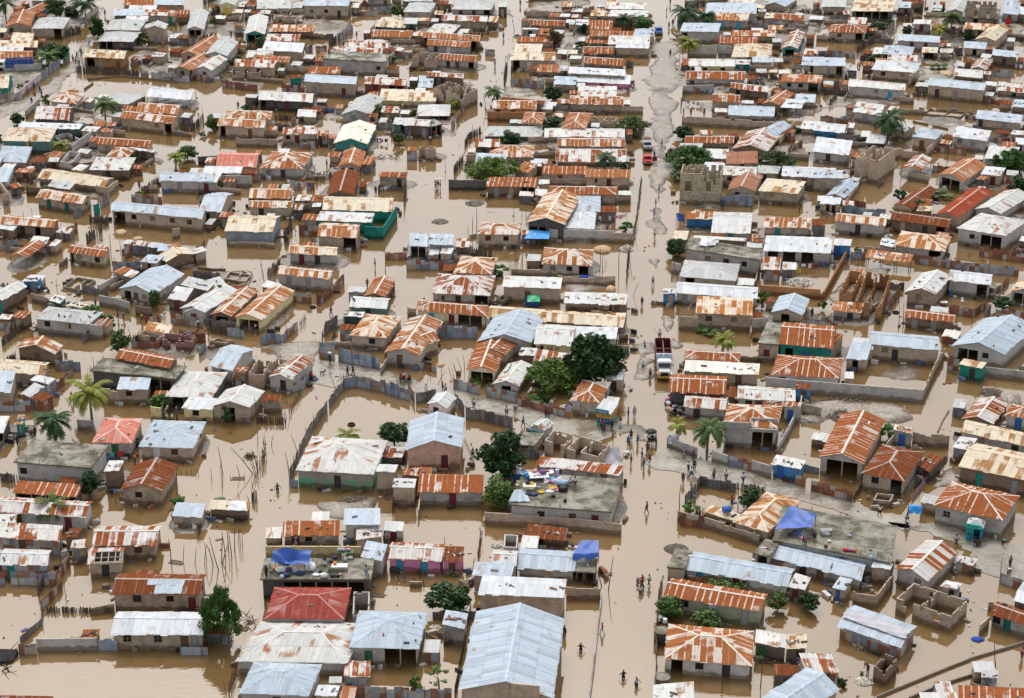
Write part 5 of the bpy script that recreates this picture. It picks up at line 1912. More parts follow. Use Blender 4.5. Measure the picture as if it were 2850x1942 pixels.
# ------------------------------------------------------------------ houses
WALLTOP = {}
DOORC = ['brown', 'grey', 'dark', 'tan', 'maroon', 'dark']
def facet(mb, O, xd, yd, L, S, a, b, rng, uo, jit=1.0, th=.025, up=None):
 """rows of overlapping roof sheets on one roof slope"""
 nrm = xd.cross(yd).normalized()
 if nrm.z < 0: nrm = -nrm
 n = max(1, round(L / .85))
 cuts = {0.0, L}
 for i in range(1, n): cuts.add(L * i / n)
 for e in (a, L - b):
  if .05 < e < L - .05: cuts.add(e)
 cuts = sorted(cuts)
 def top(x):
  t = 1.0
  if a > 1e-3: t = min(t, x / a)
  if b > 1e-3: t = min(t, (L - x) / b)
  return max(0.0, t) * S
 for i, (x0, x1) in enumerate(zip(cuts, cuts[1:])):
  if x1 - x0 < .02: continue
  e = -rng.random() ** 2 * .26 * jit
  lift = .012 + (i % 2) * .02 + rng.random() * .018 * jit
  t0, t1 = top(x0), top(x1)
  pts = []
  uvs = []
  full = a < 1e-3 and b < 1e-3
  te = rng.random() * .05 * jit if full else 0
  for x, y in ((x0, e), (x1, e - (rng.random() - .5) * .05 * jit), (x1, t1 + te), (x0, t0 + te)):
   pts.append(O + xd * x + yd * y + nrm * lift)
   uvs.append((uo + x / L * n * .85, y))
  if t0 < .02: pts.pop(3); uvs.pop(3)
  elif t1 < .02: pts.pop(2); uvs.pop(2)
  mb.sheet(pts, uvs, th, nrm)
def cap(mb, A, B, w=.16, mi=0):
 """ridge or hip capping strip"""
 A, B = Vector(A), Vector(B)
 d = (B - A)
 if d.length < .1: return
 s = d.normalized().cross(Vector((0, 0, 1)))
 if s.length < 1e-4: return
 s = s.normalized() * w
 up = Vector((0, 0, .075))
 a0, a1, at = A - s + up * .2, A + s + up * .2, A + up
 b0, b1, bt = B - s + up * .2, B + s + up * .2, B + up
 mb.face([a0, b0, bt, at], [(0, 0)] * 4, mi); mb.face([at, bt, b1, a1], [(0, 0)] * 4, mi)
 mb.face([a0, at, a1], [(0, 0)] * 3, mi); mb.face([b1, bt, b0], [(0, 0)] * 3, mi)
def parse_feat(s, L, D, h, kind, wall, rng):
 doors, wins, opens = [], [], []
 par = False
 toks = s.split()
 for t in toks:
  if t == 'par': par = True
  elif t[0] == 'd':
   f, _, c = t[1:].partition(':')
   doors.append((float(f), c or rng.choice(DOORC)))
  elif t[0] == 'w':
   f, _, c = t[1:].partition(':')
   wins.append((float(f), c))
  elif t[0] == 'o':
   a, b = t[1:].split('-')
   opens.append((float(a), float(b)))
 if not toks and h > 1.5 and wall != 'no':
  if L < 3.2:
   if rng.random() < .7: doors.append((.3 + .4 * rng.random(), rng.choice(DOORC)))
  else:
   k = max(1, int(L / 5.5))
   for i in range(k):
    doors.append(((i + .35 + .3 * rng.random()) / k, rng.choice(DOORC)))
   for i in range(k):
    f = (i + .05 + .15 * rng.random()) / k + .06
    if rng.random() < .5 and all(abs(f - d) * L > 1.4 for d, _ in doors): wins.append((f, ''))
 return doors, wins, opens, par
def wall_run(mb, p, q, zf, holes, th=.16, uo=0.0, zb=-.5, ridge=None):
 """a wall from p to q (plan points) whose top follows zf(t), with holes (t0,t1,z0,z1)"""
 p, q = Vector((*p, 0)), Vector((*q, 0))
 d = q - p
 L = d.length
 if L < .05: return
 nx = Vector((-d.y, d.x, 0)).normalized() * th
 cuts = {0.0, 1.0}
 if ridge is not None: cuts.add(ridge)
 for a, b, _, _ in holes: cuts.add(a); cuts.add(b)
 cuts = sorted(c for c in cuts if 0 <= c <= 1)
 for a, b in zip(cuts, cuts[1:]):
  if b - a < 1e-4: continue
  m = (a + b) / 2
  hh = [x for x in holes if x[0] - 1e-6 <= m <= x[1] + 1e-6]
  A, B = p + d * a, p + d * b
  xy = [(A.x, A.y), (B.x, B.y), (B.x + nx.x, B.y + nx.y), (A.x + nx.x, A.y + nx.y)]
  za, zb_ = zf(a), zf(b)
  if not hh:
   mb.prism(xy, [zb] * 4, [za, zb_, zb_, za], 0, uo + a * L)
  else:
   z0, z1 = hh[0][2], hh[0][3]
   if z0 > zb + .05: mb.prism(xy, [zb] * 4, [z0] * 4, 0, uo + a * L)
   if z1 < min(za, zb_) - .03: mb.prism(xy, [z1] * 4, [za, zb_, zb_, za], 0, uo + a * L)
KN = {'S': ('shed', 'shed'), 'G': ('house', 'house'), 'H': ('house', 'house'), 'T': ('house', 'house'), 'F': ('slab_house', 'house'),
  'R': ('ruined_house', 'ruin'), 'X': ('hut', 'hut'), 'Q': ('house', 'house')}
def frame_from(p1, p2, p3, h, kind):
 z2 = h
 A = ground(p1, h); B = ground(p2, h)
 for _ in range(3):
  C = ground(p3, z2)
  u = (B - A); u.z = 0
  L = u.length; u = u / L
  n = Vector((-u.y, u.x, 0))
  D = max(.9, (C - A).dot(n))
  if kind == 'S': z2 = h + min(.9, .11 * D)
 s = (C - A).dot(u)
 s = max(-.2 * D, min(.2 * D, s))
 return A, B, u, n, L, D, s / D, z2
def house(tile, line):
 head, feat, look = [x.strip() for x in line.split('|')]
 t = head.split()
 if t[0] == 'R': t.insert(1, '-')
 kind, rc, wc = t[0], t[1], t[2]
 p1, p2, p3 = [src(tile, *q) for q in polypts(t[3:6])]
 rng = random.Random(look + tile)
 hs_ = t[6]
 if hs_[0] == 'm': h = float(hs_[1:])
 else:
  wpx = float(hs_) / TR[tile[1]][1]
  P0 = ground((p1[0], p1[1] + wpx))
  h = vlen(P0, wpx)
  h = max(.9 if kind != 'R' else .2, min(5.8, h))
 A, B, u, n, L, D, sh, z2 = frame_from(p1, p2, p3, h, kind)
 ctr = A + u * (L / 2 + sh * D / 2) + n * (D / 2)
 rz = math.atan2(u.y, u.x)
 nm, cat = KN[kind]
 if kind == 'S' and L > 7.5: nm = 'long_shed'
 root = empty(nm, (ctr.x, ctr.y, 0), rz)
 pc = px_of((ctr.x, ctr.y, h * .8))
 tag(root, look, cat, p=pc)
 # local frame: x along the front, y to the back, both centred; sheared by sh
 hx, hy = L / 2, D / 2
 def loc(x, y, z): return Vector((x + sh * y, y, z))
 doors, wins, opens, par = parse_feat(feat, L, D, h, kind, wc, rng)
 Lh = 1.0
 if kind in 'GQX':
  rise = min(1.7, .24 * D / 2 + .12)
  def zr(x, y): return h + rise * (1 - abs(y) / hy)
 elif kind == 'T':
  rise = min(2.2, .30 * L / 2 + .1)
  def zr(x, y): return h + rise * (1 - abs(x) / hx)
 elif kind == 'H':
  run = min(hx, hy)
  rise = min(2.3, .30 * run + .1)
  def zr(x, y): return h + rise * min(1, (hy - abs(y)) / run, (hx - abs(x)) / run)
 elif kind == 'S':
  rise = z2 - h
  def zr(x, y): return h + rise * (y + hy) / D
 else:
  rise = 0
  def zr(x, y): return h
 if kind == 'R':
  ruin(root, wc, hx, hy, h, sh, feat, rng)
  return root
 # ---- roof
 mb = MB()
 V = Vector
 if kind == 'F':
  xy = [tuple(loc(x, y, 0).xy) for x, y in ((-hx, -hy), (hx, -hy), (hx, hy), (-hx, hy))]
  mb.prism(xy, [h - .2] * 4, [h] * 4)
  roof = mb.obj('roof', concrete(), root)
  if L > 6:
   rb = MB()
   kx = max(2, int(L / 3.2)); ky = max(2, int(D / 3.2))
   for i in range(kx + 1):
    for j in range(ky + 1):
     if (0 < i < kx and 0 < j < ky) or rng.random() < .3: continue
     q = loc(-hx + .25 + (L - .5) * i / kx, -hy + .25 + (D - .5) * j / ky, h)
     for c in range(3):
      dx, dy = rng.uniform(-.1, .1), rng.uniform(-.1, .1)
      rb.tube((q.x + dx, q.y + dy, h), (q.x + dx * 1.6, q.y + dy * 1.6, h + rng.uniform(.3, .8)), .02, n=3)
   rb.obj('reinforcing_bar', flat('rusty_bar', (.16, .085, .05)), root)
 else:
  j = 1.0 if kind in 'SGX' else .7
  yd0 = V((sh * D, D, 0)).normalized()
  uo = rng.random() * 30
  if kind == 'S':
   yd = (loc(0, hy, z2) - loc(0, -hy, h)); S_ = yd.length; yd = yd / S_
   facet(mb, loc(-hx, -hy, h), V((1, 0, 0)), yd, L, S_, 0, 0, rng, uo, j)
  elif kind in 'GQ':
   yd = loc(0, 0, h + rise) - loc(0, -hy, h); S_ = yd.length; yd /= S_
   facet(mb, loc(-hx, -hy, h), V((1, 0, 0)), yd, L, S_, 0, 0, rng, uo, j)
   yd2 = loc(0, 0, h + rise) - loc(0, hy, h); yd2 /= yd2.length
   facet(mb, loc(-hx, hy, h), V((1, 0, 0)), yd2, L, S_, 0, 0, rng, uo + 40, j)
   cap(mb, loc(-hx, 0, h + rise + .03), loc(hx, 0, h + rise + .03), mi=1)
  elif kind == 'T':
   bk = loc(0, hy, 0) - loc(0, -hy, 0); S2 = bk.length; bk /= S2
   for sx in (-1, 1):
    yd = V((-sx * hx, 0, rise)); S_ = yd.length; yd /= S_
    facet(mb, loc(sx * hx, -hy, h), bk, yd, S2, S_, 0, 0, rng, uo + 40 * sx, j)
   cap(mb, loc(0, -hy, h + rise + .03), loc(0, hy, h + rise + .03), mi=1)
  elif kind == 'H':
   run = min(hx, hy)
   zt = h + rise
   # front and back
   for sy in (-1, 1):
    O = loc(-hx, sy * hy, h)
    yd = loc(0, sy * (hy - run), zt) - loc(0, sy * hy, h); S_ = yd.length; yd /= S_
    # top edge insets are run on both ends (shear enters through yd)
    facet(mb, O, V((1, 0, 0)), yd, L, S_, run, run, rng, uo + 40 * sy, j * .6)
   bk = loc(0, hy, 0) - loc(0, -hy, 0); S2 = bk.length; bk /= S2
   for sx in (-1, 1):
    O = loc(sx * hx, -hy, h)
    yd = V((-sx * run, 0, rise)); S_ = yd.length; yd /= S_
    r2 = run * S2 / D
    facet(mb, O, bk, yd, S2, S_, r2, r2, rng, uo + 90 * sx, j * .6)
   if hx >= hy: T0, T1 = loc(-(hx - run), 0, zt), loc(hx - run, 0, zt)
   else: T0, T1 = loc(0, -(hy - run), zt), loc(0, hy - run, zt)
   e = V((0, 0, .02))
   cap(mb, T0 + e, T1 + e, mi=1)
   for sx in (-1, 1):
    for sy in (-1, 1):
     c = loc(sx * hx, sy * hy, h)
     cap(mb, c + e, ((T0 if sx < 0 else T1) if hx >= hy else (T0 if sy < 0 else T1)) + e, .12, mi=1)
  elif kind == 'X':
   yd = loc(0, 0, h + rise) - loc(0, -hy, h); S_ = yd.length; yd /= S_
   facet(mb, loc(-hx, -hy, h), V((1, 0, 0)), yd, L * .2, S_, 0, 0, rng, uo, j)
   yd2 = loc(0, 0, h + rise) - loc(0, hy, h); yd2 /= yd2.length
   facet(mb, loc(-hx, hy, h), V((1, 0, 0)), yd2, L, S_, 0, 0, rng, uo + 40, j)
   rf = MB()
   for i in range(5):
    x = -hx + L * (.2 + .2 * i)
    a_, b_ = loc(x - .06, -hy, h), loc(x - .06, 0, h + rise)
    rf.tube(a_, b_, .07, n=4)
   for f in (0.02, .5, .98):
    rf.tube(loc(-hx + L * .2, -hy + hy * f, h + rise * f + .07), loc(hx, -hy + hy * f, h + rise * f + .07), .06, n=4)
   rf.obj('rafter', flat('pale_timber', (.5, .46, .4)), root)
  galv = RC[rc][0]
  capm = flat('ridge_cap_' + rc, tuple(min(.85, x * 1.12) for x in galv), .5, .2)
  roof = mb.obj('roof', [roofmat(rc), capm], root)
  if kind == 'Q':
   pm = MB()
   yd = loc(0, 0, h + rise) - loc(0, -hy, h); S_ = yd.length; yd /= S_
   facet(pm, loc(-hx + L * .48, -hy, h + .05) + yd * .1, V((1, 0, 0)), yd, L * .31, S_ * .62, 0, 0, rng, 3, .6)
   facet(pm, loc(-hx + L * .38, -hy, h + .05) + yd * S_ * .6, V((1, 0, 0)), yd, L * .42, S_ * .38, 0, 0, rng, 9, .6)
   pm.obj('roof_patch', roofmat('b'), root)
 # ---- walls
 of, ob, os_ = .32, .2, .25
 if kind == 'F': of, ob, os_ = .35, .3, .3
 if L < 4: of, os_ = .15, .12
 wx, yf, yb = hx - os_, -hy + of, hy - ob
 if wc == 'no':
  k = max(2, int(L / 2.4) + 1)
  for i in range(k):
   for yy in (yf, yb):
    x = -wx + 2 * wx * i / (k - 1)
    q = loc(x, yy, 0)
    pm = MB(); pm.tube((0, 0, -.5), (rng.uniform(-.06, .06), rng.uniform(-.06, .06), zr(x, yy) - .02), .07, .06)
    o = pm.obj('post', flat('pole_wood', (.19, .14, .10)), root); o.location = (q.x, q.y, 0)
  return root
 fl = loc(-wx, yf, 0); fr = loc(wx, yf, 0); bl = loc(-wx, yb, 0); br = loc(wx, yb, 0)
 Lw = 2 * wx
 holes = []
 dh = min(h - .28, 1.95)
 sub = []
 for a, b in opens:
  holes.append((a, b, -.5, min(h - .22, 2.35)))
 for f, c in doors:
  dw = min(.95, Lw * .4) / Lw
  a, b = f - dw / 2, f + dw / 2
  if a < .01 or b > .99: continue
  if any(not (b < x[0] or a > x[1]) for x in holes): continue
  holes.append((a, b, -.5, dh))
  sub.append(('door', a, b, -.5, dh, c))
 for f, c in wins:
  ww = min(1.0, Lw * .3) / Lw
  a, b = f - ww / 2, f + ww / 2
  z1 = min(h - .35, 2.15); z0 = max(.25, z1 - .95)
  if a < .01 or b > .99 or z1 - z0 < .3: continue
  if any(not (b < x[0] or a > x[1]) for x in holes): continue
  holes.append((a, b, z0, z1))
  sub.append(('window', a, b, z0, z1, c))
 mb = MB()
 ridge = .5 if kind == 'T' else None
 wall_run(mb, fl.xy, fr.xy, lambda t: zr(-wx + Lw * t, yf) - .02, holes, ridge=ridge)
 ins = .16
 f2l, f2r = loc(-wx, yf + ins, 0), loc(wx, yf + ins, 0)
 b2l, b2r = loc(-wx, yb - ins, 0), loc(wx, yb - ins, 0)
 ya, yc = yf + ins, yb - ins
 rt = (0 - ya) / (yc - ya) if kind in 'GQX' and ya < 0 < yc else None
 if yc - ya > .2:
  wall_run(mb, f2r.xy, b2r.xy, lambda t: zr(wx, ya + (yc - ya) * t) - .02, [], uo=Lw, ridge=rt)
  wall_run(mb, b2l.xy, f2l.xy, lambda t: zr(-wx, yc + (ya - yc) * t) - .02, [], uo=Lw * 2, ridge=None if rt is None else 1 - rt)
 wall_run(mb, br.xy, bl.xy, lambda t: zr(wx - Lw * t, yb) - .02, [], uo=Lw * 3, ridge=ridge)
 mb.obj('wall', wallmat(wc), root)
 # doors and windows sit inside their holes
 for typ, a, b, z0, z1, c in sub:
  x0, x1 = -wx + Lw * a, -wx + Lw * b
  m2 = MB()
  q0, q1 = loc(x0, yf + .07, 0), loc(x1, yf + .07, 0)
  cx = (q0 + q1) / 2
  hw = (x1 - x0) / 2
  if typ == 'door':
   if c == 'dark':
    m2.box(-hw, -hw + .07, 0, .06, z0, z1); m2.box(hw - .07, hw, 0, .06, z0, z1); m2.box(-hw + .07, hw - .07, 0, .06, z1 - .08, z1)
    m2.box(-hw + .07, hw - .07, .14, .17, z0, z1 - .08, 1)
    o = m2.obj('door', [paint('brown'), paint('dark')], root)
   else:
    m2.box(-hw, hw, .02, .06, z0, z1)
    for zz in (.35, .75):
     m2.box(-hw + .1, hw - .1, 0, .02, z0 + (z1 - z0) * (zz - .18) + .3, z0 + (z1 - z0) * (zz + .1) + .3)
    o = m2.obj('door', paint(c), root)
  else:
   m2.box(-hw, -hw + .06, 0, .08, z0, z1); m2.box(hw - .06, hw, 0, .08, z0, z1)
   m2.box(-hw + .06, hw - .06, 0, .08, z1 - .06, z1); m2.box(-hw + .06, hw - .06, 0, .08, z0, z0 + .06)
   if kind in 'HG' and rng.random() < .4: m2.box(-.02, .02, .01, .06, z0 + .06, z1 - .06); m2.box(-hw + .06, hw - .06, .06, .075, (z0 + z1) / 2 - .02, (z0 + z1) / 2 + .02)
   kind_w = rng.random()
   if kind_w < .35:
    for q_ in range(5): m2.box(-hw + .06, hw - .06, .03, .07, z0 + .08 + (z1 - z0 - .16) * q_ / 5, z0 + .08 + (z1 - z0 - .16) * (q_ + .55) / 5)
   elif kind_w < .55: m2.box(-hw + .06, 0, .02, .05, z0 + .06, z1 - .06)
   m2.box(-hw + .06, hw - .06, .085, .10, z0 + .06, z1 - .06, 1)
   o = m2.obj('window', [paint(c or rng.choice(['grey', 'tan', 'brown', 'khaki', 'dark'])), paint('black')], root)
  o.location = (cx.x, cx.y, 0)
 # a small window in the side wall that faces the camera
 if D > 3.2 and h > 1.7 and wc not in ('tn', 'tnr', 'dk') and not opens and rng.random() < .3:
  sx = 1 if ctr.x < 15 else -1
  m2 = MB(); m2.box(-.03, .03, -.42, .42, -.38, .38); m2.box(-.045, .045, -.34, .34, -.3, .3, 1)
  o = m2.obj('window', [paint('grey'), paint('black')], root)
  q = loc(sx * (wx + .02), rng.uniform(-.2, .2) * D, 0)
  o.location = (q.x, q.y, min(h - .75, 1.7))
  o.rotation_euler = (0, 0, -math.atan(sh))
 if look.startswith('huge pale gabled hall'):
  m2 = MB(); m2.box(.6, hx * .72, -.2, 0, h, h + rise * .95)
  o = m2.obj('parapet', wallmat('bk'), root); q = loc(0, -hy + .05, 0); o.location = (q.x, q.y, 0)
 if par:
  m2 = MB()
  m2.box(-hx - .1, 0, -.16, 0, h - .25, h + .75); m2.box(0, .16, 0, 1.5, h + .1, h + .75); m2.box(.16, hx + .1, 1.34, 1.5, h + .1, h + .8); m2.box(-.1, hx + .1, -.3, 1.34, h - .25, h - .05)
  o = m2.obj('parapet', wallmat('pl'), root); q = loc(0, -hy - .05, 0); o.location = (q.x, q.y, 0)
 # porch posts across wide openings
 for a, b in opens:
  wdt = (b - a) * Lw
  k = int(wdt / 2.2)
  for i in range(k + 2):
   if k == 0 and i not in (0, 1): continue
   x = -wx + Lw * (a + (b - a) * i / (k + 1))
   if 0 < i < k + 1:
    q = loc(x, yf + .08, 0)
    pm = MB(); pm.box(-.07, .07, -.07, .07, -.5, min(h - .22, 2.35))
    o = pm.obj('post', paint('tan'), root); o.location = (q.x, q.y, 0)
 return root
def ruin(root, wc, hx, hy, h, sh, feat, rng):
 mb = MB()
 def loc(x, y): return Vector((x + sh * y, y, 0))
 th = .17
 holes = []
 for t in feat.split():
  if t[0] == 'o':
   a, b = t[1:].split('-'); holes.append((float(a), float(b), -.5, 9))
  elif t[0] == 'w':
   f = float(t[1:]); holes.append((f - .07, f + .07, h * .4, h * .75))
 if not feat and hx > 1.5 and h > 1.2:
  f = .25 + .5 * rng.random(); holes.append((f - .5 / hx * .5, f + .5 / hx * .5, -.5, 9))
 def run(p, q, holes, rag):
  d = q - p; L = d.length
  n = max(1, int(L / .42))
  hh = h
  nx = Vector((-d.y, d.x, 0)).normalized() * th
  for i in range(n):
   a, b = i / n, (i + 1) / n
   m = (a + b) / 2
   hh = h - (rag * h * max(0, rng.gauss(0, .22)) // .2) * .2 if h > .6 else h * rng.uniform(.8, 1.1)
   H = [x for x in holes if x[0] <= m <= x[1]]
   A, B = p + d * a, p + d * b
   xy = [(A.x, A.y), (B.x, B.y), (B.x + nx.x, B.y + nx.y), (A.x + nx.x, A.y + nx.y)]
   if H:
    if H[0][2] > 0: mb.prism(xy, [-.6] * 4, [H[0][2]] * 4, 0, a * L)
    if H[0][3] < hh: mb.prism(xy, [H[0][3]] * 4, [hh] * 4, 0, a * L)
    continue
   mb.prism(xy, [-.6] * 4, [max(.1, hh)] * 4, 0, a * L)
 rag = .8 if wc != 'pl' else .35
 if wc == 'or': rag = 1.5
 c = [loc(-hx, -hy), loc(hx, -hy), loc(hx, hy), loc(-hx, hy)]
 ey = (c[2] - c[1]).normalized() * th
 run(c[0], c[1], holes, rag)
 run(c[1] + ey, c[2] - ey, [], rag)
 run(c[2], c[3], [(.55, .68, h * .45, h * .8)] if h > 1.6 and hx > 2 else [], rag)
 run(c[3] - ey, c[0] + ey, [], rag)
 if hx > 1.8 and hy > 1.2:
  x = hx * rng.uniform(-.15, .3)
  run(loc(x, -hy + th), loc(x, hy - th), [(.4, .62, -.5, 9)], rag * 1.3)
 if hx > 3.5 and hy > 2:
  run(loc(-hx + th, 0), loc(hx * -.2, 0), [(.3, .55, -.5, 9)], rag * 1.3)
 mb.obj('wall', wallmat(wc), root)
# ------------------------------------------------------------------ fences and yard walls
FN = dict(tin='tin_fence', tinr='rust_fence', tinb='blue_tin_fence', tind='dark_tin_fence', tinp='tin_fence', wood='board_fence', stick='stick_fence', tq='gate_leaf', blk='block_fence')
def fence(tile, line):
 head, look = [x.strip() for x in line.split('|')]
 t = head.split()
 mat, hp = t[1], float(t[2])
 px = [src(tile, *q) for q in polypts(t[3:])]
 pts = [ground(p) for p in px]
 h = vlen(pts[len(pts) // 2], hp / TR[tile[1]][1])
 pm = ((px[0][0] + px[-1][0]) / 2, (px[0][1] + px[-1][1]) / 2) if len(px) == 2 else px[len(pts) // 2]
 fence_pts(mat, pts, max(.35, min(2.4, h)), look, pm, 7 if tile[1] in '34' else 3)
def fence_pts(mat, pts, h, look, pm, lim):
 rng = random.Random(look)
 O = pts[0].copy()
 mb = MB()
 posts = []
 run = 0.0
 for a, b in zip(pts, pts[1:]):
  d = b - a; L = d.length; u = d / L; n = Vector((-u.y, u.x, 0))
  if mat.startswith('tin') or mat == 'tq':
   k = max(1, round(L / .8))
   for i in range(k):
    if rng.random() < .03 and k > 4: continue
    x0, x1 = L * i / k - .03, L * (i + 1) / k + .03
    hh = h * rng.uniform(.84, 1.12)
    lean = rng.uniform(-.07, .07) + (.25 if mat == 'tinp' else 0)
    off = n * (.02 * (i % 2) + rng.uniform(0, .03))
    zz = rng.uniform(-.06, .06)
    P = [a - O + u * x0 + off, a - O + u * x1 + off, a - O + u * x1 + off + n * lean + Vector((0, 0, hh + zz)), a - O + u * x0 + off + n * lean + Vector((0, 0, hh - zz))]
    P[0].z = P[1].z = -.4
    uu = (round(run / .8) + i) * .8
    mb.sheet(P, [(uu + .02, 0), (uu + .78, 0), (uu + .78, hh), (uu + .02, hh)], .02, n)
   step = 2.4
  elif mat == 'wood':
   k = max(2, int(L / .17))
   for i in range(k):
    if rng.random() < .07: continue
    x0 = L * i / k
    hh = h * rng.uniform(.7, 1.15)
    P = [a - O + u * x0, a - O + u * (x0 + .155), a - O + u * (x0 + .15 + rng.uniform(-.05, .05)) + Vector((0, 0, hh)), a - O + u * (x0 + rng.uniform(-.05, .05)) + Vector((0, 0, hh * rng.uniform(.93, 1)))]
    P[0].z = P[1].z = -.4
    off = n * rng.uniform(-.03, .03)
    P = [p + off for p in P]
    mb.sheet(P, [(x0 + run, 0), (x0 + run + .15, 0), (x0 + run + .15, hh), (x0 + run, hh)], .03, n)
   step = 2.2
  elif mat == 'blk':
   nn = n * .15; k = max(1, int(L / .6))
   for i in range(k):
    A, B = a - O + u * L * i / k, a - O + u * L * (i + 1) / k
    mb.prism([(A.x, A.y), (B.x, B.y), (B.x + nn.x, B.y + nn.y), (A.x + nn.x, A.y + nn.y)], [-.5] * 4, [h * (1 - abs(rng.gauss(0, .09)))] * 4, 0, L * i / k)
   step = 99
  else:
   k = max(3, int(L / .26))
   for i in range(k):
    q = a - O + u * (L * (i + rng.random() * .7) / k)
    hh = h * rng.uniform(.5, 1.25)
    mb.tube(q + Vector((0, 0, -.4)), q + u * rng.gauss(0, .22) + n * rng.gauss(0, .16) + Vector((0, 0, hh)), .035, .022, 4)
   mb.tube(a - O + Vector((0, 0, h * .45)), b - O + Vector((0, 0, h * .5)), .025, n=4)
   step = 99
  x = 0
  while x <= L and step < 50:
   posts.append((a + u * x - n * .07, u))
   x += step
  run += L
 if mat in ('wood',): m = flat('fence_board', (.105, .085, .07), .9, .5, .15, 5)
 elif mat == 'stick': m = flat('bare_stick', (.105, .08, .062), .9, .4, .15, 3)
 elif mat == 'blk': m = wallmat('bk')
 elif mat == 'tq': m = paint('teal')
 else: m = tinmat(mat)
 o = mb.obj(FN[mat], m)
 o.location = O
 tag(o, look, 'gate' if mat == 'tq' else 'fence', p=pm if lim else None)
 if not lim: return
 if len(posts) > lim:
  st = len(posts) / lim
  posts = [posts[int(i * st)] for i in range(lim)]
 for q, u in posts:
  pmb = MB(); hh = h * rng.uniform(1.0, 1.35)
  pmb.tube((0, 0, -.4), (rng.uniform(-.08, .08), rng.uniform(-.06, .06), hh), .045, .035, 5)
  c = pmb.obj('post', flat('pole_wood', (.19, .14, .10)), o)
  c.location = q - O
def yardwall(tile, line):
 head, look = [x.strip() for x in line.split('|')]
 t = head.split()
 px = [src(tile, *q) for q in polypts(t[3:])]
 pts = [ground(p) for p in px]
 rng = random.Random(look)
 h = max(.15, min(2.6, vlen(pts[len(pts) // 2], float(t[2]) / TR[tile[1]][1])))
 O = pts[0].copy()
 mb = MB()
 run = 0
 rag = .10 if t[1] == 'bk' else .02
 for i_, (a, b) in enumerate(zip(pts, pts[1:])):
  d = b - a; L = d.length; u = d / L; n = Vector((-u.y, u.x, 0)) * .17
  k = max(1, int(L / .84))
  hh = h
  for i in range(k):
   if rng.random() < .5: hh = h * (1 - rag * abs(rng.gauss(0, 1)))
   A, B = a - O + u * L * i / k, a - O + u * L * (i + 1) / k
   xy = [(A.x, A.y), (B.x, B.y), (B.x + n.x, B.y + n.y), (A.x + n.x, A.y + n.y)]
   mb.prism(xy, [-.6] * 4, [hh] * 4, 0, run + L * i / k)
  if h > 1.0:
   x = 0
   while x <= L + .01:
    q = a - O + u * min(x, L - .15) - n * .12
    w2 = u * .2
    xy = [(q.x - .0, q.y), (q.x + w2.x, q.y + w2.y), (q.x + w2.x + n.x * 1.25, q.y + w2.y + n.y * 1.25), (q.x + n.x * 1.25, q.y + n.y * 1.25)]
    mb.prism(xy, [-.6] * 4, [h + .06] * 4, 0, run + x)
    x += 3.4
  run += L
 o = mb.obj('yard_wall', wallmat(t[1])); o['kind'] = 'thing'
 o.location = O
 m = len(px) // 2
 tag(o, look, 'wall', p=((px[m - 1][0] + px[m][0]) / 2, (px[m - 1][1] + px[m][1]) / 2))
STICKS = {}
def stick(tile, line):
 t = line.split()
 x, y = [float(v) for v in t[1].split(',')]
 p = src(tile, x, y)
 P = ground(p)
 h = vlen(P, float(t[2]) / TR[tile[1]][1])
 lean = float(t[3])
 rng = random.Random(line + tile)
 mb = MB()
 r = .05 if h < 3 else .07
 a = Vector((0, 0, -.4)); L = h * 1.0
 m = Vector((-lean * L * .5 + rng.uniform(-.08, .08), rng.uniform(-.1, .1), L * .5))
 b = Vector((-lean * L, rng.uniform(-.15, .15), L))
 mb.tube(a, m, r, r * .8); mb.tube(m, b, r * .8, r * .5)
 if h > 1.2 and rng.random() < .3:
  mb.tube(m * 1.3, m * 1.3 + Vector((rng.uniform(-.4, .4), 0, .4)), r * .5, r * .3)
 tall = h > 3.2
 o = mb.obj('pole' if tall else 'stake', flat('dark_pole', (.09, .07, .058), .9, .35))
 o.location = P
 rel = relation(p)
 lab = ('tall bare wooden pole ' if tall else 'bare stake in the ground ') + ('leaning ' if abs(lean) > .2 else 'upright ') + rel
 tag(o, lab, 'pole' if tall else 'stake', group=('poles ' if tall else 'stakes ') + rel)
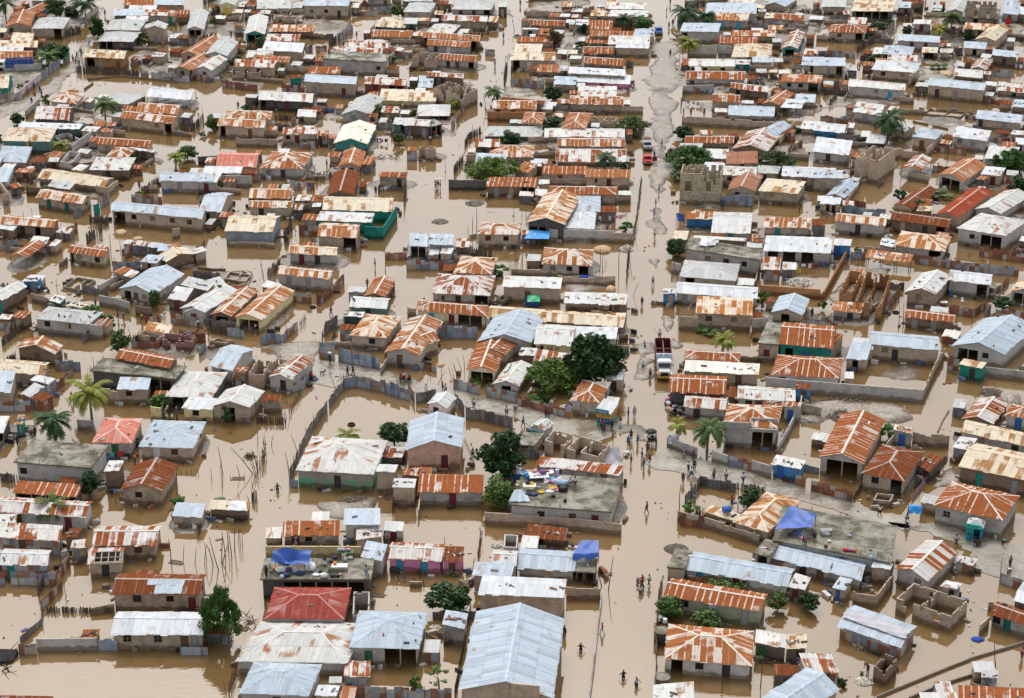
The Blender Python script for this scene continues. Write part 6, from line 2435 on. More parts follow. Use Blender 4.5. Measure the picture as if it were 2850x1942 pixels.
# ------------------------------------------------------------------ trees
PROTO = {}
def crown_proto(kind, k):
 key = (kind, k)
 if key in PROTO: return PROTO[key]
 rng = random.Random(kind + str(k))
 mb = MB()
 if kind == 'willow': nb, nl, ls = 62, 85, .05
 elif kind == 'vine': nb, nl, ls = 18, 60, .045
 elif kind == 'sapling': nb, nl, ls = 9, 22, .075
 elif kind == 'shrub': nb, nl, ls = 14, 80, .078
 else: nb, nl, ls = 46, 66, .056
 for i in range(nb):
  # clump centres spread over an uneven dome, leaves on each clump
  while True:
   c = Vector((rng.uniform(-1, 1), rng.uniform(-1, 1), rng.uniform(-.9, 1)))
   if .3 < c.length < 1: break
  c = Vector((c.x * .40, c.y * .40, c.z * .40 + .5)) if kind != 'willow' else Vector((c.x * .46 * (1.1 - max(0, c.z) * .5), c.y * .46 * (1.1 - max(0, c.z) * .5), c.z * .46 + .46))
  if kind == 'vine': c.z = .3 + .25 * rng.random()
  rad = rng.uniform(.05, .15) * (1.1 if kind != 'sapling' else .7)
  for j in range(nl):
   d = Vector((rng.gauss(0, 1), rng.gauss(0, 1), rng.gauss(0, 1))).normalized()
   p = c + d * rad * (rng.random() ** .4)
   if kind == 'willow':
    a = Vector((rng.gauss(0, .6), rng.gauss(0, .6), rng.gauss(.5, .6))).normalized() * ls * rng.uniform(.8, 1.8)
    bq = a.cross(Vector((rng.gauss(0, 1), rng.gauss(0, 1), rng.gauss(0, 1)))).normalized() * ls * .32
   else:
    a = Vector((rng.gauss(0, 1), rng.gauss(0, 1), rng.gauss(0, .5))).normalized() * ls * rng.uniform(.6, 1.2)
    bq = a.cross(d + Vector((rng.gauss(0, .5), rng.gauss(0, .5), rng.gauss(0, .5)))).normalized() * ls * rng.uniform(.4, .75)
   mb.face([p - a * .6, p + bq, p + a, p - bq])
 me = mb.mesh('crown', [leafmat('leaf_deep', (.028, .075, .02))])
 PROTO[key] = me
 return me
LEAF = dict(deep=(.055, .12, .03), mid=(.075, .145, .032), bright=(.065, .155, .03), grey=(.085, .14, .045), lime=(.11, .19, .035), brown=(.12, .085, .06))
def tree(tile, line):
 head, look = [x.strip() for x in line.split('|')]
 t = head.split()
 kind = t[1]
 p = src(tile, *polypts([t[2]])[0])
 s = TR[tile[1]][1]
 P = ground(p)
 wd = float(t[3]) / s / ppm(P)
 h = vlen(P, float(t[4]) / s) * .92
 cd = cosdep(P); sd = math.sqrt(1 - cd * cd)
 h = max(h - wd * sd / cd * .25, h * .75)
 rng = random.Random(look)
 pc = (p[0], p[1] - float(t[4]) / s * .6)
 if kind == 'palm':
  return palm(P, wd, max(h, wd * .55), look, pc, rng)
 nm = dict(willow='tree', tree='tree', sapling='sapling', shrub='shrub', vine='creeper')[kind]
 o = empty(nm, P, rng.uniform(0, 6))
 tag(o, look, nm, p=pc)
 l = look
 key = 'lime' if 'lime' in l or 'yellow' in l else 'grey' if 'grey' in l or 'pale' in l or 'thin-leaved' in l else 'brown' if 'brown' in l else \
  'bright' if 'bright' in l or 'light' in l or 'vivid' in l or 'feathery' in l else 'deep' if 'dark' in l or 'deep' in l or 'tallest' in l or 'towering' in l else 'mid'
 me = crown_proto(kind, rng.randrange(3))
 cr = bpy.data.objects.new('crown', me); COL.objects.link(cr); cr.parent = o
 zb = {'tree': .06, 'willow': .0, 'sapling': .3, 'shrub': -.12, 'vine': .0}[kind]
 cr.location = (0, 0, h * zb)
 cr.scale = (wd * 1.25, wd * 1.25, h * (1.06 - zb))
 cr.material_slots[0].link = 'OBJECT'
 cr.material_slots[0].material = leafmat('leaf_' + key, LEAF[key])
 if kind != 'vine':
  tb = MB()
  r = max(.06, min(.3, wd * .035))
  top = Vector((rng.uniform(-.05, .05) * wd, rng.uniform(-.05, .05) * wd, h * .45))
  tb.tube((0, 0, -.5), top, r, r * .7, 7)
  for i in range(6 if kind in ('tree', 'willow') else 3):
   an = i * 1.05 + rng.random()
   q = top + Vector((math.cos(an) * wd * .28, math.sin(an) * wd * .28, h * rng.uniform(.15, .35)))
   b0 = top * rng.uniform(.6, 1)
   tb.tube(b0, q, r * .5, r * .15, 5)
  tb.obj('trunk', flat('bark', (.10, .08, .06), .9, .3), o)
 return o
def palm(P, wd, h, look, pc, rng):
 o = empty('palm_tree', P)
 tag(o, look, 'palm tree', p=pc)
 Rr = wd / 2 * 1.12
 top = Vector((rng.uniform(-.4, .4), rng.uniform(-.4, .4), max(1.2, h - Rr * .25)))
 tb = MB()
 prev = Vector((0, 0, -.5))
 for i in range(1, 7):
  f = i / 6
  q = Vector((top.x * f * f, top.y * f * f, top.z * f))
  tb.tube(prev, q, .2 - .08 * f + .02, .2 - .08 * f, 7)
  prev = q
 tb.obj('trunk', flat('palm_bark', (.20, .165, .12), .9, .25), o)
 key = 'deep' if re.search('dark|deep', look) else 'lime' if re.search('yellow|light|lime|bright', look) else 'mid'
 mb = MB()
 nf = 24
 for i in range(nf):
  az = i * 2.39996 + rng.uniform(-.2, .2)
  e0 = rng.uniform(-.15, 1.25)
  Lf = Rr * rng.uniform(.95, 1.25)
  d = Vector((math.cos(az), math.sin(az), 0)); sdv = Vector((-d.y, d.x, 0))
  pts = []
  q = top.copy(); el = e0
  ns = 11
  for k in range(ns + 1):
   pts.append(q.copy())
   q = q + (d * math.cos(el) + Vector((0, 0, math.sin(el)))) * (Lf / ns)
   el -= .10 + .014 * k
  for k in range(ns):
   a, b = pts[k], pts[k + 1]
   w0 = .035 * (1 - k / ns) + .012
   mb.face([a - sdv * w0, b - sdv * w0 * .8, b + sdv * w0 * .8, a + sdv * w0])
   if k < 1: continue
   ll = Lf * .25 * math.sin(math.pi * (.18 + .75 * k / ns))
   for sgn in (-1, 1):
    for m_ in (0, .33, .66):
     c = a.lerp(b, m_)
     fwd = (b - a).normalized()
     tip = c + (sdv * sgn * .75 + fwd * .55 + Vector((0, 0, -.25 - .3 * rng.random()))) * ll * rng.uniform(.85, 1.1)
     wv = fwd * ll * .085
     mb.face([c - wv, c.lerp(tip, .5) - wv * .9 + Vector((0, 0, .02)), tip, c.lerp(tip, .5) + wv * .9, c + wv])
 cr = mb.obj('crown', leafmat('frond_' + key, {'lime': (.20, .24, .035), 'deep': (.03, .085, .025), 'mid': (.07, .13, .03)}[key]), o)
 return o
# ------------------------------------------------------------------ people
def skin_mesh(name, verts, edges, mat, sub=1):
 me = bpy.data.meshes.new(name)
 me.from_pydata([v[:3] for v in verts], edges, [])
 o = bpy.data.objects.new(name, me)
 COL.objects.link(o)
 o.modifiers.new('skin', 'SKIN')
 for i, v in enumerate(verts):
  sv = me.skin_vertices[0].data[i]
  r = v[3]
  sv.radius = r if isinstance(r, tuple) else (r, r)
  sv.use_root = (i == 0)
 s = o.modifiers.new('sub', 'SUBSURF'); s.levels = sub; s.render_levels = sub
 dg = bpy.context.evaluated_depsgraph_get()
 m2 = bpy.data.meshes.new_from_object(o.evaluated_get(dg))
 m2.name = name
 m2.materials.clear(); m2.materials.append(mat)
 for p in m2.polygons: p.use_smooth = True
 bpy.data.objects.remove(o); bpy.data.meshes.remove(me)
 return m2
def pose(kind):
 J = dict(pel=(0, 0, .95), sp=(0, 0, 1.14), ch=(0, 0, 1.36), nk=(0, 0, 1.49), h0=(0, -.015, 1.57), h1=(0, -.02, 1.69))
 for s, n in ((-1, 'l'), (1, 'r')):
  J['sh' + n] = (.18 * s, 0, 1.41); J['el' + n] = (.25 * s, .03, 1.14); J['wr' + n] = (.255 * s, -.06, .90)
  J['hip' + n] = (.10 * s, 0, .91); J['kn' + n] = (.11 * s, -.02, .50); J['an' + n] = (.11 * s, .03, .09); J['to' + n] = (.125 * s, -.13, .035)
 if kind == 'w':
  J['knl'] = (-.1, -.18, .52); J['anl'] = (-.1, -.24, .10); J['tol'] = (-.11, -.40, .06)
  J['knr'] = (.1, .08, .50); J['anr'] = (.1, .30, .12); J['tor'] = (.11, .18, .04)
  J['ell'] = (-.25, .12, 1.15); J['wrl'] = (-.25, .10, .90); J['elr'] = (.25, -.10, 1.15); J['wrr'] = (.24, -.26, .96)
 if kind == 'c':
  J['ell'] = (-.32, -.05, 1.50); J['wrl'] = (-.18, -.06, 1.76); J['elr'] = (.32, -.05, 1.50); J['wrr'] = (.18, -.06, 1.76)
 if kind == 'v':
  J['ell'] = (-.34, -.04, 1.20); J['wrl'] = (-.42, -.18, 1.05); J['elr'] = (.34, -.04, 1.20); J['wrr'] = (.42, -.18, 1.05)
 if kind == 't':
  for k in ('pel', 'sp', 'ch', 'nk', 'h0', 'h1', 'shl', 'shr', 'ell', 'elr', 'wrl', 'wrr', 'hipl', 'hipr'):
   J[k] = (J[k][0], J[k][1], J[k][2] - .47)
  for s, n in ((-1, 'l'), (1, 'r')):
   J['kn' + n] = (.14 * s, -.42, .50); J['an' + n] = (.13 * s, -.40, .08); J['to' + n] = (.14 * s, -.56, .035)
   J['el' + n] = (.25 * s, -.08, .70); J['wr' + n] = (.17 * s, -.30, .56)
 if kind == 'b':
  J.update(sp=(0, -.12, 1.06), ch=(0, -.34, 1.12), nk=(0, -.46, 1.10), h0=(0, -.54, 1.08), h1=(0, -.64, 1.02))
  for s, n in ((-1, 'l'), (1, 'r')):
   J['sh' + n] = (.18 * s, -.38, 1.12); J['el' + n] = (.22 * s, -.42, .86); J['wr' + n] = (.18 * s, -.46, .62)
 return J
PP = {}
def person_proto(kind, skirt):
 key = (kind, skirt)
 if key in PP: return PP[key]
 J = pose(kind)
 skin = flat('skin', (.055, .030, .020), .55, .15, .4)
 V = []; E = []; ix = {}
 def add(n, r, par=None, pt=None):
  q = pt or J[n]
  ix[n] = len(V); V.append((*q, r))
  if par: E.append((ix[par], ix[n]))
 add('pel', (.13, .10)); add('sp', (.12, .09), 'pel'); add('ch', (.15, .105), 'sp'); add('nk', .052, 'ch'); add('h0', (.07, .085), 'nk'); add('h1', (.078, .092), 'h0')
 add('nose', .016, 'h0', (J['h0'][0], J['h0'][1] - .105, J['h0'][2] + .04))
 for n in 'lr':
  add('sh' + n, .062, 'ch'); add('el' + n, .046, 'sh' + n); add('wr' + n, .032, 'el' + n)
  w = Vector(J['wr' + n]); d = (w - Vector(J['el' + n])).normalized()
  pm = w + d * .075
  add('pm' + n, (.04, .022), 'wr' + n, tuple(pm))
  sd = d.cross(Vector((0, 1, .2))).normalized()
  for i, l in enumerate((.070, .085, .080, .06)):
   b = pm + sd * (i - 1.5) * .019 + d * .02
   add('f%d%s' % (i, n), .0085, 'pm' + n, tuple(b + d * l * .55))
   add('g%d%s' % (i, n), .007, 'f%d%s' % (i, n), tuple(b + d * l + Vector((0, -.012, 0))))
  add('th' + n, .009, 'pm' + n, tuple(w + d * .05 + sd * .045)); 
  add('hip' + n, .09, 'pel'); add('kn' + n, .06, 'hip' + n); add('an' + n, .04, 'kn' + n); add('to' + n, (.04, .025), 'an' + n)
 body = skin_mesh('person', V, E, skin)
 # clothes: looser shells over the same joints
 V = [(*J['pel'], (.155, .125)), (*J['sp'], (.15, .12)), (*J['ch'], (.175, .128))]; E = [(0, 1), (1, 2)]
 for n in 'lr':
  m = Vector(J['sh' + n]).lerp(Vector(J['el' + n]), .75)
  V += [(*J['sh' + n], .082), (*m, .072)]; E += [(2, len(V) - 2), (len(V) - 2, len(V) - 1)]
 shirt = skin_mesh('shirt', V, E, paint('white'))
 hp = Vector(J['pel'])
 V = [(hp.x, hp.y, hp.z + .05, (.158, .128))]; E = []
 for n in 'lr':
  end = Vector(J['kn' + n]).lerp(Vector(J['an' + n]), .75 if not skirt else .1)
  V += [(*J['hip' + n], .108), (*J['kn' + n], .082), (*end, .072)]
  k = len(V); E += [(0, k - 3), (k - 3, k - 2), (k - 2, k - 1)]
 if skirt:
  V = [(hp.x, hp.y, hp.z + .08, (.15, .125))]
  kc = (Vector(J['knl']) + Vector(J['knr'])) / 2
  V += [(*hp.lerp(kc, .5), (.19, .16)), (*kc.lerp(Vector((kc.x, kc.y, 0)), .45), (.23, .2))]; E = [(0, 1), (1, 2)]
 tr = skin_mesh('trousers' if not skirt else 'skirt', V, E, paint('dark'))
 h1 = Vector(J['h1'])
 mb = MB()
 mb.lathe([(.098, -.03), (.101, .02), (.085, .07), (.05, .098), (.0, .108)], 10, (h1.x, h1.y + .018, h1.z - .01))
 hair = mb.mesh('hair', paint('black'), smooth=True)
 PP[key] = (body, shirt, tr, hair)
 return PP[key]
def set_mat(o, m):
 o.material_slots[0].link = 'OBJECT'
 o.material_slots[0].material = m
CN = dict(navy='navy blue', lblue='light blue', bare='no', stripe='black and yellow striped', teal='teal', dark='dark')
SURF = []                          # raised surfaces people and things stand on: (root, height)
def ground_h(P):
 return 0.0
def person(tile, line):
 t = line.split()
 x, y = [float(v) for v in t[1].split(',')]
 p = src(tile, x, y)
 z = surface_at(p)
 P = ground(p, z)
 c1, c2, ps = t[2], t[3], t[4]
 rng = random.Random(line + tile)
 skirt = c1 == c2 and c1 not in ('black', 'navy', 'white', 'blue', 'maroon', 'olive')
 body, shirt, tr, hair = person_proto(ps, skirt)
 o = bpy.data.objects.new('person', body); COL.objects.link(o)
 sink = {'v': .62}.get(ps, 0.06 if z == 0 else 0)
 if ps == 't': sink = 0
 o.location = (P.x, P.y, z - sink)
 o.rotation_euler = (0, 0, rng.choice([0, .5, -.6, 3.1, 2.6, -2.5, 1.5, -1.5]) + rng.uniform(-.3, .3))
 sc = rng.uniform(.94, 1.05)
 o.scale = (sc, sc, sc)
 parts = [(shirt, 'shirt', c1), (tr, tr.name.split('.')[0], c2), (hair, 'hair', 'black')]
 for me, nm, c in parts:
  if c == 'bare': continue
  q = bpy.data.objects.new(nm, me); COL.objects.link(q); q.parent = o
  if nm != 'hair': set_mat(q, paint(c))
 if ps == 'c':
  mb = MB(); mb.lathe([(0, .0), (.2, .0), (.3, .1), (.28, .2), (.12, .3), (0, .32)], 10, (0, -.02, 1.80))
  q = mb.obj('head_load', paint('white'), smooth=True)
  q.location = o.location; q.rotation_euler = o.rotation_euler
  tag(q, 'bundle carried on the head of person in %s top' % CN.get(c1, c1), 'bundle', p=(p[0], p[1] - 25))
 if ps == 't':
  mb = MB(); mb.box(-.2, .2, -.2, .2, .38, .42)
  for sx in (-1, 1):
   for sy in (-1, 1): mb.box(sx * .17 - .02, sx * .17 + .02, sy * .17 - .02, sy * .17 + .02, 0, .38)
  q = mb.obj('stool', paint(rng.choice(['tan', 'white', 'brown'])))
  q.location = o.location; q.rotation_euler = o.rotation_euler
  tag(q, 'low stool under seated person in %s top' % CN.get(c1, c1), 'stool', p=p)
 verb = {'s': 'standing', 'w': 'walking', 'c': 'carrying a load overhead', 'v': 'wading knee deep', 't': 'sitting', 'b': 'bending over'}[ps]
 lab = 'person in %s top and %s %s %s' % (CN.get(c1, c1), CN.get(c2, c2), 'skirt' if skirt else 'trousers', verb)
 if c1 == 'bare': lab = 'shirtless person in dark shorts wading waist deep'
 if skirt: lab = 'person in %s dress %s' % (CN.get(c1, c1), verb)
 tag(o, lab, 'person', p=p, group='people out in the flooded streets')
HREC = {}
def surface_at(p):
 for tile, poly, z in SURFP:
  pts = poly
  inside = False
  for i in range(len(pts)):
   a, b = pts[i], pts[(i + 1) % len(pts)]
   if (a[1] > p[1]) != (b[1] > p[1]) and p[0] < (b[0] - a[0]) * (p[1] - a[1]) / (b[1] - a[1]) + a[0]: inside = not inside
  if inside: return z
 return 0.0
SURFP = []
def note_surface(look_start, tile):
 for o in ROOTS:
  if o['label'].startswith(look_start):
   roof = [c for c in o.children if c.name.startswith('roof')][0]
   M = Matrix.Translation(o.location) @ Matrix.Rotation(o.rotation_euler.z, 4, 'Z')
   z = max(v.co.z for v in roof.data.vertices)
   pts = [px_of(M @ v.co) for v in roof.data.vertices if abs(v.co.z - z) < .01][:16]
   ctr = (sum(q[0] for q in pts) / len(pts), sum(q[1] for q in pts) / len(pts))
   uniq = sorted({(round(q[0]), round(q[1])) for q in pts}, key=lambda q: math.atan2(q[1] - ctr[1], q[0] - ctr[0]))
   SURFP.append((tile, uniq, z))
   HREC[look_start] = (o, z)
   return
 print('no surface', look_start)
# ------------------------------------------------------------------ vehicles
def wheel(root, x, y, r, wdt=.24):
 mb = MB()
 mb.lathe([(r * .55, -wdt / 2), (r * .9, -wdt / 2), (r, -wdt * .35), (r, wdt * .35), (r * .9, wdt / 2), (r * .55, wdt / 2)], 16)
 o = mb.obj('wheel', flat('tyre_rubber', (.018, .018, .02), .85, .2), root, smooth=False)
 o.location = (x, y, r); o.rotation_euler = (0, math.pi / 2, 0)
 m2 = MB(); m2.lathe([(0, -wdt * .42), (r * .55, -wdt * .46), (r * .55, wdt * .46), (0, wdt * .42)], 12)
 m2.obj('rim', flat('rim_grey', (.3, .3, .3), .5), o)
def bevel(o, w=.05, seg=2):
 bm = bmesh.new(); bm.from_mesh(o.data)
 bmesh.ops.remove_doubles(bm, verts=bm.verts, dist=1e-4)
 bmesh.ops.bevel(bm, geom=[e for e in bm.edges if e.calc_face_angle(0) > .5], offset=w, segments=seg, affect='EDGES', clamp_overlap=True)
 bm.to_mesh(o.data); bm.free()
 return o
def text(root, s, size, loc, rot, mat, depth=.01):
 cu = bpy.data.curves.new('lettering', 'FONT')
 cu.body = s; cu.size = size; cu.align_x = 'CENTER'; cu.align_y = 'CENTER'; cu.extrude = depth
 cu.materials.append(mat)
 o = bpy.data.objects.new('lettering', cu); COL.objects.link(o)
 me = bpy.data.meshes.new_from_object(o.evaluated_get(bpy.context.evaluated_depsgraph_get()))
 bpy.data.objects.remove(o); o = bpy.data.objects.new('lettering', me); COL.objects.link(o); o.parent = root
 o.location = loc; o.rotation_euler = rot
 return o
def pt(root, name, mats, *boxes, bv=0, loc=None):
 mb = MB()
 for b in boxes: mb.box(*b[:6], *(b[6:7] if len(b) > 6 else ()))
 o = mb.obj(name, mats, root)
 if bv: bevel(o, bv)
 if loc: o.location = loc
 return o
def vehicles():
 glass = flat('dark_glass', (.02, .03, .035), .12, .1, .6)
 # dump truck, nose towards the camera (-y)
 f = ground(src('D3', 455, 300))
 o = empty('dump_truck', f, -.03)
 tag(o, 'white nosed dump truck with a dark red open tipper parked in the main street', 'truck')
 wm, rd = paint('white', .35), flat('tipper_red', (.12, .022, .022), .6, .4)
 pt(o, 'chassis', paint('dark'), (-.45, .45, .2, 9.2, .55, .8))
 pt(o, 'hood', wm, (-.85, .85, .25, 1.55, .85, 1.55), bv=.12)
 g = pt(o, 'grille', paint('black'), (-.55, .55, .18, .26, .85, 1.35))
 pt(o, 'bumper', flat('bumper_yellow', (.55, .34, .06), .5), (-1.1, 1.1, 0, .17, .5, .85), bv=.03)
 cab = pt(o, 'cab', wm, (-1.05, 1.05, 1.55, 3.0, .8, 2.55), bv=.14)
 mb = MB(); mb.face([(-.85, 1.53, 1.62), (.85, 1.53, 1.62), (.8, 1.56, 2.28), (-.8, 1.56, 2.28)]); mb.box(-.85, .85, 1.5, 1.535, 1.62, 2.28)
 mb.obj('windscreen', glass, cab)
 for sx in (-1, 1):
  pt(o, 'fender', flat('bumper_yellow', (.55, .34, .06), .5) if sx < 0 else wm, (sx * .98 - .2, sx * .98 + .2, .3, 1.4, .95, 1.15), bv=.06)
  pt(o, 'headlight', paint('cream'), (sx * .95 - .14, sx * .95 + .14, .24, .31, .86, 1.0))
  pt(o, 'mirror', paint('grey'), (sx * 1.28 - .08, sx * 1.28 + .08, 1.6, 1.66, 1.8, 2.2))
 hb = pt(o, 'headboard', flat('pale_blue_panel', (.55, .66, .74), .4, .1), (-1.18, 1.18, 3.1, 3.28, 1.0, 3.15))
 text(hb, 'JE   ED', .5, (0, 3.08, 2.88), (math.pi / 2, 0, 0), paint('blue'))
 tp = pt(o, 'tipper', rd, (-1.22, -1.12, 3.28, 9.6, 1.0, 2.7), (1.12, 1.22, 3.28, 9.6, 1.0, 2.7), (-1.12, 1.12, 3.28, 3.36, 1.0, 2.95), (-1.12, 1.12, 9.5, 9.6, 1.0, 2.9), (-1.12, 1.12, 3.36, 9.5, 1.0, 1.08))
 pt(tp, 'brace', flat('red_brace', (.25, .10, .09), .6), (-1.12, 1.12, 6.3, 6.4, 2.5, 2.62), (-.06, .06, 3.36, 6.3, 2.6, 2.68), (-.06, .06, 6.4, 9.5, 2.6, 2.68))
 for sx in (-1, 1):
  wheel(o, sx * .95, .85, .5); wheel(o, sx * .95, 6.6, .5, .5); wheel(o, sx * .95, 7.8, .5, .5)
 def pickup(name, label, cat, base, rz, c, bed=True, door=False):
  o = empty(name, base, rz)
  tag(o, label, cat)
  m = paint(c, .3)
  body = pt(o, 'body', m, (-.85, .85, 0, 4.4, .45, .95), bv=.1)
  cab = pt(o, 'cab', m, (-.75, .75, 1.15, 2.7, .95, 1.5), bv=.14)
  pt(cab, 'windscreen', glass, (-.66, .66, 1.11, 1.16, 1.0, 1.38))
  for sx in (-1, 1): pt(cab, 'side_window', glass, (sx * .765 - .012, sx * .765 + .012, 1.4, 2.5, 1.02, 1.36))
  pt(o, 'bumper', paint('grey', .4), (-.85, .85, -.1, .02, .45, .62), bv=.03)
  for sx in (-1, 1): pt(o, 'headlight', paint('cream'), (sx * .62 - .14, sx * .62 + .14, -.03, .03, .68, .84))
  if bed: pt(o, 'cargo_bed', paint('dark'), (-.72, .72, 2.78, 4.3, .955, .99), (-.8, -.72, 2.78, 4.36, .955, 1.15), (.72, .8, 2.78, 4.36, .955, 1.15))
  if door:
   d = pt(o, 'door', paint('maroon'), (0, .95, -.03, .03, -.45, .5)); d.location = (.86, 1.35, .95)
  for sx in (-1, 1): wheel(o, sx * .78, .8, .34, .2); wheel(o, sx * .78, 3.5, .34, .2)
  return o
 pickup('pickup_truck', 'red pickup parked nose down the main street with one dark red door swung open', 'pickup', ground(src('D1', 308, 1505)), 0, 'red', True, True)
 pickup('car', 'grey-blue car parked close behind the red pickup', 'car', ground(src('D1', 308, 1398)) + Vector((0, 1.6, 0)), 0, 'grey', False)
 pickup('pickup_truck', 'bright blue pickup driving down the upper main street', 'pickup', ground(src('D1', 408, 322)), 0, 'blue', True)
 # blue stake truck, side on, cab towards the left edge
 a = ground(src('A1', 300, 655)); b = ground(src('A1', 50, 665))
 d = (b - a); d.z = 0
 o = empty('stake_truck', a + Vector((0, 1.3, .3)), math.atan2(d.y, d.x))
 tag(o, 'blue stake-sided truck with a white cab parked behind a tan roof', 'truck')
 L = d.length
 bl = flat('truck_blue', (.03, .10, .34), .45, .3)
 pt(o, 'chassis', paint('black'), (.3, L + 2.6, -.4, .4, .6, .85))
 cg = pt(o, 'cargo_body', bl, (0, L, -1.15, 1.15, .86, 1.0), (0, .08, -1.15, 1.15, 1.0, 2.6), (L - .08, L, -1.15, 1.15, 1.0, 2.6))
 for sy in (-1, 1):
  for k in range(4): pt(cg, 'stake_board', bl, (.08, L - .08, sy * 1.12 - .03, sy * 1.12 + .03, 1.05 + k * .4, 1.33 + k * .4))
  for k in range(5): pt(cg, 'stake_post', paint('navy'), (.1 + (L - .3) * k / 4, .2 + (L - .3) * k / 4, sy * 1.17 - .02, sy * 1.17 + .02, .9, 2.65))
 cab = pt(o, 'cab', paint('white', .35), (L + .15, L + 2.0, -1.05, 1.05, .75, 2.3), bv=.15)
 for sy in (-1, 1): pt(cab, 'side_window', glass, (L + .6, L + 1.5, sy * 1.06 - .012, sy * 1.06 + .012, 1.5, 2.1))
 for x in (1.4, 2.6, L + 1.2):
  for sy in (-1, 1):
   mb = MB(); r = .5
   mb.lathe([(r * .5, -.14), (r * .9, -.14), (r, -.08), (r, .08), (r * .9, .14), (r * .5, .14), (0, .1)], 14)
   q = mb.obj('wheel', flat('tyre_rubber', (.018, .018, .02), .85, .2), o); q.location = (x, sy * .95, .5); q.rotation_euler = (math.pi / 2, 0, 0)
 # motorcycles
 for t, x, y, rz, lb in (('D4', 258, 590, .5, 'red motorcycle being pushed through the flooded main street'), ('D2', 282, 1590, .1, 'blue motorcycle ridden beyond the dump truck'),
       ('E1', 367, 618, .2, 'black motorcycle on the narrow side lane')):
  o = empty('motorcycle', ground(src(t, x, y)), rz); tag(o, lb, 'motorcycle')
  c = paint(lb.split()[0])
  mb = MB(); mb.tube((0, .1, .6), (0, .75, .78), .11, .09, 8); mb.tube((0, .72, .78), (0, 1.2, .82), .1, .07, 8); b_ = mb.obj('tank', c, o)
  pt(o, 'seat', paint('black'), (-.12, .12, .72, 1.3, .8, .88), bv=.03)
  mb = MB(); mb.tube((0, 0, .32), (0, .18, .98), .03); mb.tube((-.34, .16, 1.02), (.34, .16, 1.02), .02); mb.obj('handlebar', paint('dark'), o)
  pt(o, 'engine', paint('grey'), (-.14, .14, .35, .75, .28, .58), bv=.03)
  for y_ in (0, 1.22): wheel(o, 0, y_, .31, .1)
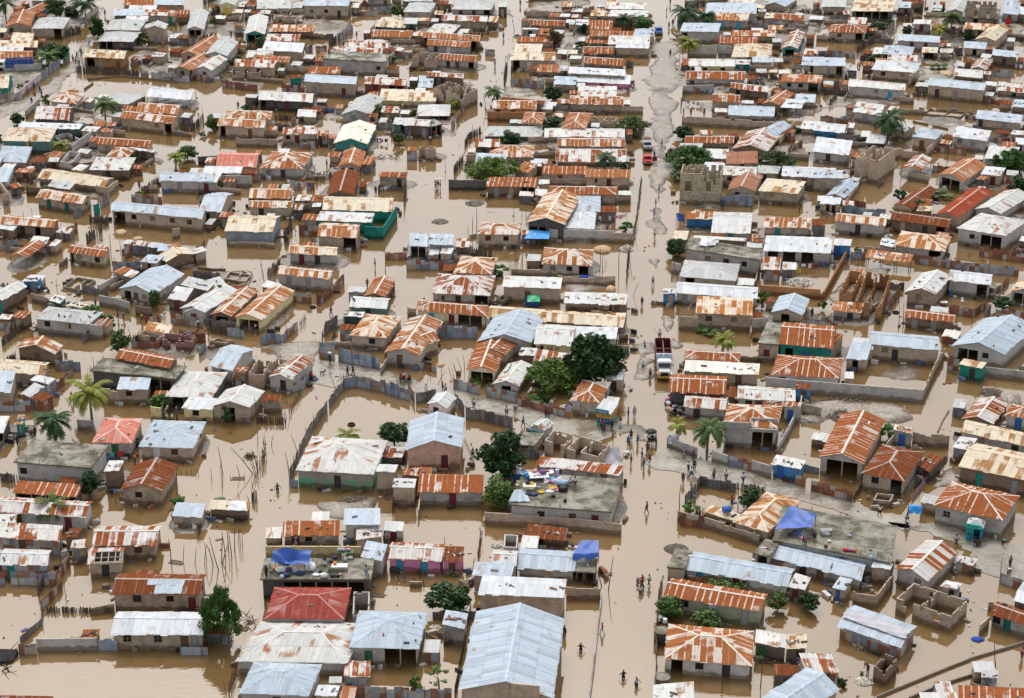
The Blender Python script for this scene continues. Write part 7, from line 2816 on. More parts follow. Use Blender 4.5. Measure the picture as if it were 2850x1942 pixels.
# ------------------------------------------------------------------ kiosks and signs
def kiosks():
 A = ground((1661, 1184)); B = ground((1697, 1191)); C = ground((1722, 1171))
 u = (B - A); L = u.length; u /= L
 D = (C - B).length
 o = empty('kiosk', A, math.atan2(u.y, u.x))
 tag(o, 'yellow and teal painted selling kiosk with large white lettering at the crossroads', 'kiosk')
 te, ye = flat('kiosk_teal', (.04, .42, .36), .5, .12), flat('kiosk_yellow', (.66, .36, .03), .5, .12)
 o.scale = (1, 1, 1.22)
 pt(o, 'wall', te, (0, L, 0, D, -.2, 1.15))
 bd = pt(o, 'counter_band', ye, (-.06, L + .06, -.06, D + .06, 1.15, 1.72))
 for k in range(3): pt(bd, 'panel', flat('kiosk_orange', (.55, .24, .02), .5), (L * (.06 + .31 * k), L * (.32 + .31 * k), -.10, -.06, 1.22, 1.64))
 sg = pt(o, 'sign', flat('sign_blue', (.02, .06, .20), .5), (-.12, L * .92, -.2, -.06, 1.74, 2.2))
 pt(sg, 'sign_frame', te, (-.14, L * .94, -.19, -.07, 2.2, 2.27), (-.14, L * .94, -.19, -.07, 1.68, 1.74))
 wt = paint('white')
 text(sg, 'MESSAGE', L * .21, (L * .41, -.21, 1.97), (math.pi / 2, 0, 0), wt)
 pn = pt(o, 'painted_panel', flat('sign_blue', (.02, .06, .20), .5), (.08, L - .06, -.03, -.005, .48, 1.06))
 text(pn, 'L E   U I T', L * .19, (L * .5, -.04, .78), (math.pi / 2, 0, 0), wt)
 text(pn, 'B    K', L * .19, (L * .45, -.02, .24), (math.pi / 2, 0, 0), flat('sign_blue', (.02, .06, .20), .5))
 sp = pt(o, 'side_panel', flat('sign_blue', (.02, .06, .20), .5), (L + .005, L + .03, .1, D - .15, .5, 1.08))
 text(sp, 'MESSAGE', D * .2, (L + .04, D * .48, .79), (math.pi / 2, 0, math.pi / 2), wt)
 mb = MB(); mb.sheet([Vector((-.1, -.08, 2.24)), Vector((L + .15, -.08, 1.75)), Vector((L + .15, D + .15, 2.1)), Vector((-.1, D + .15, 2.45))], [(0, 0), (L, 0), (L, D), (0, D)], .05, Vector((0, 0, 1)))
 mb.obj('roof', roofmat('w'), o)
 # cyan booth
 A = ground((2686, 1503)); B = ground((2730, 1511)); C = ground((2747, 1494))
 u = (B - A); L = u.length; u /= L; D = (C - B).length
 o = empty('booth', A, math.atan2(u.y, u.x))
 tag(o, 'cyan booth with a green lettered sign and small white roof on the paved street', 'booth')
 cy = flat('booth_cyan', (.02, .30, .33), .5, .2)
 h = 2.15
 pt(o, 'wall', cy, (0, .95, 0, .1, -.2, h), (L - .1, L, .1, D, -.2, h), (0, .1, .1, D, -.2, h), (.1, L - .1, D - .1, D, -.2, h), (.95, L, 0, .1, 1.9, h), (1.75, L, 0, .1, -.2, 1.0))
 pt(o, 'poster', flat('poster_blue', (.03, .20, .36), .5, .3), (.2, .8, -.02, -.003, .2, 1.3))
 text(o, 'M', .5, (.5, -.03, .95), (math.pi / 2, 0, 0), paint('black'))
 pt(o, 'side_panel', flat('side_blue', (.03, .17, .35), .5, .4), (L + .003, L + .03, .12, D - .1, .3, 1.9))
 pt(o, 'window', paint('lblue'), (1.8, L - .1, .02, .06, 1.05, 1.6))
 sg = pt(o, 'sign', flat('sign_green', (.03, .50, .40), .4, .2), (-.1, L * .97, -.22, -.1, 1.95, 2.55))
 text(sg, 'Pl cank', L * .24, (L * .42, -.23, 2.25), (math.pi / 2, 0, 0), flat('sign_dark_green', (.01, .14, .05), .5))
 mb = MB()
 hx = L / 2
 P = lambda x, y, z: Vector((x, y, z))
 mb.face([P(-.1, -.05, h), P(L + .15, -.05, h), P(L * .6, D * .35, h + .65), P(L * .4, D * .35, h + .65)])
 mb.face([P(L + .15, -.05, h), P(L + .15, D + .15, h), P(L * .6, D * .65, h + .65), P(L * .6, D * .35, h + .65)])
 mb.face([P(L + .15, D + .15, h), P(-.1, D + .15, h), P(L * .4, D * .65, h + .65), P(L * .6, D * .65, h + .65)])
 mb.face([P(-.1, D + .15, h), P(-.1, -.05, h), P(L * .4, D * .35, h + .65), P(L * .4, D * .65, h + .65)])
 mb.face([P(L * .4, D * .35, h + .65), P(L * .6, D * .35, h + .65), P(L * .6, D * .65, h + .65), P(L * .4, D * .65, h + .65)])
 mb.face([P(-.1, -.05, h), P(-.1, D + .15, h), P(L + .15, D + .15, h), P(L + .15, -.05, h)])
 mb.obj('roof', roofmat('w2'), o)
 # teal sign on its booth house
 for r in ROOTS:
  if r['label'].startswith('tiny white-roofed booth'):
   wl = [c for c in r.children if c.name.startswith('wall')][0]
   xs = [v.co.x for v in wl.data.vertices]; ys = [v.co.y for v in wl.data.vertices]
   sg = pt(r, 'sign', flat('sign_teal', (.05, .42, .42), .5), (min(xs) + .05, max(xs) - .05, min(ys) - .06, min(ys) - .005, .75, 1.35))
   text(sg, 'MISSION', (max(xs) - min(xs)) * .21, (0, min(ys) - .07, 1.05), (math.pi / 2, 0, 0), flat('sign_blue', (.02, .06, .20), .5))
 # signboard at the palms
 P0 = ground(src('D3', 535, 905))
 o = empty('signboard', P0, .15); tag(o, 'white notice board with blue crest marks standing before a slim palm', 'signboard')
 bd = pt(o, 'board', paint('white'), (-.75, .75, -.03, .03, .75, 2.15))
 pt(bd, 'mark', paint('blue'), (-.68, -.42, -.04, -.03, 1.82, 2.1), (.52, .62, -.04, -.03, 1.78, 2.0))
 pt(bd, 'drawing', flat('drawing_grey', (.55, .60, .68), .6), (-.5, .6, -.04, -.03, 1.1, 1.68))
 for sx in (-1, 1):
  mb = MB(); mb.tube((sx * .7, .06, -.3), (sx * .7, .06, 2.2), .04); mb.obj('post', flat('pole_wood', (.19, .14, .10)), o)
 # flag
 P0 = ground(src('B2', 1362, 1290))
 o = empty('flagpole', P0); tag(o, 'thin pole flying a small drooping red and blue flag', 'flag')
 mb = MB(); mb.tube((0, 0, 0), (-.25, 0, 3.6), .03); mb.obj('pole', flat('dark_pole', (.09, .07, .058)), o)
 mb = MB()
 for i in range(4):
  x0, x1 = -.25 + .12 * i - .2, -.25 + .12 * (i + 1) - .2
  mb.face([(x0 + .2, .03 * (i % 2), 2.9 - .15 * i), (x1 + .2, .03 * ((i + 1) % 2), 2.9 - .15 * (i + 1)), (x1 + .2, .03 * ((i + 1) % 2), 3.5 - .18 * (i + 1)), (x0 + .2, .03 * (i % 2), 3.5 - .18 * i)], None, 0 if i < 2 else 1)
 mb.obj('cloth', [paint('red'), paint('blue')], o)
 # iron gate
 A = ground(src('A3', 1482, 650)); B = ground(src('A3', 1600, 655))
 u = B - A; L = u.length; o = empty('iron_gate', A, math.atan2(u.y, u.x)); tag(o, 'black iron double gate with white diamond panels in the cream street wall', 'gate')
 for k in range(2):
  b = []
  for i in range(5): b.append((L * (.08 + .42 * k) + i * L * .095, L * (.08 + .42 * k) + i * L * .095 + .05, -.03, .03, 0, 1.9 + .08 * math.sin(i * .78 + k)))
  b.append((L * (.08 + .42 * k), L * (.5 + .42 * k), -.02, .02, .15, .3)); b.append((L * (.08 + .42 * k), L * (.5 + .42 * k), -.02, .02, 1.5, 1.65))
  lf = pt(o, 'leaf', paint('black'), *b)
  cx = L * (.29 + .42 * k)
  mb = MB(); mb.face([(cx, -.06, .5), (cx + .22, -.06, .85), (cx, -.06, 1.2), (cx - .22, -.06, .85)]); mb.face([(cx - .22, -.04, .85), (cx, -.04, 1.2), (cx + .22, -.04, .85), (cx, -.04, .5)])
  mb.obj('diamond', paint('white'), lf)
 for x in (-.15, L): pt(o, 'pillar', wallmat('dk'), (x, x + .25, -.12, .2, -.4, 2.2))
# ------------------------------------------------------------------ tarpaulins and washing
def tarp(label, cs, c, sag=.35, posts=False, flap=0, name='tarpaulin', crumple=.08):
 """cs: four (tile,x,y,z) corners FL FR BR BL"""
 P = [ground(src(t, x, y), z) for t, x, y, z in cs]
 O = Vector((P[0].x, P[0].y, 0))
 rng = random.Random(label)
 n = 9
 mb = MB()
 ph = rng.random() * 6
 G = []
 for j in range(n + 1):
  row = []
  for i in range(n + 1):
   a, b = i / n, j / n
   q = (P[0] * (1 - a) + P[1] * a) * (1 - b) + (P[3] * (1 - a) + P[2] * a) * b - O
   s = math.sin(math.pi * a) * math.sin(math.pi * b)
   q.z += -sag * s + crumple * math.sin(a * 9 + ph + b * 4) * math.cos(b * 7 - ph) * (.4 + s)
   q.z += crumple * .8 * abs(math.sin(a * 3.1 + b * 5.3 + ph))
   row.append(q)
  G.append(row)
 if flap:
  row = [g + Vector((0, -.25, -flap * (.7 + .3 * math.sin(i * 1.3)))) for i, g in enumerate(G[0])]
  G.insert(0, row)
 for j in range(len(G) - 1):
  for i in range(n):
   mb.face([G[j][i], G[j][i + 1], G[j + 1][i + 1], G[j + 1][i]], [(i, j), (i + 1, j), (i + 1, j + 1), (i, j + 1)])
 o = mb.obj(name, flat('tarp_' + c, {'tblue': (.045, .12, .42), 'cyan': (.03, .30, .72), 'greytarp': (.40, .39, .42), 'plastic': (.62, .62, .66), 'gtarp': (.03, .36, .16)}.get(c, CLR.get(c, (.5, .5, .5))), .45, .2, .4, .8), smooth=True)
 o.location = O
 m = px_of(sum(P, Vector()) / 4)
 tag(o, label, 'tarpaulin')
 if posts:
  for q, (t, x, y, z) in zip(P, cs):
   pm = MB(); z0 = posts - q.z if not isinstance(posts, bool) else -q.z - .3
   pm.tube((0, 0, z0), (0, 0, 0), .05)
   c_ = pm.obj('post', flat('pole_wood', (.19, .14, .10)), o); c_.location = q - O
 return o
GARC = ['white', 'lblue', 'red', 'navy', 'white', 'pink', 'yellow', 'blue', 'white', 'lilac', 'teal', 'maroon', 'grey', 'black', 'cream']
def washing(tile, x0, y0, x1, y1, z, label, cols=None):
 A = ground(src(tile, x0, y0), z); B = ground(src(tile, x1, y1), z)
 o = empty('washing_line', Vector((A.x, A.y, 0))); tag(o, label, 'washing line')
 rng = random.Random(label)
 d = B - A; L = d.length; u = d / L
 mb = MB()
 sag = .12 + L * .012
 f = lambda t: Vector((0, 0, z)) + d * t + Vector((0, 0, -sag * 4 * t * (1 - t)))
 for i in range(8): mb.tube(f(i / 8), f((i + 1) / 8), .015, n=3)
 mb.obj('rope', paint('grey'), o)
 for e in (0, 1):
  pm = MB(); q = f(e); pm.tube((q.x, q.y, -.3), (q.x, q.y, q.z + .1), .04); pm.obj('post', flat('pole_wood', (.19, .14, .10)), o)
 x = .3
 while x < L - .5:
  w_ = rng.uniform(.35, .85); hh = rng.uniform(.4, .95)
  c = rng.choice(cols or GARC)
  m2 = MB()
  a, b = f(x / L), f(min(1, (x + w_) / L))
  dn = Vector((rng.uniform(-.05, .05), -.1, -hh))
  mid = (a + b) / 2 + Vector((0, -.05, .0))
  m2.face([a, mid, mid + dn, a + dn]); m2.face([mid, b, b + dn * .92, mid + dn])
  m2.obj('garment', paint(c), o)
  x += w_ + rng.uniform(.05, .5)
# ------------------------------------------------------------------ small things
def basin(P, c, label, r=.42, d=.22, name='basin'):
 mb = MB(); mb.lathe([(0, .02), (r * .7, .02), (r, d), (r * 1.06, d), (r * .74, 0), (0, 0)], 14)
 o = mb.obj(name, paint(c, .4)); o.location = P; tag(o, label, name, p=px_of(P)); return o
def bundle(P, c, label, r=.45):
 kx, kz = .8 + .7 * hnoise(label, P.x), .35 + .5 * hnoise(label, P.y)
 bm = bmesh.new(); bmesh.ops.create_icosphere(bm, subdivisions=2, radius=r)
 for v in bm.verts:
  v.co *= 1 + .22 * (hnoise(label, round(v.co.x * 5), round(v.co.y * 5), round(v.co.z * 5)) - .5)
  v.co.x *= kx; v.co.z = v.co.z * kz + r * kz * .85
  if v.co.z < 0: v.co.z = 0
 me = bpy.data.meshes.new('bundle'); bm.to_mesh(me); bm.free()
 for p in me.polygons: p.use_smooth = True
 me.materials.append(paint(c))
 o = bpy.data.objects.new('bundle', me); COL.objects.link(o); o.location = P
 tag(o, label, 'bundle', p=px_of(P)); return o
def drum(P, c, label, r=.3, h=.85, name='drum', lying=False):
 mb = MB(); mb.lathe([(0, 0), (r, 0), (r, h * .32), (r * 1.04, h * .34), (r, h * .36), (r, h * .66), (r * 1.04, h * .68), (r, h * .7), (r, h), (r * .9, h), (r * .88, h - .03), (0, h - .03)], 14)
 o = mb.obj(name, paint(c, .4) if c in CLR else concrete()); o.location = P
 if lying: o.rotation_euler = (0, math.pi / 2, .3); o.location.z += r
 tag(o, label, name.replace('_', ' '), p=px_of(P)); return o
def table(P, c, label, sx=1.6, sy=.9, h=.7, rz=0, name='table'):
 o = empty(name, P, rz); tag(o, label, name, p=px_of(P))
 pt(o, 'tabletop', paint(c), (-sx / 2, sx / 2, -sy / 2, sy / 2, h - .06, h))
 for x in (-1, 1):
  for y in (-1, 1): pt(o, 'leg', paint('brown'), (x * (sx / 2 - .06) - .03, x * (sx / 2 - .06) + .03, y * (sy / 2 - .06) - .03, y * (sy / 2 - .06) + .03, 0, h - .06))
 return o
def chair(P, c, label, rz=0):
 o = empty('chair', P, rz); tag(o, label, 'chair', p=px_of(P))
 pt(o, 'seat', paint(c), (-.24, .24, -.24, .24, .40, .45), bv=.015)
 pt(o, 'backrest', paint(c), (-.24, .24, .21, .25, .47, .92), bv=.015)
 for x in (-1, 1):
  for y in (-1, 1): pt(o, 'leg', paint(c), (x * .2 - .025, x * .2 + .025, y * .2 - .025, y * .2 + .025, 0, .40))
 return o
def heap(tile, x, y, rpx, c, label, tall=.45, n=220, name='rubble_heap'):
 P = ground(src(tile, x, y)); r = rpx / TR[tile[1]][1] / ppm(P)
 rng = random.Random(label)
 bm = bmesh.new()
 for i in range(n):
  a = rng.random() * 6.283; q = math.sqrt(rng.random()) * r
  z = tall * r * (1 - (q / r) ** 1.5) * rng.uniform(.6, 1)
  s = rng.uniform(.10, .24) * (.7 + r * .1)
  M = Matrix.Translation((math.cos(a) * q, math.sin(a) * q * .85, z)) @ Matrix.Rotation(rng.random() * 6, 4, Vector((rng.random(), rng.random(), .3)).normalized()) @ Matrix.Diagonal((s, s * rng.uniform(.5, 1), s * rng.uniform(.4, .8), 1))
  bmesh.ops.create_icosphere(bm, subdivisions=1, radius=1, matrix=M)
 me = bpy.data.meshes.new(name); bm.to_mesh(me); bm.free()
 me.materials.append(flat('stone_' + c, {'pale': (.62, .58, .50), 'grey': (.33, .30, .26), 'trash': (.20, .165, .13)}[c], .9, .45, .2, 4))
 o = bpy.data.objects.new(name, me); COL.objects.link(o); o.location = P
 tag(o, label, 'rubble heap')
def mound(tile, x, y, rx, ry, c, label, h=.35, name='sand_heap'):
 P = ground(src(tile, x, y)); s = TR[tile[1]][1]
 a = rx / s / ppm(P); b = ry / s / ppm(P) / math.sqrt(1 - cosdep(P) ** 2)
 bm = bmesh.new(); bmesh.ops.create_icosphere(bm, subdivisions=3, radius=1)
 for v in bm.verts:
  k = 1 + .25 * (hnoise(label, round(v.co.x * 4), round(v.co.y * 4)) - .5)
  v.co = Vector((v.co.x * a * k, v.co.y * b * k, v.co.z * h))
 me = bpy.data.meshes.new(name); bm.to_mesh(me); bm.free()
 for p in me.polygons: p.use_smooth = True
 me.materials.append(flat('heap_' + c, {'sand': (.52, .36, .22), 'blue': (.03, .08, .36), 'mud': (.2, .15, .1)}[c], .8, .3, .2, 3))
 o = bpy.data.objects.new(name, me); COL.objects.link(o); o.location = (P.x, P.y, -.02)
 tag(o, label, 'heap' if name == 'sand_heap' else name.replace('_', ' '))
def ladder(A, B, label):
 o = empty('ladder', A); tag(o, label, 'ladder')
 d = B - A; sd = Vector((0, 0, 1)).cross(d).normalized() * .22
 m = flat('ladder_wood', (.25, .17, .11))
 for s in (-1, 1):
  mb = MB(); mb.tube(sd * s, d + sd * s, .04); mb.obj('rail', m, o)
 for i in range(1, 8):
  mb = MB(); q = d * (i / 8); mb.tube(q - sd, q + sd, .025, n=4); mb.obj('rung', m, o)
def small_things():
 zc = HREC.get('broad flat slab strewn', (None, 2.8))[1]
 def C(x, y): return ground((1410 + x / 11.62, 1280 + y / 11.62), zc)
 sl = 'on the slab strewn with belongings'
 a = C(1040, 600)
 table(a, 'white', 'white mattress laid over boxes ' + sl, 2.6, 1.6, .55, .1, 'mattress')
 table(C(1360, 480), 'white', 'white board with red and green clothes ' + sl, 1.3, 1.0, .5, .1)
 up = Vector((0, 0, .56))
 for x, y, c, r in ((900, 470, 'pink', .3), (1180, 520, 'purple', .42), (910, 600, 'yellow', .18)): bundle(C(x, y + 40) + up, c, '%s bundle heaped on the white mattress' % c, r)
 basin(C(1040, 590) + up, 'white', 'white basin resting on the white mattress', .36)
 bundle(C(1330, 480) + Vector((0, 0, .51)), 'red', 'red cloth heaped on the white board', .22)
 basin(C(560, 470), 'lblue', 'large pale blue basin at the back of the strewn slab', .55, .3)
 for x, y, c in ((700, 650, 'blue'), (620, 560, 'sky')): drum(C(x, y), c, '%s plastic drum on the strewn slab beside a dark tree' % c, .26, .7)
 drum(C(1630, 520), 'lilac', 'tall lilac bucket stack on the strewn slab', .3, 1.0)
 chair(C(1270, 800), 'white', 'white plastic chair draped with striped cloth', .2)
 for x, y, c, r in ((1330, 720, 'pink', .38), (1480, 660, 'sky', .42), (1580, 740, 'lilac', .55), (1810, 800, 'lblue', .62), (1830, 990, 'black', .62), (1600, 830, 'purple', .4), (1700, 640, 'white', .3)):
  bundle(C(x, y), c, '%s cloth bundle in the middle of the strewn slab' % c, r)
 basin(C(1500, 910), 'yellow', 'yellow basin beside the black bundle', .5); basin(C(1620, 960), 'pink', 'pinkish tray of food beside the black bundle', .45, .1)
 basin(C(1120, 1050), 'yellow', 'yellow basin near the front of the strewn slab', .45)
 table(C(740, 960), 'cream', 'cream table stacked with bags ' + sl, 1.7, 1.0, .7)
 for x, c in ((660, 'navy'), (790, 'yellow'), (700, 'black')): bundle(C(x, 920) + Vector((0, 0, .71)), c, '%s bag on the cream table' % c, .28)
 chair(C(350, 880), 'cream', 'cream chair at the corner of the strewn slab', -.4)
 chair(C(1400, 1150), 'white', 'chair under a white cloth on the strewn slab', .3)
 bundle(C(1400, 1150) + Vector((0, 0, .46)), 'white', 'white cloth thrown over a chair', .42)
 drum(C(1520, 1200), 'black', 'small black pot on the strewn slab', .22, .3, 'pot'); drum(C(1040, 930), 'grey', 'metal pot by the cream table', .25, .35, 'pot')
 bundle(C(880, 1130), 'navy', 'navy bundle beside a wheel frame', .45); bundle(C(680, 1120), 'black', 'black sack under the cream table edge', .42)
 drum(C(1890, 1350), 'black', 'square black jerrycan lying on the strewn slab', .2, .4, 'jerrycan')
 # loose roofing sheets on the slab's corner
 mb = MB()
 P = [C(60, 1370), C(760, 1370), C(620, 980), C(250, 980)]; O = P[0].copy()
 for k in range(5):
  q = [P[0].lerp(P[1], k / 5), P[0].lerp(P[1], (k + 1) / 5), P[3].lerp(P[2], (k + 1) / 5), P[3].lerp(P[2], k / 5)]
  mb.sheet([v - O + Vector((0, 0, .08 + .05 * (k % 2))) for v in q], [(k * .85, 0), (k * .85 + .8, 0), (k * .85 + .8, 2), (k * .85, 2)], .03, Vector((0, 0, 1)))
 o = mb.obj('roofing_sheets', roofmat('b')); o.location = O; tag(o, 'loose blue-grey roofing sheets laid at the corner of the strewn slab', 'roofing')
 # slab with the blue tarp
 zb = HREC.get('concrete slab roof crowded', (None, 3))[1]
 def B(x, y): return ground(src('B4', x, y), zb)
 for x, y, c, r in ((690, 435, 'white', .5), (740, 480, 'navy', .4), (960, 420, 'white', .75), (1010, 475, 'white', .4), (925, 400, 'black', .35), (640, 420, 'orange', .3), (1080, 490, 'white', .4), (700, 500, 'lblue', .35),
      (870, 460, 'navy', .5), (820, 440, 'lblue', .3), (1230, 465, 'pink', .22), (1160, 485, 'black', .3), (1205, 485, 'black', .25), (1160, 350, 'black', .3), (765, 430, 'purple', .35), (600, 440, 'grey', .3), (1180, 322, 'navy', .3), (1320, 322, 'white', .25)):
  bundle(B(x, y), c, '%s bundle of belongings on the tarp slab' % c, r)
 table(B(1225, 420), 'white', 'white-clothed table on the tarp slab', 1.9, .9, .6)
 drum(B(1182, 410) + Vector((0, 0, .61)), 'orange', 'orange box on the white-clothed table', .22, .3, 'box'); drum(B(1135, 440), 'green', 'green can beside the white-clothed table', .15, .5, 'can')
 basin(B(1052, 455), 'dark', 'dark basin on the tarp slab', .3); basin(B(1005, 440), 'grey', 'grey metal basin on the tarp slab', .4)
 tb = table(B(1285, 305), 'green', 'green table carrying sacks against the yellow wall', 1.9, .8, .8)
 bundle(B(1240, 300) + Vector((0, 0, .81)), 'grey', 'grey sack on the green table', .4); bundle(B(1305, 300) + Vector((0, 0, .81)), 'pink', 'pink cloth on the green table', .25)
 mb = MB()
 A = B(497, 506); Bq = B(1510, 508)
 # terrace belongings
 ze = HREC.get('long slab terrace', (None, 2.7))[1]
 def E(t, x, y): return ground(src(t, x, y), ze)
 for t, x, y, c, r in (('D4', 1590, 105, 'dark', .4), ('D4', 1640, 60, 'grey', .3), ('D4', 1700, 130, 'lilac', .5), ('E4', 40, 110, 'grey', .3), ('E4', 70, 105, 'white', .25), ('E4', 90, 170, 'cream', .25), ('E4', 240, 250, 'red', .3), ('E4', 280, 255, 'navy', .28), ('E4', 318, 262, 'red', .25), ('E4', 60, 215, 'maroon', .3), ('E4', 465, 245, 'green', .2), ('E4', 275, 120, 'lblue', .22)):
  bundle(E(t, x, y), c, '%s bundle lying on the tarp-topped terrace' % c, r)
 drum(E('E4', 470, 320), 'lblue', 'pale blue bucket at the terrace edge', .22, .4, 'bucket'); drum(E('E4', 510, 318), 'white', 'white pipe stub at the terrace edge', .1, 1.2, 'pipe')
 mb = MB(); mb.box(-.9, .9, -.6, .6, 0, .05)
 chair(E('D4', 1680, 130), 'blue', 'blue folding chair beneath the terrace tarp', .4)
 table(E('E4', 60, 100), 'grey', 'grey table with pots on the terrace', 1.4, .7, .7)
 # elsewhere
 drum(ground(src('D3', 985, 1490), HREC.get('low tan lean-to', (0, 1.3))[1]), 'blue', 'blue barrel lying on the low tan lean-to', .45, 1.0, 'barrel', True)
 drum(ground(src('D4', 430, 1070)), 'conc', 'grey concrete cistern beside the rust-hipped white house', .95, 1.5, 'cistern')
 drum(ground(src('D4', 435, 1450)), 'conc', 'round grey cistern near the bottom of the main street fence', .9, .9, 'cistern')
 drum(ground(src('D4', 455, 985)) + Vector((0, 0, 1.3)), 'white', 'white jug tipped on the larger cistern', .25, .5, 'jug')
 drum(ground(src('C3', 312, 665)), 'blue', 'blue drum beside the tiny pink hut', .28, .6); chair(ground(src('C3', 355, 640)), 'yellow', 'yellow chair beside the tiny pink hut')
 drum(ground(src('E2', 1190, 1100)), 'blue', 'blue drum behind a rust-fenced yard', .3, .7)
 chair(ground(src('E2', 1300, 1170)), 'white', 'white chair in the rust-fenced flooded yard'); table(ground(src('E2', 1130, 1190)), 'white', 'white table in the rust-fenced flooded yard', 1.2, .8, .6)
 table(ground(src('B1', 310, 330)), 'dark', 'dark market table standing in a muddy yard', 2.2, 1.2, 1.2)
 table(ground(src('B2', 205, 120)), 'grey', 'rickety grey table beside a plaster yard wall', 1.8, .8, .6)
 ladder(ground(src('C3', 565, 985)), ground(src('C3', 495, 820), 2.6), 'long brown ladder leaning on the peach-fronted house')
 ladder(ground(src('C4', 1580, 545)), ground(src('C4', 1590, 440), 1.7), 'short ladder rising to the little blue-tarped room')
 # floating tyre, rafts, planks
 def torus(t, x, y, lab):
  P = ground(src(t, x, y)); mb = MB()
  for i in range(16):
   for j in range(6):
    def q(i, j):
     a, b = i * 2 * math.pi / 16, j * 2 * math.pi / 6
     return ((.42 + .16 * math.cos(b)) * math.cos(a), (.42 + .16 * math.cos(b)) * math.sin(a), .16 * math.sin(b) + .06)
    mb.face([q(i, j), q(i + 1, j), q(i + 1, j + 1), q(i, j + 1)])
  o = mb.obj('tyre', flat('tyre_rubber', (.018, .018, .02), .85, .2), smooth=True); o.location = P; tag(o, lab, 'tyre')
 torus('B3', 1330, 692, 'black tyre floating alone in the flooded lot'); torus('B2', 982, 1210, 'black tyre afloat outside the rust picket fence'); torus('E2', 695, 1258, 'black tyre afloat in the narrow canal'); torus('A1', 250, 745, 'black tyre lying in the truck yard')
 for t, x, y, lab in (('B3', 403, 980, 'small raft of planks adrift in the stick-filled lane'), ('B3', 295, 1180, 'dark plank adrift among stakes'), ('B3', 515, 420, 'dark plank adrift before a striped gable'), ('A4', 1590, 355, 'driftwood caught against stakes'),
       ('A4', 960, 585, 'thin plank adrift before the bare-raftered hut'), ('B4', 330, 960, 'pale plank drifting beside the willow-like tree'), ('B4', 1575, 655, 'pale crate drifting beyond the blue hip roof')):
  P = ground(src(t, x, y)); mb = MB(); rng = random.Random(lab)
  for k in range(4): mb.box(-.9 + rng.random() * .3, .7 + rng.random() * .4, -.5 + k * .24, -.30 + k * .24, -.02, .05 + .03 * (k % 2))
  if 'raft' in lab: mb.box(-.4, .5, -.3, .3, .06, .5)
  o = mb.obj('driftwood', flat('driftwood', (.16, .12, .09), .9, .4)); o.location = P; o.rotation_euler = (0, 0, rng.uniform(-.6, .6)); tag(o, lab, 'driftwood')
 # sunken wreck at the left edge
 P = ground(src('A4', 20, 1260)); rng = random.Random(3)
 mb = MB()
 for i in range(16):
  a = Vector((rng.uniform(-1.4, 1.6), rng.uniform(-2.5, 2), rng.uniform(0, .4))); b = a + Vector((rng.uniform(-1.2, 1.2), rng.uniform(-1.5, 1.5), rng.uniform(0, .9)))
  mb.tube(a, b, .07, .04, 4)
 mb.prism([(-1.5, -.5), (1.2, -.2), (1.5, 1.6), (-1.3, 1.4)], [-.2] * 4, [.5, .2, .7, .9])
 o = mb.obj('wreckage', flat('charred', (.035, .03, .027), .9, .4)); o.location = P; tag(o, 'black half-sunken wreckage with poking sticks at the picture edge', 'wreckage')
 # dead branches by the willow
 P = ground(src('B4', 380, 900)); mb = MB(); rng = random.Random(9)
 for i in range(22):
  a = Vector((rng.uniform(-2, 1.5), rng.uniform(-1, 1.6), rng.uniform(-.1, .3))); b = a + Vector((rng.uniform(-1.4, 1.4), rng.uniform(-.8, 1.2), rng.uniform(.1, 1.5)))
  mb.tube(a, b, .05, .02, 4)
 o = mb.obj('dead_branches', flat('dark_pole', (.09, .07, .058))); o.location = P; tag(o, 'tangle of dead grey branches beside the willow-like tree', 'branches')
 P = ground(src('B1', 1650, 1430)); mb = MB()
 for i in range(26):
  a = Vector((rng.uniform(-3, 2.5), rng.uniform(-1, 1), 0)); b = a + Vector((rng.uniform(-1.6, 1.6), rng.uniform(-.8, .8), rng.uniform(.1, 1.3)))
  mb.tube(a, b, .06, .02, 4)
 o = mb.obj('dead_branches', flat('dark_pole', (.09, .07, .058))); o.location = P; tag(o, 'fallen leafless tree lying in floodwater by the light rust gable', 'branches')
 # dog
 P = ground(src('B3', 1068, 240))
 V = [(0, 0, .52, (.11, .13)), (0, -.22, .54, (.12, .14)), (0, -.36, .60, .075), (0, -.46, .68, (.075, .07)), (0, -.58, .66, .04), (0, .22, .52, (.085, .10)), (0, .42, .62, .025), (0, .5, .72, .015)]
 E = [(0, 1), (1, 2), (2, 3), (3, 4), (0, 5), (5, 6), (6, 7)]
 for s in (-1, 1):
  k = len(V); V += [(s * .08, -.24, .36, .05), (s * .08, -.21, .2, .03), (s * .08, -.24, .03, .03)]; E += [(1, k), (k, k + 1), (k + 1, k + 2)]
  k = len(V); V += [(s * .08, .20, .36, .06), (s * .08, .30, .22, .032), (s * .08, .26, .03, .03)]; E += [(5, k), (k, k + 1), (k + 1, k + 2)]
  k = len(V); V += [(s * .06, -.43, .77, .02)]; E += [(3, k)]
 me = skin_mesh('dog', V, E, paint('black'))
 o = bpy.data.objects.new('dog', me); COL.objects.link(o); o.location = P; o.rotation_euler = (0, 0, 1.9); tag(o, 'black dog walking alone across the paved lane', 'dog')
 # umbrella over a trader
 P = ground(src('D3', 330, 862)); o = empty('umbrella', P); tag(o, 'black umbrella shading traders at the crossroads', 'umbrella')
 mb = MB(); mb.lathe([(.85, 1.85), (.6, 2.08), (.3, 2.2), (0, 2.25)], 10); mb.obj('canopy', paint('black'), o)
 mb = MB(); mb.tube((0, 0, 0), (0, 0, 2.3), .02); mb.obj('shaft', paint('grey'), o)
 table(ground(src('D3', 345, 875)), 'dark', 'dark trading table under the black umbrella', 1.3, .7, .75)
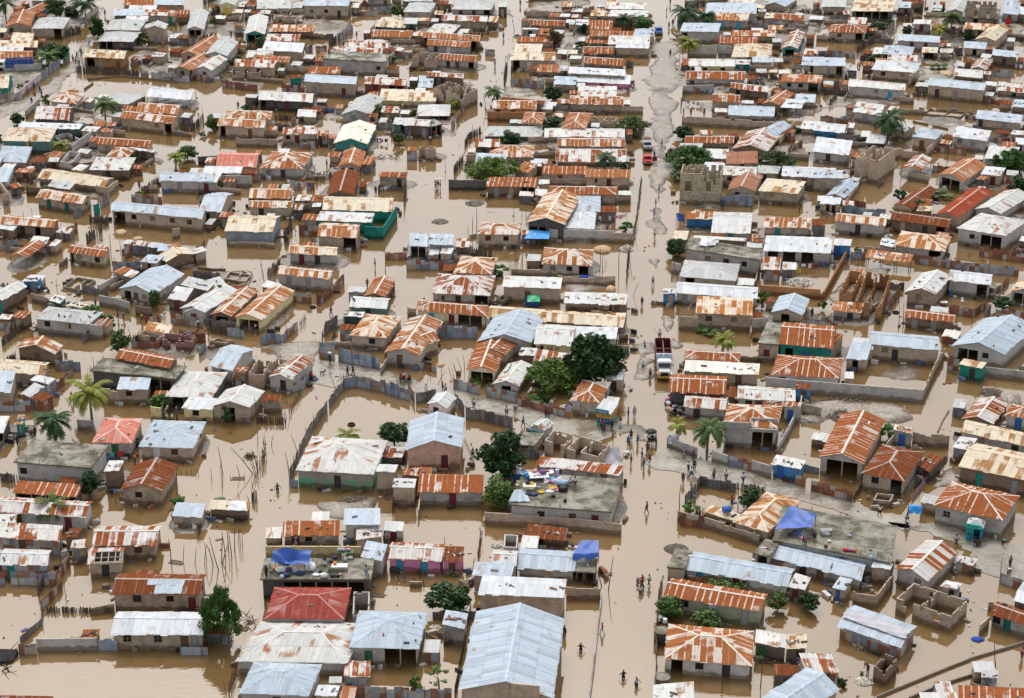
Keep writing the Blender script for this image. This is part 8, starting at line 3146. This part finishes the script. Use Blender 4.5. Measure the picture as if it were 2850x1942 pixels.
 basin(ground(src('D3', 108, 960)) + Vector((0, 0, .3)), 'white', 'white basin on a stool at the crossroads', .4); drum(ground(src('D3', 108, 985)), 'brown', 'brown stand below a white basin at the crossroads', .2, .3, 'stand')
 # market goods along the street wall
 rng = random.Random(12)
 for i, (x, y, c) in enumerate([(475, 470, 'red'), (490, 500, 'white'), (500, 530, 'orange'), (520, 545, 'grey'), (560, 470, 'lblue'), (540, 520, 'white'), (545, 560, 'navy'), (580, 560, 'grey'), (485, 445, 'pink'), (515, 430, 'maroon'), (575, 525, 'blue'), (530, 480, 'dark'), (625, 590, 'navy'), (600, 540, 'dark')]):
  bundle(ground(src('D3', x, y + 30)) + Vector((0, 0, .4 if i % 2 else 0)), c, '%s goods heaped at the street stall' % c, rng.uniform(.28, .5))
 for x, y in ((520, 600), (570, 600), (500, 520)): table(ground(src('D3', x, y)), 'dark', 'dark stall table against the street wall', 1.3, .7, .7)
 pts = [('D3', 470, 300, 1.9), ('D3', 475, 360, 1.9), ('D3', 468, 420, 1.8)]
def cloths():
 tarp('big bright blue tarpaulin tented over the crowded concrete slab', [('B4', 592, 372, 4.15), ('B4', 945, 382, 4.15), ('B4', 972, 250, 5.0), ('B4', 630, 245, 5.0)], 'tblue', .75, posts=3.0, crumple=.38)
 tarp('deep blue tarpaulin hooded over the little slab-roofed room', [('C4', 1482, 285, 3.0), ('C4', 1716, 272, 3.0), ('C4', 1716, 158, 3.4), ('C4', 1552, 155, 3.4)], 'tblue', .15, posts=1.6, flap=.9)
 tarp('blue tarpaulin stretched from the striped hip roof over the terrace', [('D4', 1452, 55, 3.6), ('D4', 1795, 45, 3.9), ('D3', 1828, 1505, 4.4), ('D3', 1605, 1430, 4.3)], 'tblue', .45, posts=2.6, crumple=.2)
 tarp('taut cyan tarpaulin tied on posts before a tan gable', [('C2', 1040, 583, 1.6), ('C2', 1265, 590, 1.6), ('C2', 1278, 520, 2.0), ('C2', 1108, 505, 2.0)], 'cyan', .1, posts=True, crumple=.04)
 tarp('large pale grey sheet sloping beside roofless block rooms', [('C3', 1740, 1045, .35), ('D3', 80, 1062, .35), ('D3', 40, 905, 1.9), ('C3', 1850, 885, 1.9)], 'greytarp', .3, crumple=.15)
 zs = HREC.get('grey slab roof with crumpled', (0, 3))[1]
 tarp('crumpled white plastic lying on the grey slab roof', [('D2', 775, 655, zs + .08), ('D2', 905, 655, zs + .08), ('D2', 950, 610, zs + .08), ('D2', 790, 590, zs + .08)], 'plastic', -.35, crumple=.3)
 tarp('blue sheet hanging from the block wall by a street yard', [('C2', 1530, 1000, .2), ('C2', 1590, 990, .25), ('C2', 1735, 925, 1.45), ('C2', 1550, 915, 1.5)], 'tblue', .1)
 tarp('blue cloth strung before open roof battens', [('D1', 1045, 855, .6), ('D1', 1212, 860, .7), ('D1', 1215, 790, 2.0), ('D1', 1045, 800, 1.9)], 'cyan', .1, posts=True)
 tarp('small blue cloth tied at a street-side shed', [('D2', 575, 430, .5), ('D2', 640, 432, .5), ('D2', 635, 365, 1.9), ('D2', 565, 352, 1.8)], 'tblue', .1, posts=True)
 tarp('small blue cover over a stall on the paved street', [('E3', 815, 1470, 1.2), ('E3', 930, 1475, 1.2), ('E3', 935, 1430, 1.7), ('E3', 815, 1415, 1.7)], 'cyan', -.2, posts=True, flap=.4)
 tarp('green cover rounded over a blue cart by the flat white roof', [('C2', 1070, 1160, 1.3), ('C2', 1185, 1158, 1.3), ('C2', 1185, 1100, 1.6), ('C2', 1072, 1095, 1.6)], 'gtarp', -.35, crumple=.02)
 P = ground(src('C2', 1120, 1200)); o = empty('cart', P); tag(o, 'blue box cart under a green cover', 'cart'); pt(o, 'body', paint('blue'), (-1.1, 1.1, -.1, 1.2, .1, 1.1))
 for x in (-.8, .8): wheel(o, x * 1.5, .5, .3, .12)
 tarp('white and green plastic thrown over the plant-topped shelter', [('B3', 205, 1470, 1.6), ('B3', 385, 1475, 1.6), ('B3', 375, 1390, 1.95), ('B3', 240, 1380, 1.95)], 'plastic', -.15, crumple=.15)
 tarp('blue and silver sheet over a tin shelter in a fenced yard', [('A2', 1430, 700, 1.4), ('A2', 1540, 690, 1.4), ('A2', 1550, 640, 1.7), ('A2', 1440, 640, 1.7)], 'lblue', .1, posts=True)
 tarp('crumpled blue plastic heap beside the canal', [('E4', 1010, 1530, .1), ('E4', 1140, 1535, .1), ('E4', 1110, 1460, .9), ('E4', 1040, 1470, .9)], 'tblue', -.5, crumple=.25)
 tarp('bright green sheet in a junk yard by a tan gable', [('E1', 1148, 440, .4), ('E1', 1195, 442, .4), ('E1', 1195, 385, 1.8), ('E1', 1150, 380, 1.8)], 'gtarp', .05, posts=True)
 tarp('red cloth hung beside unfinished upper rooms', [('E1', 1690, 225, .3), ('E1', 1745, 220, .3), ('E1', 1750, 165, 1.9), ('E1', 1695, 165, 1.9)], 'red', .05)
 for o in ROOTS:
  if o['label'].startswith('blue tin house wrapped'):
   roof = [c for c in o.children if c.name.startswith('roof')][0]
   xs = [v.co.x for v in roof.data.vertices]; ys = [v.co.y for v in roof.data.vertices]; zs_ = [v.co.z for v in roof.data.vertices]
   hx, hy, z0, z1 = max(xs), max(ys), min(zs_), max(zs_)
   mb = MB(); n = 14
   def q(i, j):
    x = -hx * .9 + 1.86 * hx * i / n; y = -hy * .5 + hy * .62 * j / 6
    z = z0 + (z1 - z0) * (1 - abs(y) / hy) + .12 + .10 * abs(math.sin(i * 1.7 + j * 2.3)) + .06 * math.sin(j * 4 + i)
    return (x + .15 * math.sin(j * 2.1), y, z)
   for i in range(n):
    for j in range(6): mb.face([q(i, j), q(i + 1, j), q(i + 1, j + 1), q(i, j + 1)])
   t = mb.obj('tarpaulin', flat('tarp_greytarp', (.40, .39, .42), .45, .2, .4, .8), smooth=True)
   t.location = o.location; t.rotation_euler = o.rotation_euler
   tag(t, 'torn grey tarpaulin lying along the ridge of a blue tin house', 'tarpaulin')
 for a in [('B2', 735, 40, 985, 75, 1.7, 'line of white and blue washing beyond a low dark fence', ['white', 'lblue', 'white', 'blue', 'teal', 'pink']),
    ('B2', 1590, 120, 1705, 80, 1.5, 'short line of pale washing before the laundry-hung block wall', ['lblue', 'white', 'lilac']),
    ('D2', 1545, 800, 1860, 808, 1.4, 'colourful washing strung before the white arcade', None),
    ('D2', 1650, 850, 1730, 850, .9, 'orange sheet hung low below the arcade washing', ['orange', 'yellow']),
    ('C2', 1742, 345, 1862, 390, 1.6, 'upper line of pink and white washing by a white-blue hip roof', ['pink', 'white', 'red', 'white']),
    ('C2', 1780, 470, 1862, 440, 1.4, 'lower line of dark washing by a white-blue hip roof', ['navy', 'pink', 'white']),
    ('D2', -10, 375, 115, 350, 1.6, 'washing line ending at the street fence', ['white', 'yellow', 'pink', 'lblue']),
    ('A3', 975, 945, 1130, 918, 1.3, 'blue cloths drying before a green door', ['red', 'black', 'navy', 'blue', 'sky']),
    ('C1', 510, 288, 735, 292, 1.0, 'row of small dark clothes under a patchy white and rust roof', ['red', 'black', 'navy', 'maroon', 'dark']),
    ('E2', 1735, 1250, 1862, 1315, 1.3, 'white sheets hung on a fence at the picture edge', ['white', 'white', 'pink', 'maroon']),
    ('D2', 605, 1265, 705, 1165, 1.3, 'slanting washing line in a yard by the gleaming orange roof', ['white', 'pink', 'navy', 'lilac']),
    ('A1', 1700, 955, 1835, 965, 1.2, 'pale washing under the white open-sided roof', ['lblue', 'pink', 'white', 'lilac']),
    ('C2', 120, 1365, 490, 1375, 1.5, 'blue and white washing above a tin fence by an orange roof', ['white', 'blue', 'lblue', 'white', 'grey']),
    ('D1', 770, 800, 945, 800, 1.2, 'white washing before a very long pink-rust roof', ['white', 'lblue', 'white', 'grey']),
    ('E1', 0, 322, 170, 342, 1.1, 'green and white washing over a brown pond', ['white', 'green', 'white', 'navy']),
    ('D1', 650, 900, 810, 932, 1.1, 'white washing in a flooded street yard', ['white', 'grey', 'white']),
    ('B1', 1090, 985, 1285, 985, 1.2, 'dark blue washing between stick fences', ['navy', 'black', 'navy', 'blue']),
    ('B1', 1140, 1400, 1255, 1415, 1.3, 'pink and blue washing on the tin fence by a light rust gable', ['pink', 'blue', 'red', 'lilac', 'lblue']),
    ('B1', 1550, 1250, 1660, 1260, 1.2, 'blue and white washing in the yard of a teal house', ['navy', 'white', 'blue', 'pink']),
    ('E1', 1770, 575, 1862, 585, 1.2, 'white and lilac washing beside a small blue roof', ['lilac', 'white', 'navy']),
    ('B2', 150, 1490, 250, 1510, 1.2, 'bright pink washing in a board pen', ['pink', 'red', 'pink']),
    ('A4', -10, -10, -5, -5, 1, '', None)][:-1]:
  washing(*a)
 heap('D2', 110, 680, 70, 'pale', 'white stone heap at a street fence corner', .55, 260)
 heap('D2', 1685, 985, 125, 'pale', 'wide white stone heap in the arcade yard', .35, 420)
 heap('E4', 405, 1440, 75, 'pale', 'pale stone heap on a tin wall by the canal', .4)
 heap('C3', 1410, 535, 55, 'pale', 'whitish stones behind the rust fence of the cross street', .3)
 heap('C2', 275, 430, 75, 'grey', 'grey stone pile alone in the wide water lane', .3, 200)
 heap('C2', 590, 265, 85, 'grey', 'muddy stone pile before three mud pillars', .3, 200)
 heap('D4', 560, 235, 110, 'trash', 'trash and rubble bank at a tan slab corner', .25, 300)
 heap('B3', 1350, 1420, 200, 'trash', 'wide trash-covered mud bank behind the green-stained wall', .1, 420)
 heap('E3', 250, 550, 330, 'trash', 'long rubbish bank below the longest yard wall', .06, 600)
 heap('E3', 1560, 400, 110, 'trash', 'dark rubbish mound beyond the turquoise shack', .25, 300)
 heap('C4', 790, 205, 55, 'pale', 'broken blocks beside a tiny roofless latrine', .3, 80)
 heap('C4', 235, 950, 55, 'pale', 'broken blocks beside a grey tin hut', .3, 80)
 heap('A2', 1690, 830, 70, 'grey', 'broken stone wall pile by a cream roof', .3, 160)
 heap('D1', 1330, 720, 90, 'grey', 'block rubble in a yard behind a tan lid', .3, 200)
 mound('C3', 280, 148, 38, 18, 'sand', 'orange sand heap rising from a flooded yard'); mound('B1', 1390, 218, 42, 20, 'sand', 'reddish sand heap in the bright pond'); mound('A2', 1100, 525, 52, 22, 'sand', 'tan sand heap before the four-windowed block house')
 mound('C2', 1755, 690, 80, 30, 'sand', 'broad orange sand heap in a street-side flood yard', .8); mound('A2', 1255, 585, 45, 15, 'sand', 'flat tan sand heap by a broken block wall'); mound('C2', 1830, 1050, 45, 25, 'sand', 'sand heap inside a walled dry yard', .7)
 mound('E4', 1435, 1055, 62, 24, 'blue', 'blue plastic sheet floating like a hump on open water', .3, 'floating_sheet')
 mound('E1', 1150, 670, 60, 30, 'sand', 'orange earth heap among green plants', .7)
STREETS = [[(1800, -50), (1930, -50), (1900, 500), (1900, 1000), (1910, 1350), (1850, 1700), (1820, 1990), (1640, 1990), (1700, 1640), (1750, 1300), (1745, 1060), (1760, 500)],
   [(1420, -50), (1480, -50), (1360, 350), (1290, 450), (1130, 620), (1050, 750), (900, 900), (850, 900), (960, 700), (1100, 560), (1300, 250)],
   [(560, 1160), (790, 1190), (720, 1460), (640, 1500), (600, 1400)], [(0, 250), (240, 60), (300, 0), (330, 0), (230, 180), (60, 360), (0, 420)]]
def in_poly(p, pts):
 r = False
 for i in range(len(pts)):
  a, b = pts[i], pts[(i + 1) % len(pts)]
  if (a[1] > p[1]) != (b[1] > p[1]) and p[0] < (b[0] - a[0]) * (p[1] - a[1]) / (b[1] - a[1]) + a[0]: r = not r
 return r
def annexes():
 """lean-tos and scrap fences crowding the yards of the farther rows"""
 rng = random.Random(31)
 hs = []
 for o in ROOTS:
  if o['category'] not in ('house', 'shed', 'ruin', 'hut'): continue
  wl = [c for c in o.children if c.name.startswith('wall')]
  if not wl: continue
  co = [v.co for v in wl[0].data.vertices]
  hs.append((o, max(v.x for v in co), max(v.y for v in co), max(v.z for v in co), o.matrix_world.copy()))
 inv = [(h[4].inverted(), h[1] + .2, h[2] + .2) for h in hs]
 def free(P):
  if any(in_poly(px_of(P), s) for s in STREETS): return False
  for m, hx, hy in inv:
   q = m @ P
   if abs(q.x) < hx and abs(q.y) < hy: return False
  return True
 for o, hx, hy, z, M in [h for h in hs for _ in range(3 if px_of(h[0].location)[1] < 700 else 2)]:
  p = px_of(o.location)
  far = p[1] < 600
  if rng.random() < (.7 if far else .5 if p[1] < 1000 else .16) and z > 1.5:
   w, d = rng.uniform(1.3, 2.8), rng.uniform(1.3, 2.6)
   sx = rng.choice((-1, 1))
   c = Vector((sx * (hx + w / 2 + .35), rng.uniform(-.6, .6) * hy, 0))
   if rng.random() < .35: c = Vector((rng.uniform(-.7, .7) * hx, hy + d / 2 + .35, 0))
   if all(free(M @ (c + Vector((a * w / 2, b * d / 2, 0)))) for a, b in ((-1, -1), (1, -1), (1, 1), (-1, 1), (0, 0))):
    h = min(rng.uniform(1.3, 2.0), z - .2)
    mb = MB()
    mb.box(-w / 2 + .08, w / 2 - .08, -d / 2 + .12, -d / 2 + .18, -.4, h - .05)
    for s in (-1, 1): mb.prism([(s * (w / 2 - .12) - .04, -d / 2 + .19), (s * (w / 2 - .12) + .04, -d / 2 + .19), (s * (w / 2 - .12) + .04, d / 2 - .1), (s * (w / 2 - .12) - .04, d / 2 - .1)], [-.4] * 4, [h - .03, h - .03, h + .12, h + .12])
    e = mb.obj('lean_to', rng.choice([tinmat('tin'), tinmat('tinr'), wallmat('md'), wallmat('bk'), tinmat('tind'), wallmat('bk')]), o)
    e.location = c
    rb = MB(); yd = Vector((0, d + .2, .2)); S = yd.length
    facet(rb, Vector((-w / 2, -d / 2 - .1, h)), Vector((1, 0, 0)), yd / S, w, S, 0, 0, rng, rng.random() * 20, 1.3)
    lm_ = M @ Matrix.Translation(c); inv.append((lm_.inverted(), w / 2, d / 2))
    rb.obj('lean_to_roof', roofmat(rng.choice(['r0', 'r1', 'r2', 'r3', 'w2', 'g', 'g', 'r1', 'r0s'])), e)
  if rng.random() < (.6 if far else .5 if p[1] < 1000 else .15):
   sx = rng.choice((-1, 1)); L = rng.uniform(2.5, 6)
   if rng.random() < .5: a, b = Vector((sx * hx, -hy - .1, 0)), Vector((sx * hx, -hy - .1 - L * .7, 0))
   else: a, b = Vector((sx * (hx + .1), -hy, 0)), Vector((sx * (hx + L), -hy - rng.uniform(-.5, 1), 0))
   if free(M @ b) and free(M @ ((a + b) / 2 + Vector((sx * .4, -.4, 0)))):
    k = rng.choice(['tin', 'tinr', 'wood', 'wood', 'stick', 'tind', 'blk', 'blk', 'blk'])
    fence_pts(k, [M @ a, M @ b], rng.uniform(.9, 1.6), 'short %s beside %s' % (FN[k].replace('_', ' '), ' '.join(o['label'].split()[:10])), px_of(M @ ((a + b) / 2)), 0)
def shrubs():
 rng = random.Random(8)
 hs = [o for o in ROOTS if o['category'] in ('house', 'shed') and px_of(o.location)[1] < 1250 and [c for c in o.children if c.name.startswith('wall')]]
 for o in rng.sample(hs, 46):
  co = [v.co for v in [c for c in o.children if c.name.startswith('wall')][0].data.vertices]
  hx = max(v.x for v in co)
  M = o.matrix_world
  P = M @ Vector((rng.choice((-1, 1)) * (hx + rng.uniform(.6, 1.8)), rng.uniform(-1, 2), 0)); P.z = 0
  if any(in_poly(px_of(P), s) for s in STREETS): continue
  wd, h = rng.uniform(1.4, 3.6), rng.uniform(1.4, 3.4)
  q = empty('shrub', P, rng.random() * 6)
  tag(q, 'small green shrub beside ' + ' '.join(o['label'].split()[:11]), 'shrub')
  c = bpy.data.objects.new('crown', crown_proto('shrub', rng.randrange(3))); COL.objects.link(c); c.parent = q
  c.scale = (wd, wd, h); c.location = (0, 0, -.1)
  set_mat(c, leafmat(*rng.choice([('leaf_mid', LEAF['mid']), ('leaf_bright', LEAF['bright']), ('leaf_deep', LEAF['deep'])])))
def same_groups():
 for lab, os_ in USED.items():
  if len(os_) > 1:
   g = os_[0].get('group') or 'alike ' + os_[0]['category'] + ' items'
   for o in os_: o['group'] = g
def roof_scraps():
 rng = random.Random(5)
 mb = MB()
 dg = bpy.context.evaluated_depsgraph_get()
 for o in ROOTS:
  rf = [c for c in o.children if c.name.startswith('roof')]
  if not rf or rng.random() < .35: continue
  me = rf[0].data
  ps = [q for q in me.polygons if q.normal.z > .8 and q.area > .5]
  if not ps: continue
  M = Matrix.Translation(o.location) @ Matrix.Rotation(o.rotation_euler.z, 4, 'Z')
  for i in range(rng.choice([1, 2, 3, 5, 8])):
   q = rng.choice(ps)
   P = M @ (q.center + Vector((rng.uniform(-.3, .3), rng.uniform(-.3, .3), 0)))
   s, l, a = rng.uniform(.05, .14), rng.uniform(.08, .5), rng.random() * 3
   c, sn = math.cos(a), math.sin(a)
   mb.prism([(P.x + c * x - sn * y, P.y + sn * x + c * y) for x, y in ((-l, -s), (l, -s), (l * .8, s), (-l, s))], [P.z - .06] * 4, [P.z + rng.uniform(.06, .16)] * 4)
 o = mb.obj('roof_scraps', bpy.data.materials['scraps'], weld=True)
 o['kind'] = 'stuff'; o['label'] = 'stones, sticks and rags weighing down the tin roofs'; o['category'] = 'scraps'
def debris():
 """countless scraps afloat and lying about the yards"""
 rng = random.Random(77)
 mb = MB()
 hs = [o for o in ROOTS if o['category'] in ('house', 'shed', 'ruin', 'fence', 'wall', 'hut')]
 for i in range(4200):
  o = rng.choice(hs)
  q = Vector((o.location.x + rng.gauss(0, 2.8), o.location.y + rng.gauss(0, 2.8), 0))
  s = rng.uniform(.03, .11) * (1 + (rng.random() < .12)); l = s * rng.uniform(1, 3.2)
  a = rng.random() * 3.14
  c, sn = math.cos(a), math.sin(a)
  z = rng.uniform(.0, .05)
  xy = [(q.x + c * x - sn * y, q.y + sn * x + c * y) for x, y in ((-l, -s), (l, -s * rng.uniform(.5, 1)), (l * .9, s), (-l * .8, s * .9))]
  hh = rng.uniform(.02, .14)
  mb.prism(xy, [-.02] * 4, [z + hh, z + hh * .5, z + hh, z + hh * .7])
 for o in hs:
  if o['category'] in ('fence', 'wall') or not o.children: continue
  wl = [c for c in o.children if c.name.startswith('wall')]
  if not wl: continue
  co = [v.co for v in wl[0].data.vertices]
  hx, hy = max(v.x for v in co), max(v.y for v in co)
  M = Matrix.Translation(o.location) @ Matrix.Rotation(o.rotation_euler.z, 4, 'Z')
  for i in range(rng.choice([3, 5, 8, 11])):
   e = rng.random()
   if e < .4: p = Vector((rng.uniform(-hx, hx), -hy - rng.uniform(.1, .9), 0))
   elif e < .85: p = Vector((rng.choice((-1, 1)) * (hx + rng.uniform(.15, 1.4)), rng.uniform(-hy, hy), 0))
   else: p = Vector((rng.uniform(-hx, hx), hy + rng.uniform(.2, 1), 0))
   p = M @ p
   s, l, hh = rng.uniform(.08, .3), rng.uniform(.15, .7), rng.uniform(.1, .75)
   a = o.rotation_euler.z + rng.gauss(0, .5)
   c, sn = math.cos(a), math.sin(a)
   xy = [(p.x + c * x - sn * y, p.y + sn * x + c * y) for x, y in ((-l, -s), (l, -s), (l * .9, s), (-l, s * .8))]
   mb.prism(xy, [-.3] * 4, [hh, hh * rng.uniform(.4, 1), hh * .9, hh * rng.uniform(.5, 1)])
 m, n, b = newmat('scraps', .85, .2)
 k = N(n)
 geo = k.new('ShaderNodeNewGeometry')
 pal = [(.10, .08, .06), (.22, .17, .12), (.05, .045, .04), (.40, .36, .30), (.16, .12, .09), (.30, .14, .08), (.62, .60, .58), (.07, .06, .05), (.26, .21, .16), (.12, .16, .28), (.18, .15, .12), (.5, .47, .42)]
 k.put(b.inputs['Base Color'], k.ramp(geo.outputs['Random Per Island'], [(i / 12, c) for i, c in enumerate(pal)], True))
 o = mb.obj('floating_debris', m, weld=True)
 o['kind'] = 'stuff'; o['label'] = 'scattered scraps of wood, tin and rubbish afloat around the houses'; o['category'] = 'debris'
# ------------------------------------------------------------------ build everything
build_setting()
tile = None
LATE = []
for ln in DATA.strip().split('\n'):
 if ln[0] == '@': tile = ln[1:]; continue
 if ln.strip() == 'E' or not ln.strip(): continue
 c = ln[0]
 try:
  if c in 'SGHTFRXQ' and ln[1] == ' ': house(tile, ln)
  elif c == 'f': fence(tile, ln)
  elif c == 'w': yardwall(tile, ln)
  elif c == 't': tree(tile, ln)
  elif c == 's': stick(tile, ln)
  elif c == 'p': LATE.append((tile, ln))
 except Exception as ex:
  print('BAD', tile, ln, repr(ex))
bpy.context.view_layer.update()
for lk, t in (('broad flat slab strewn', 'C3'), ('concrete slab roof crowded', 'B4'), ('long slab terrace', 'E4'), ('grey slab roof with crumpled', 'D2'), ('big mossy flat slab', 'A3'),
    ('long grey slab roof beside', 'B1'), ('little slab-roofed room', 'C4')):
 note_surface(lk, t)
for t, ln in LATE: person(t, ln)
vehicles()
kiosks()
cloths()
small_things()
bpy.context.view_layer.update()
annexes()
shrubs()
debris()
roof_scraps()
same_groups()
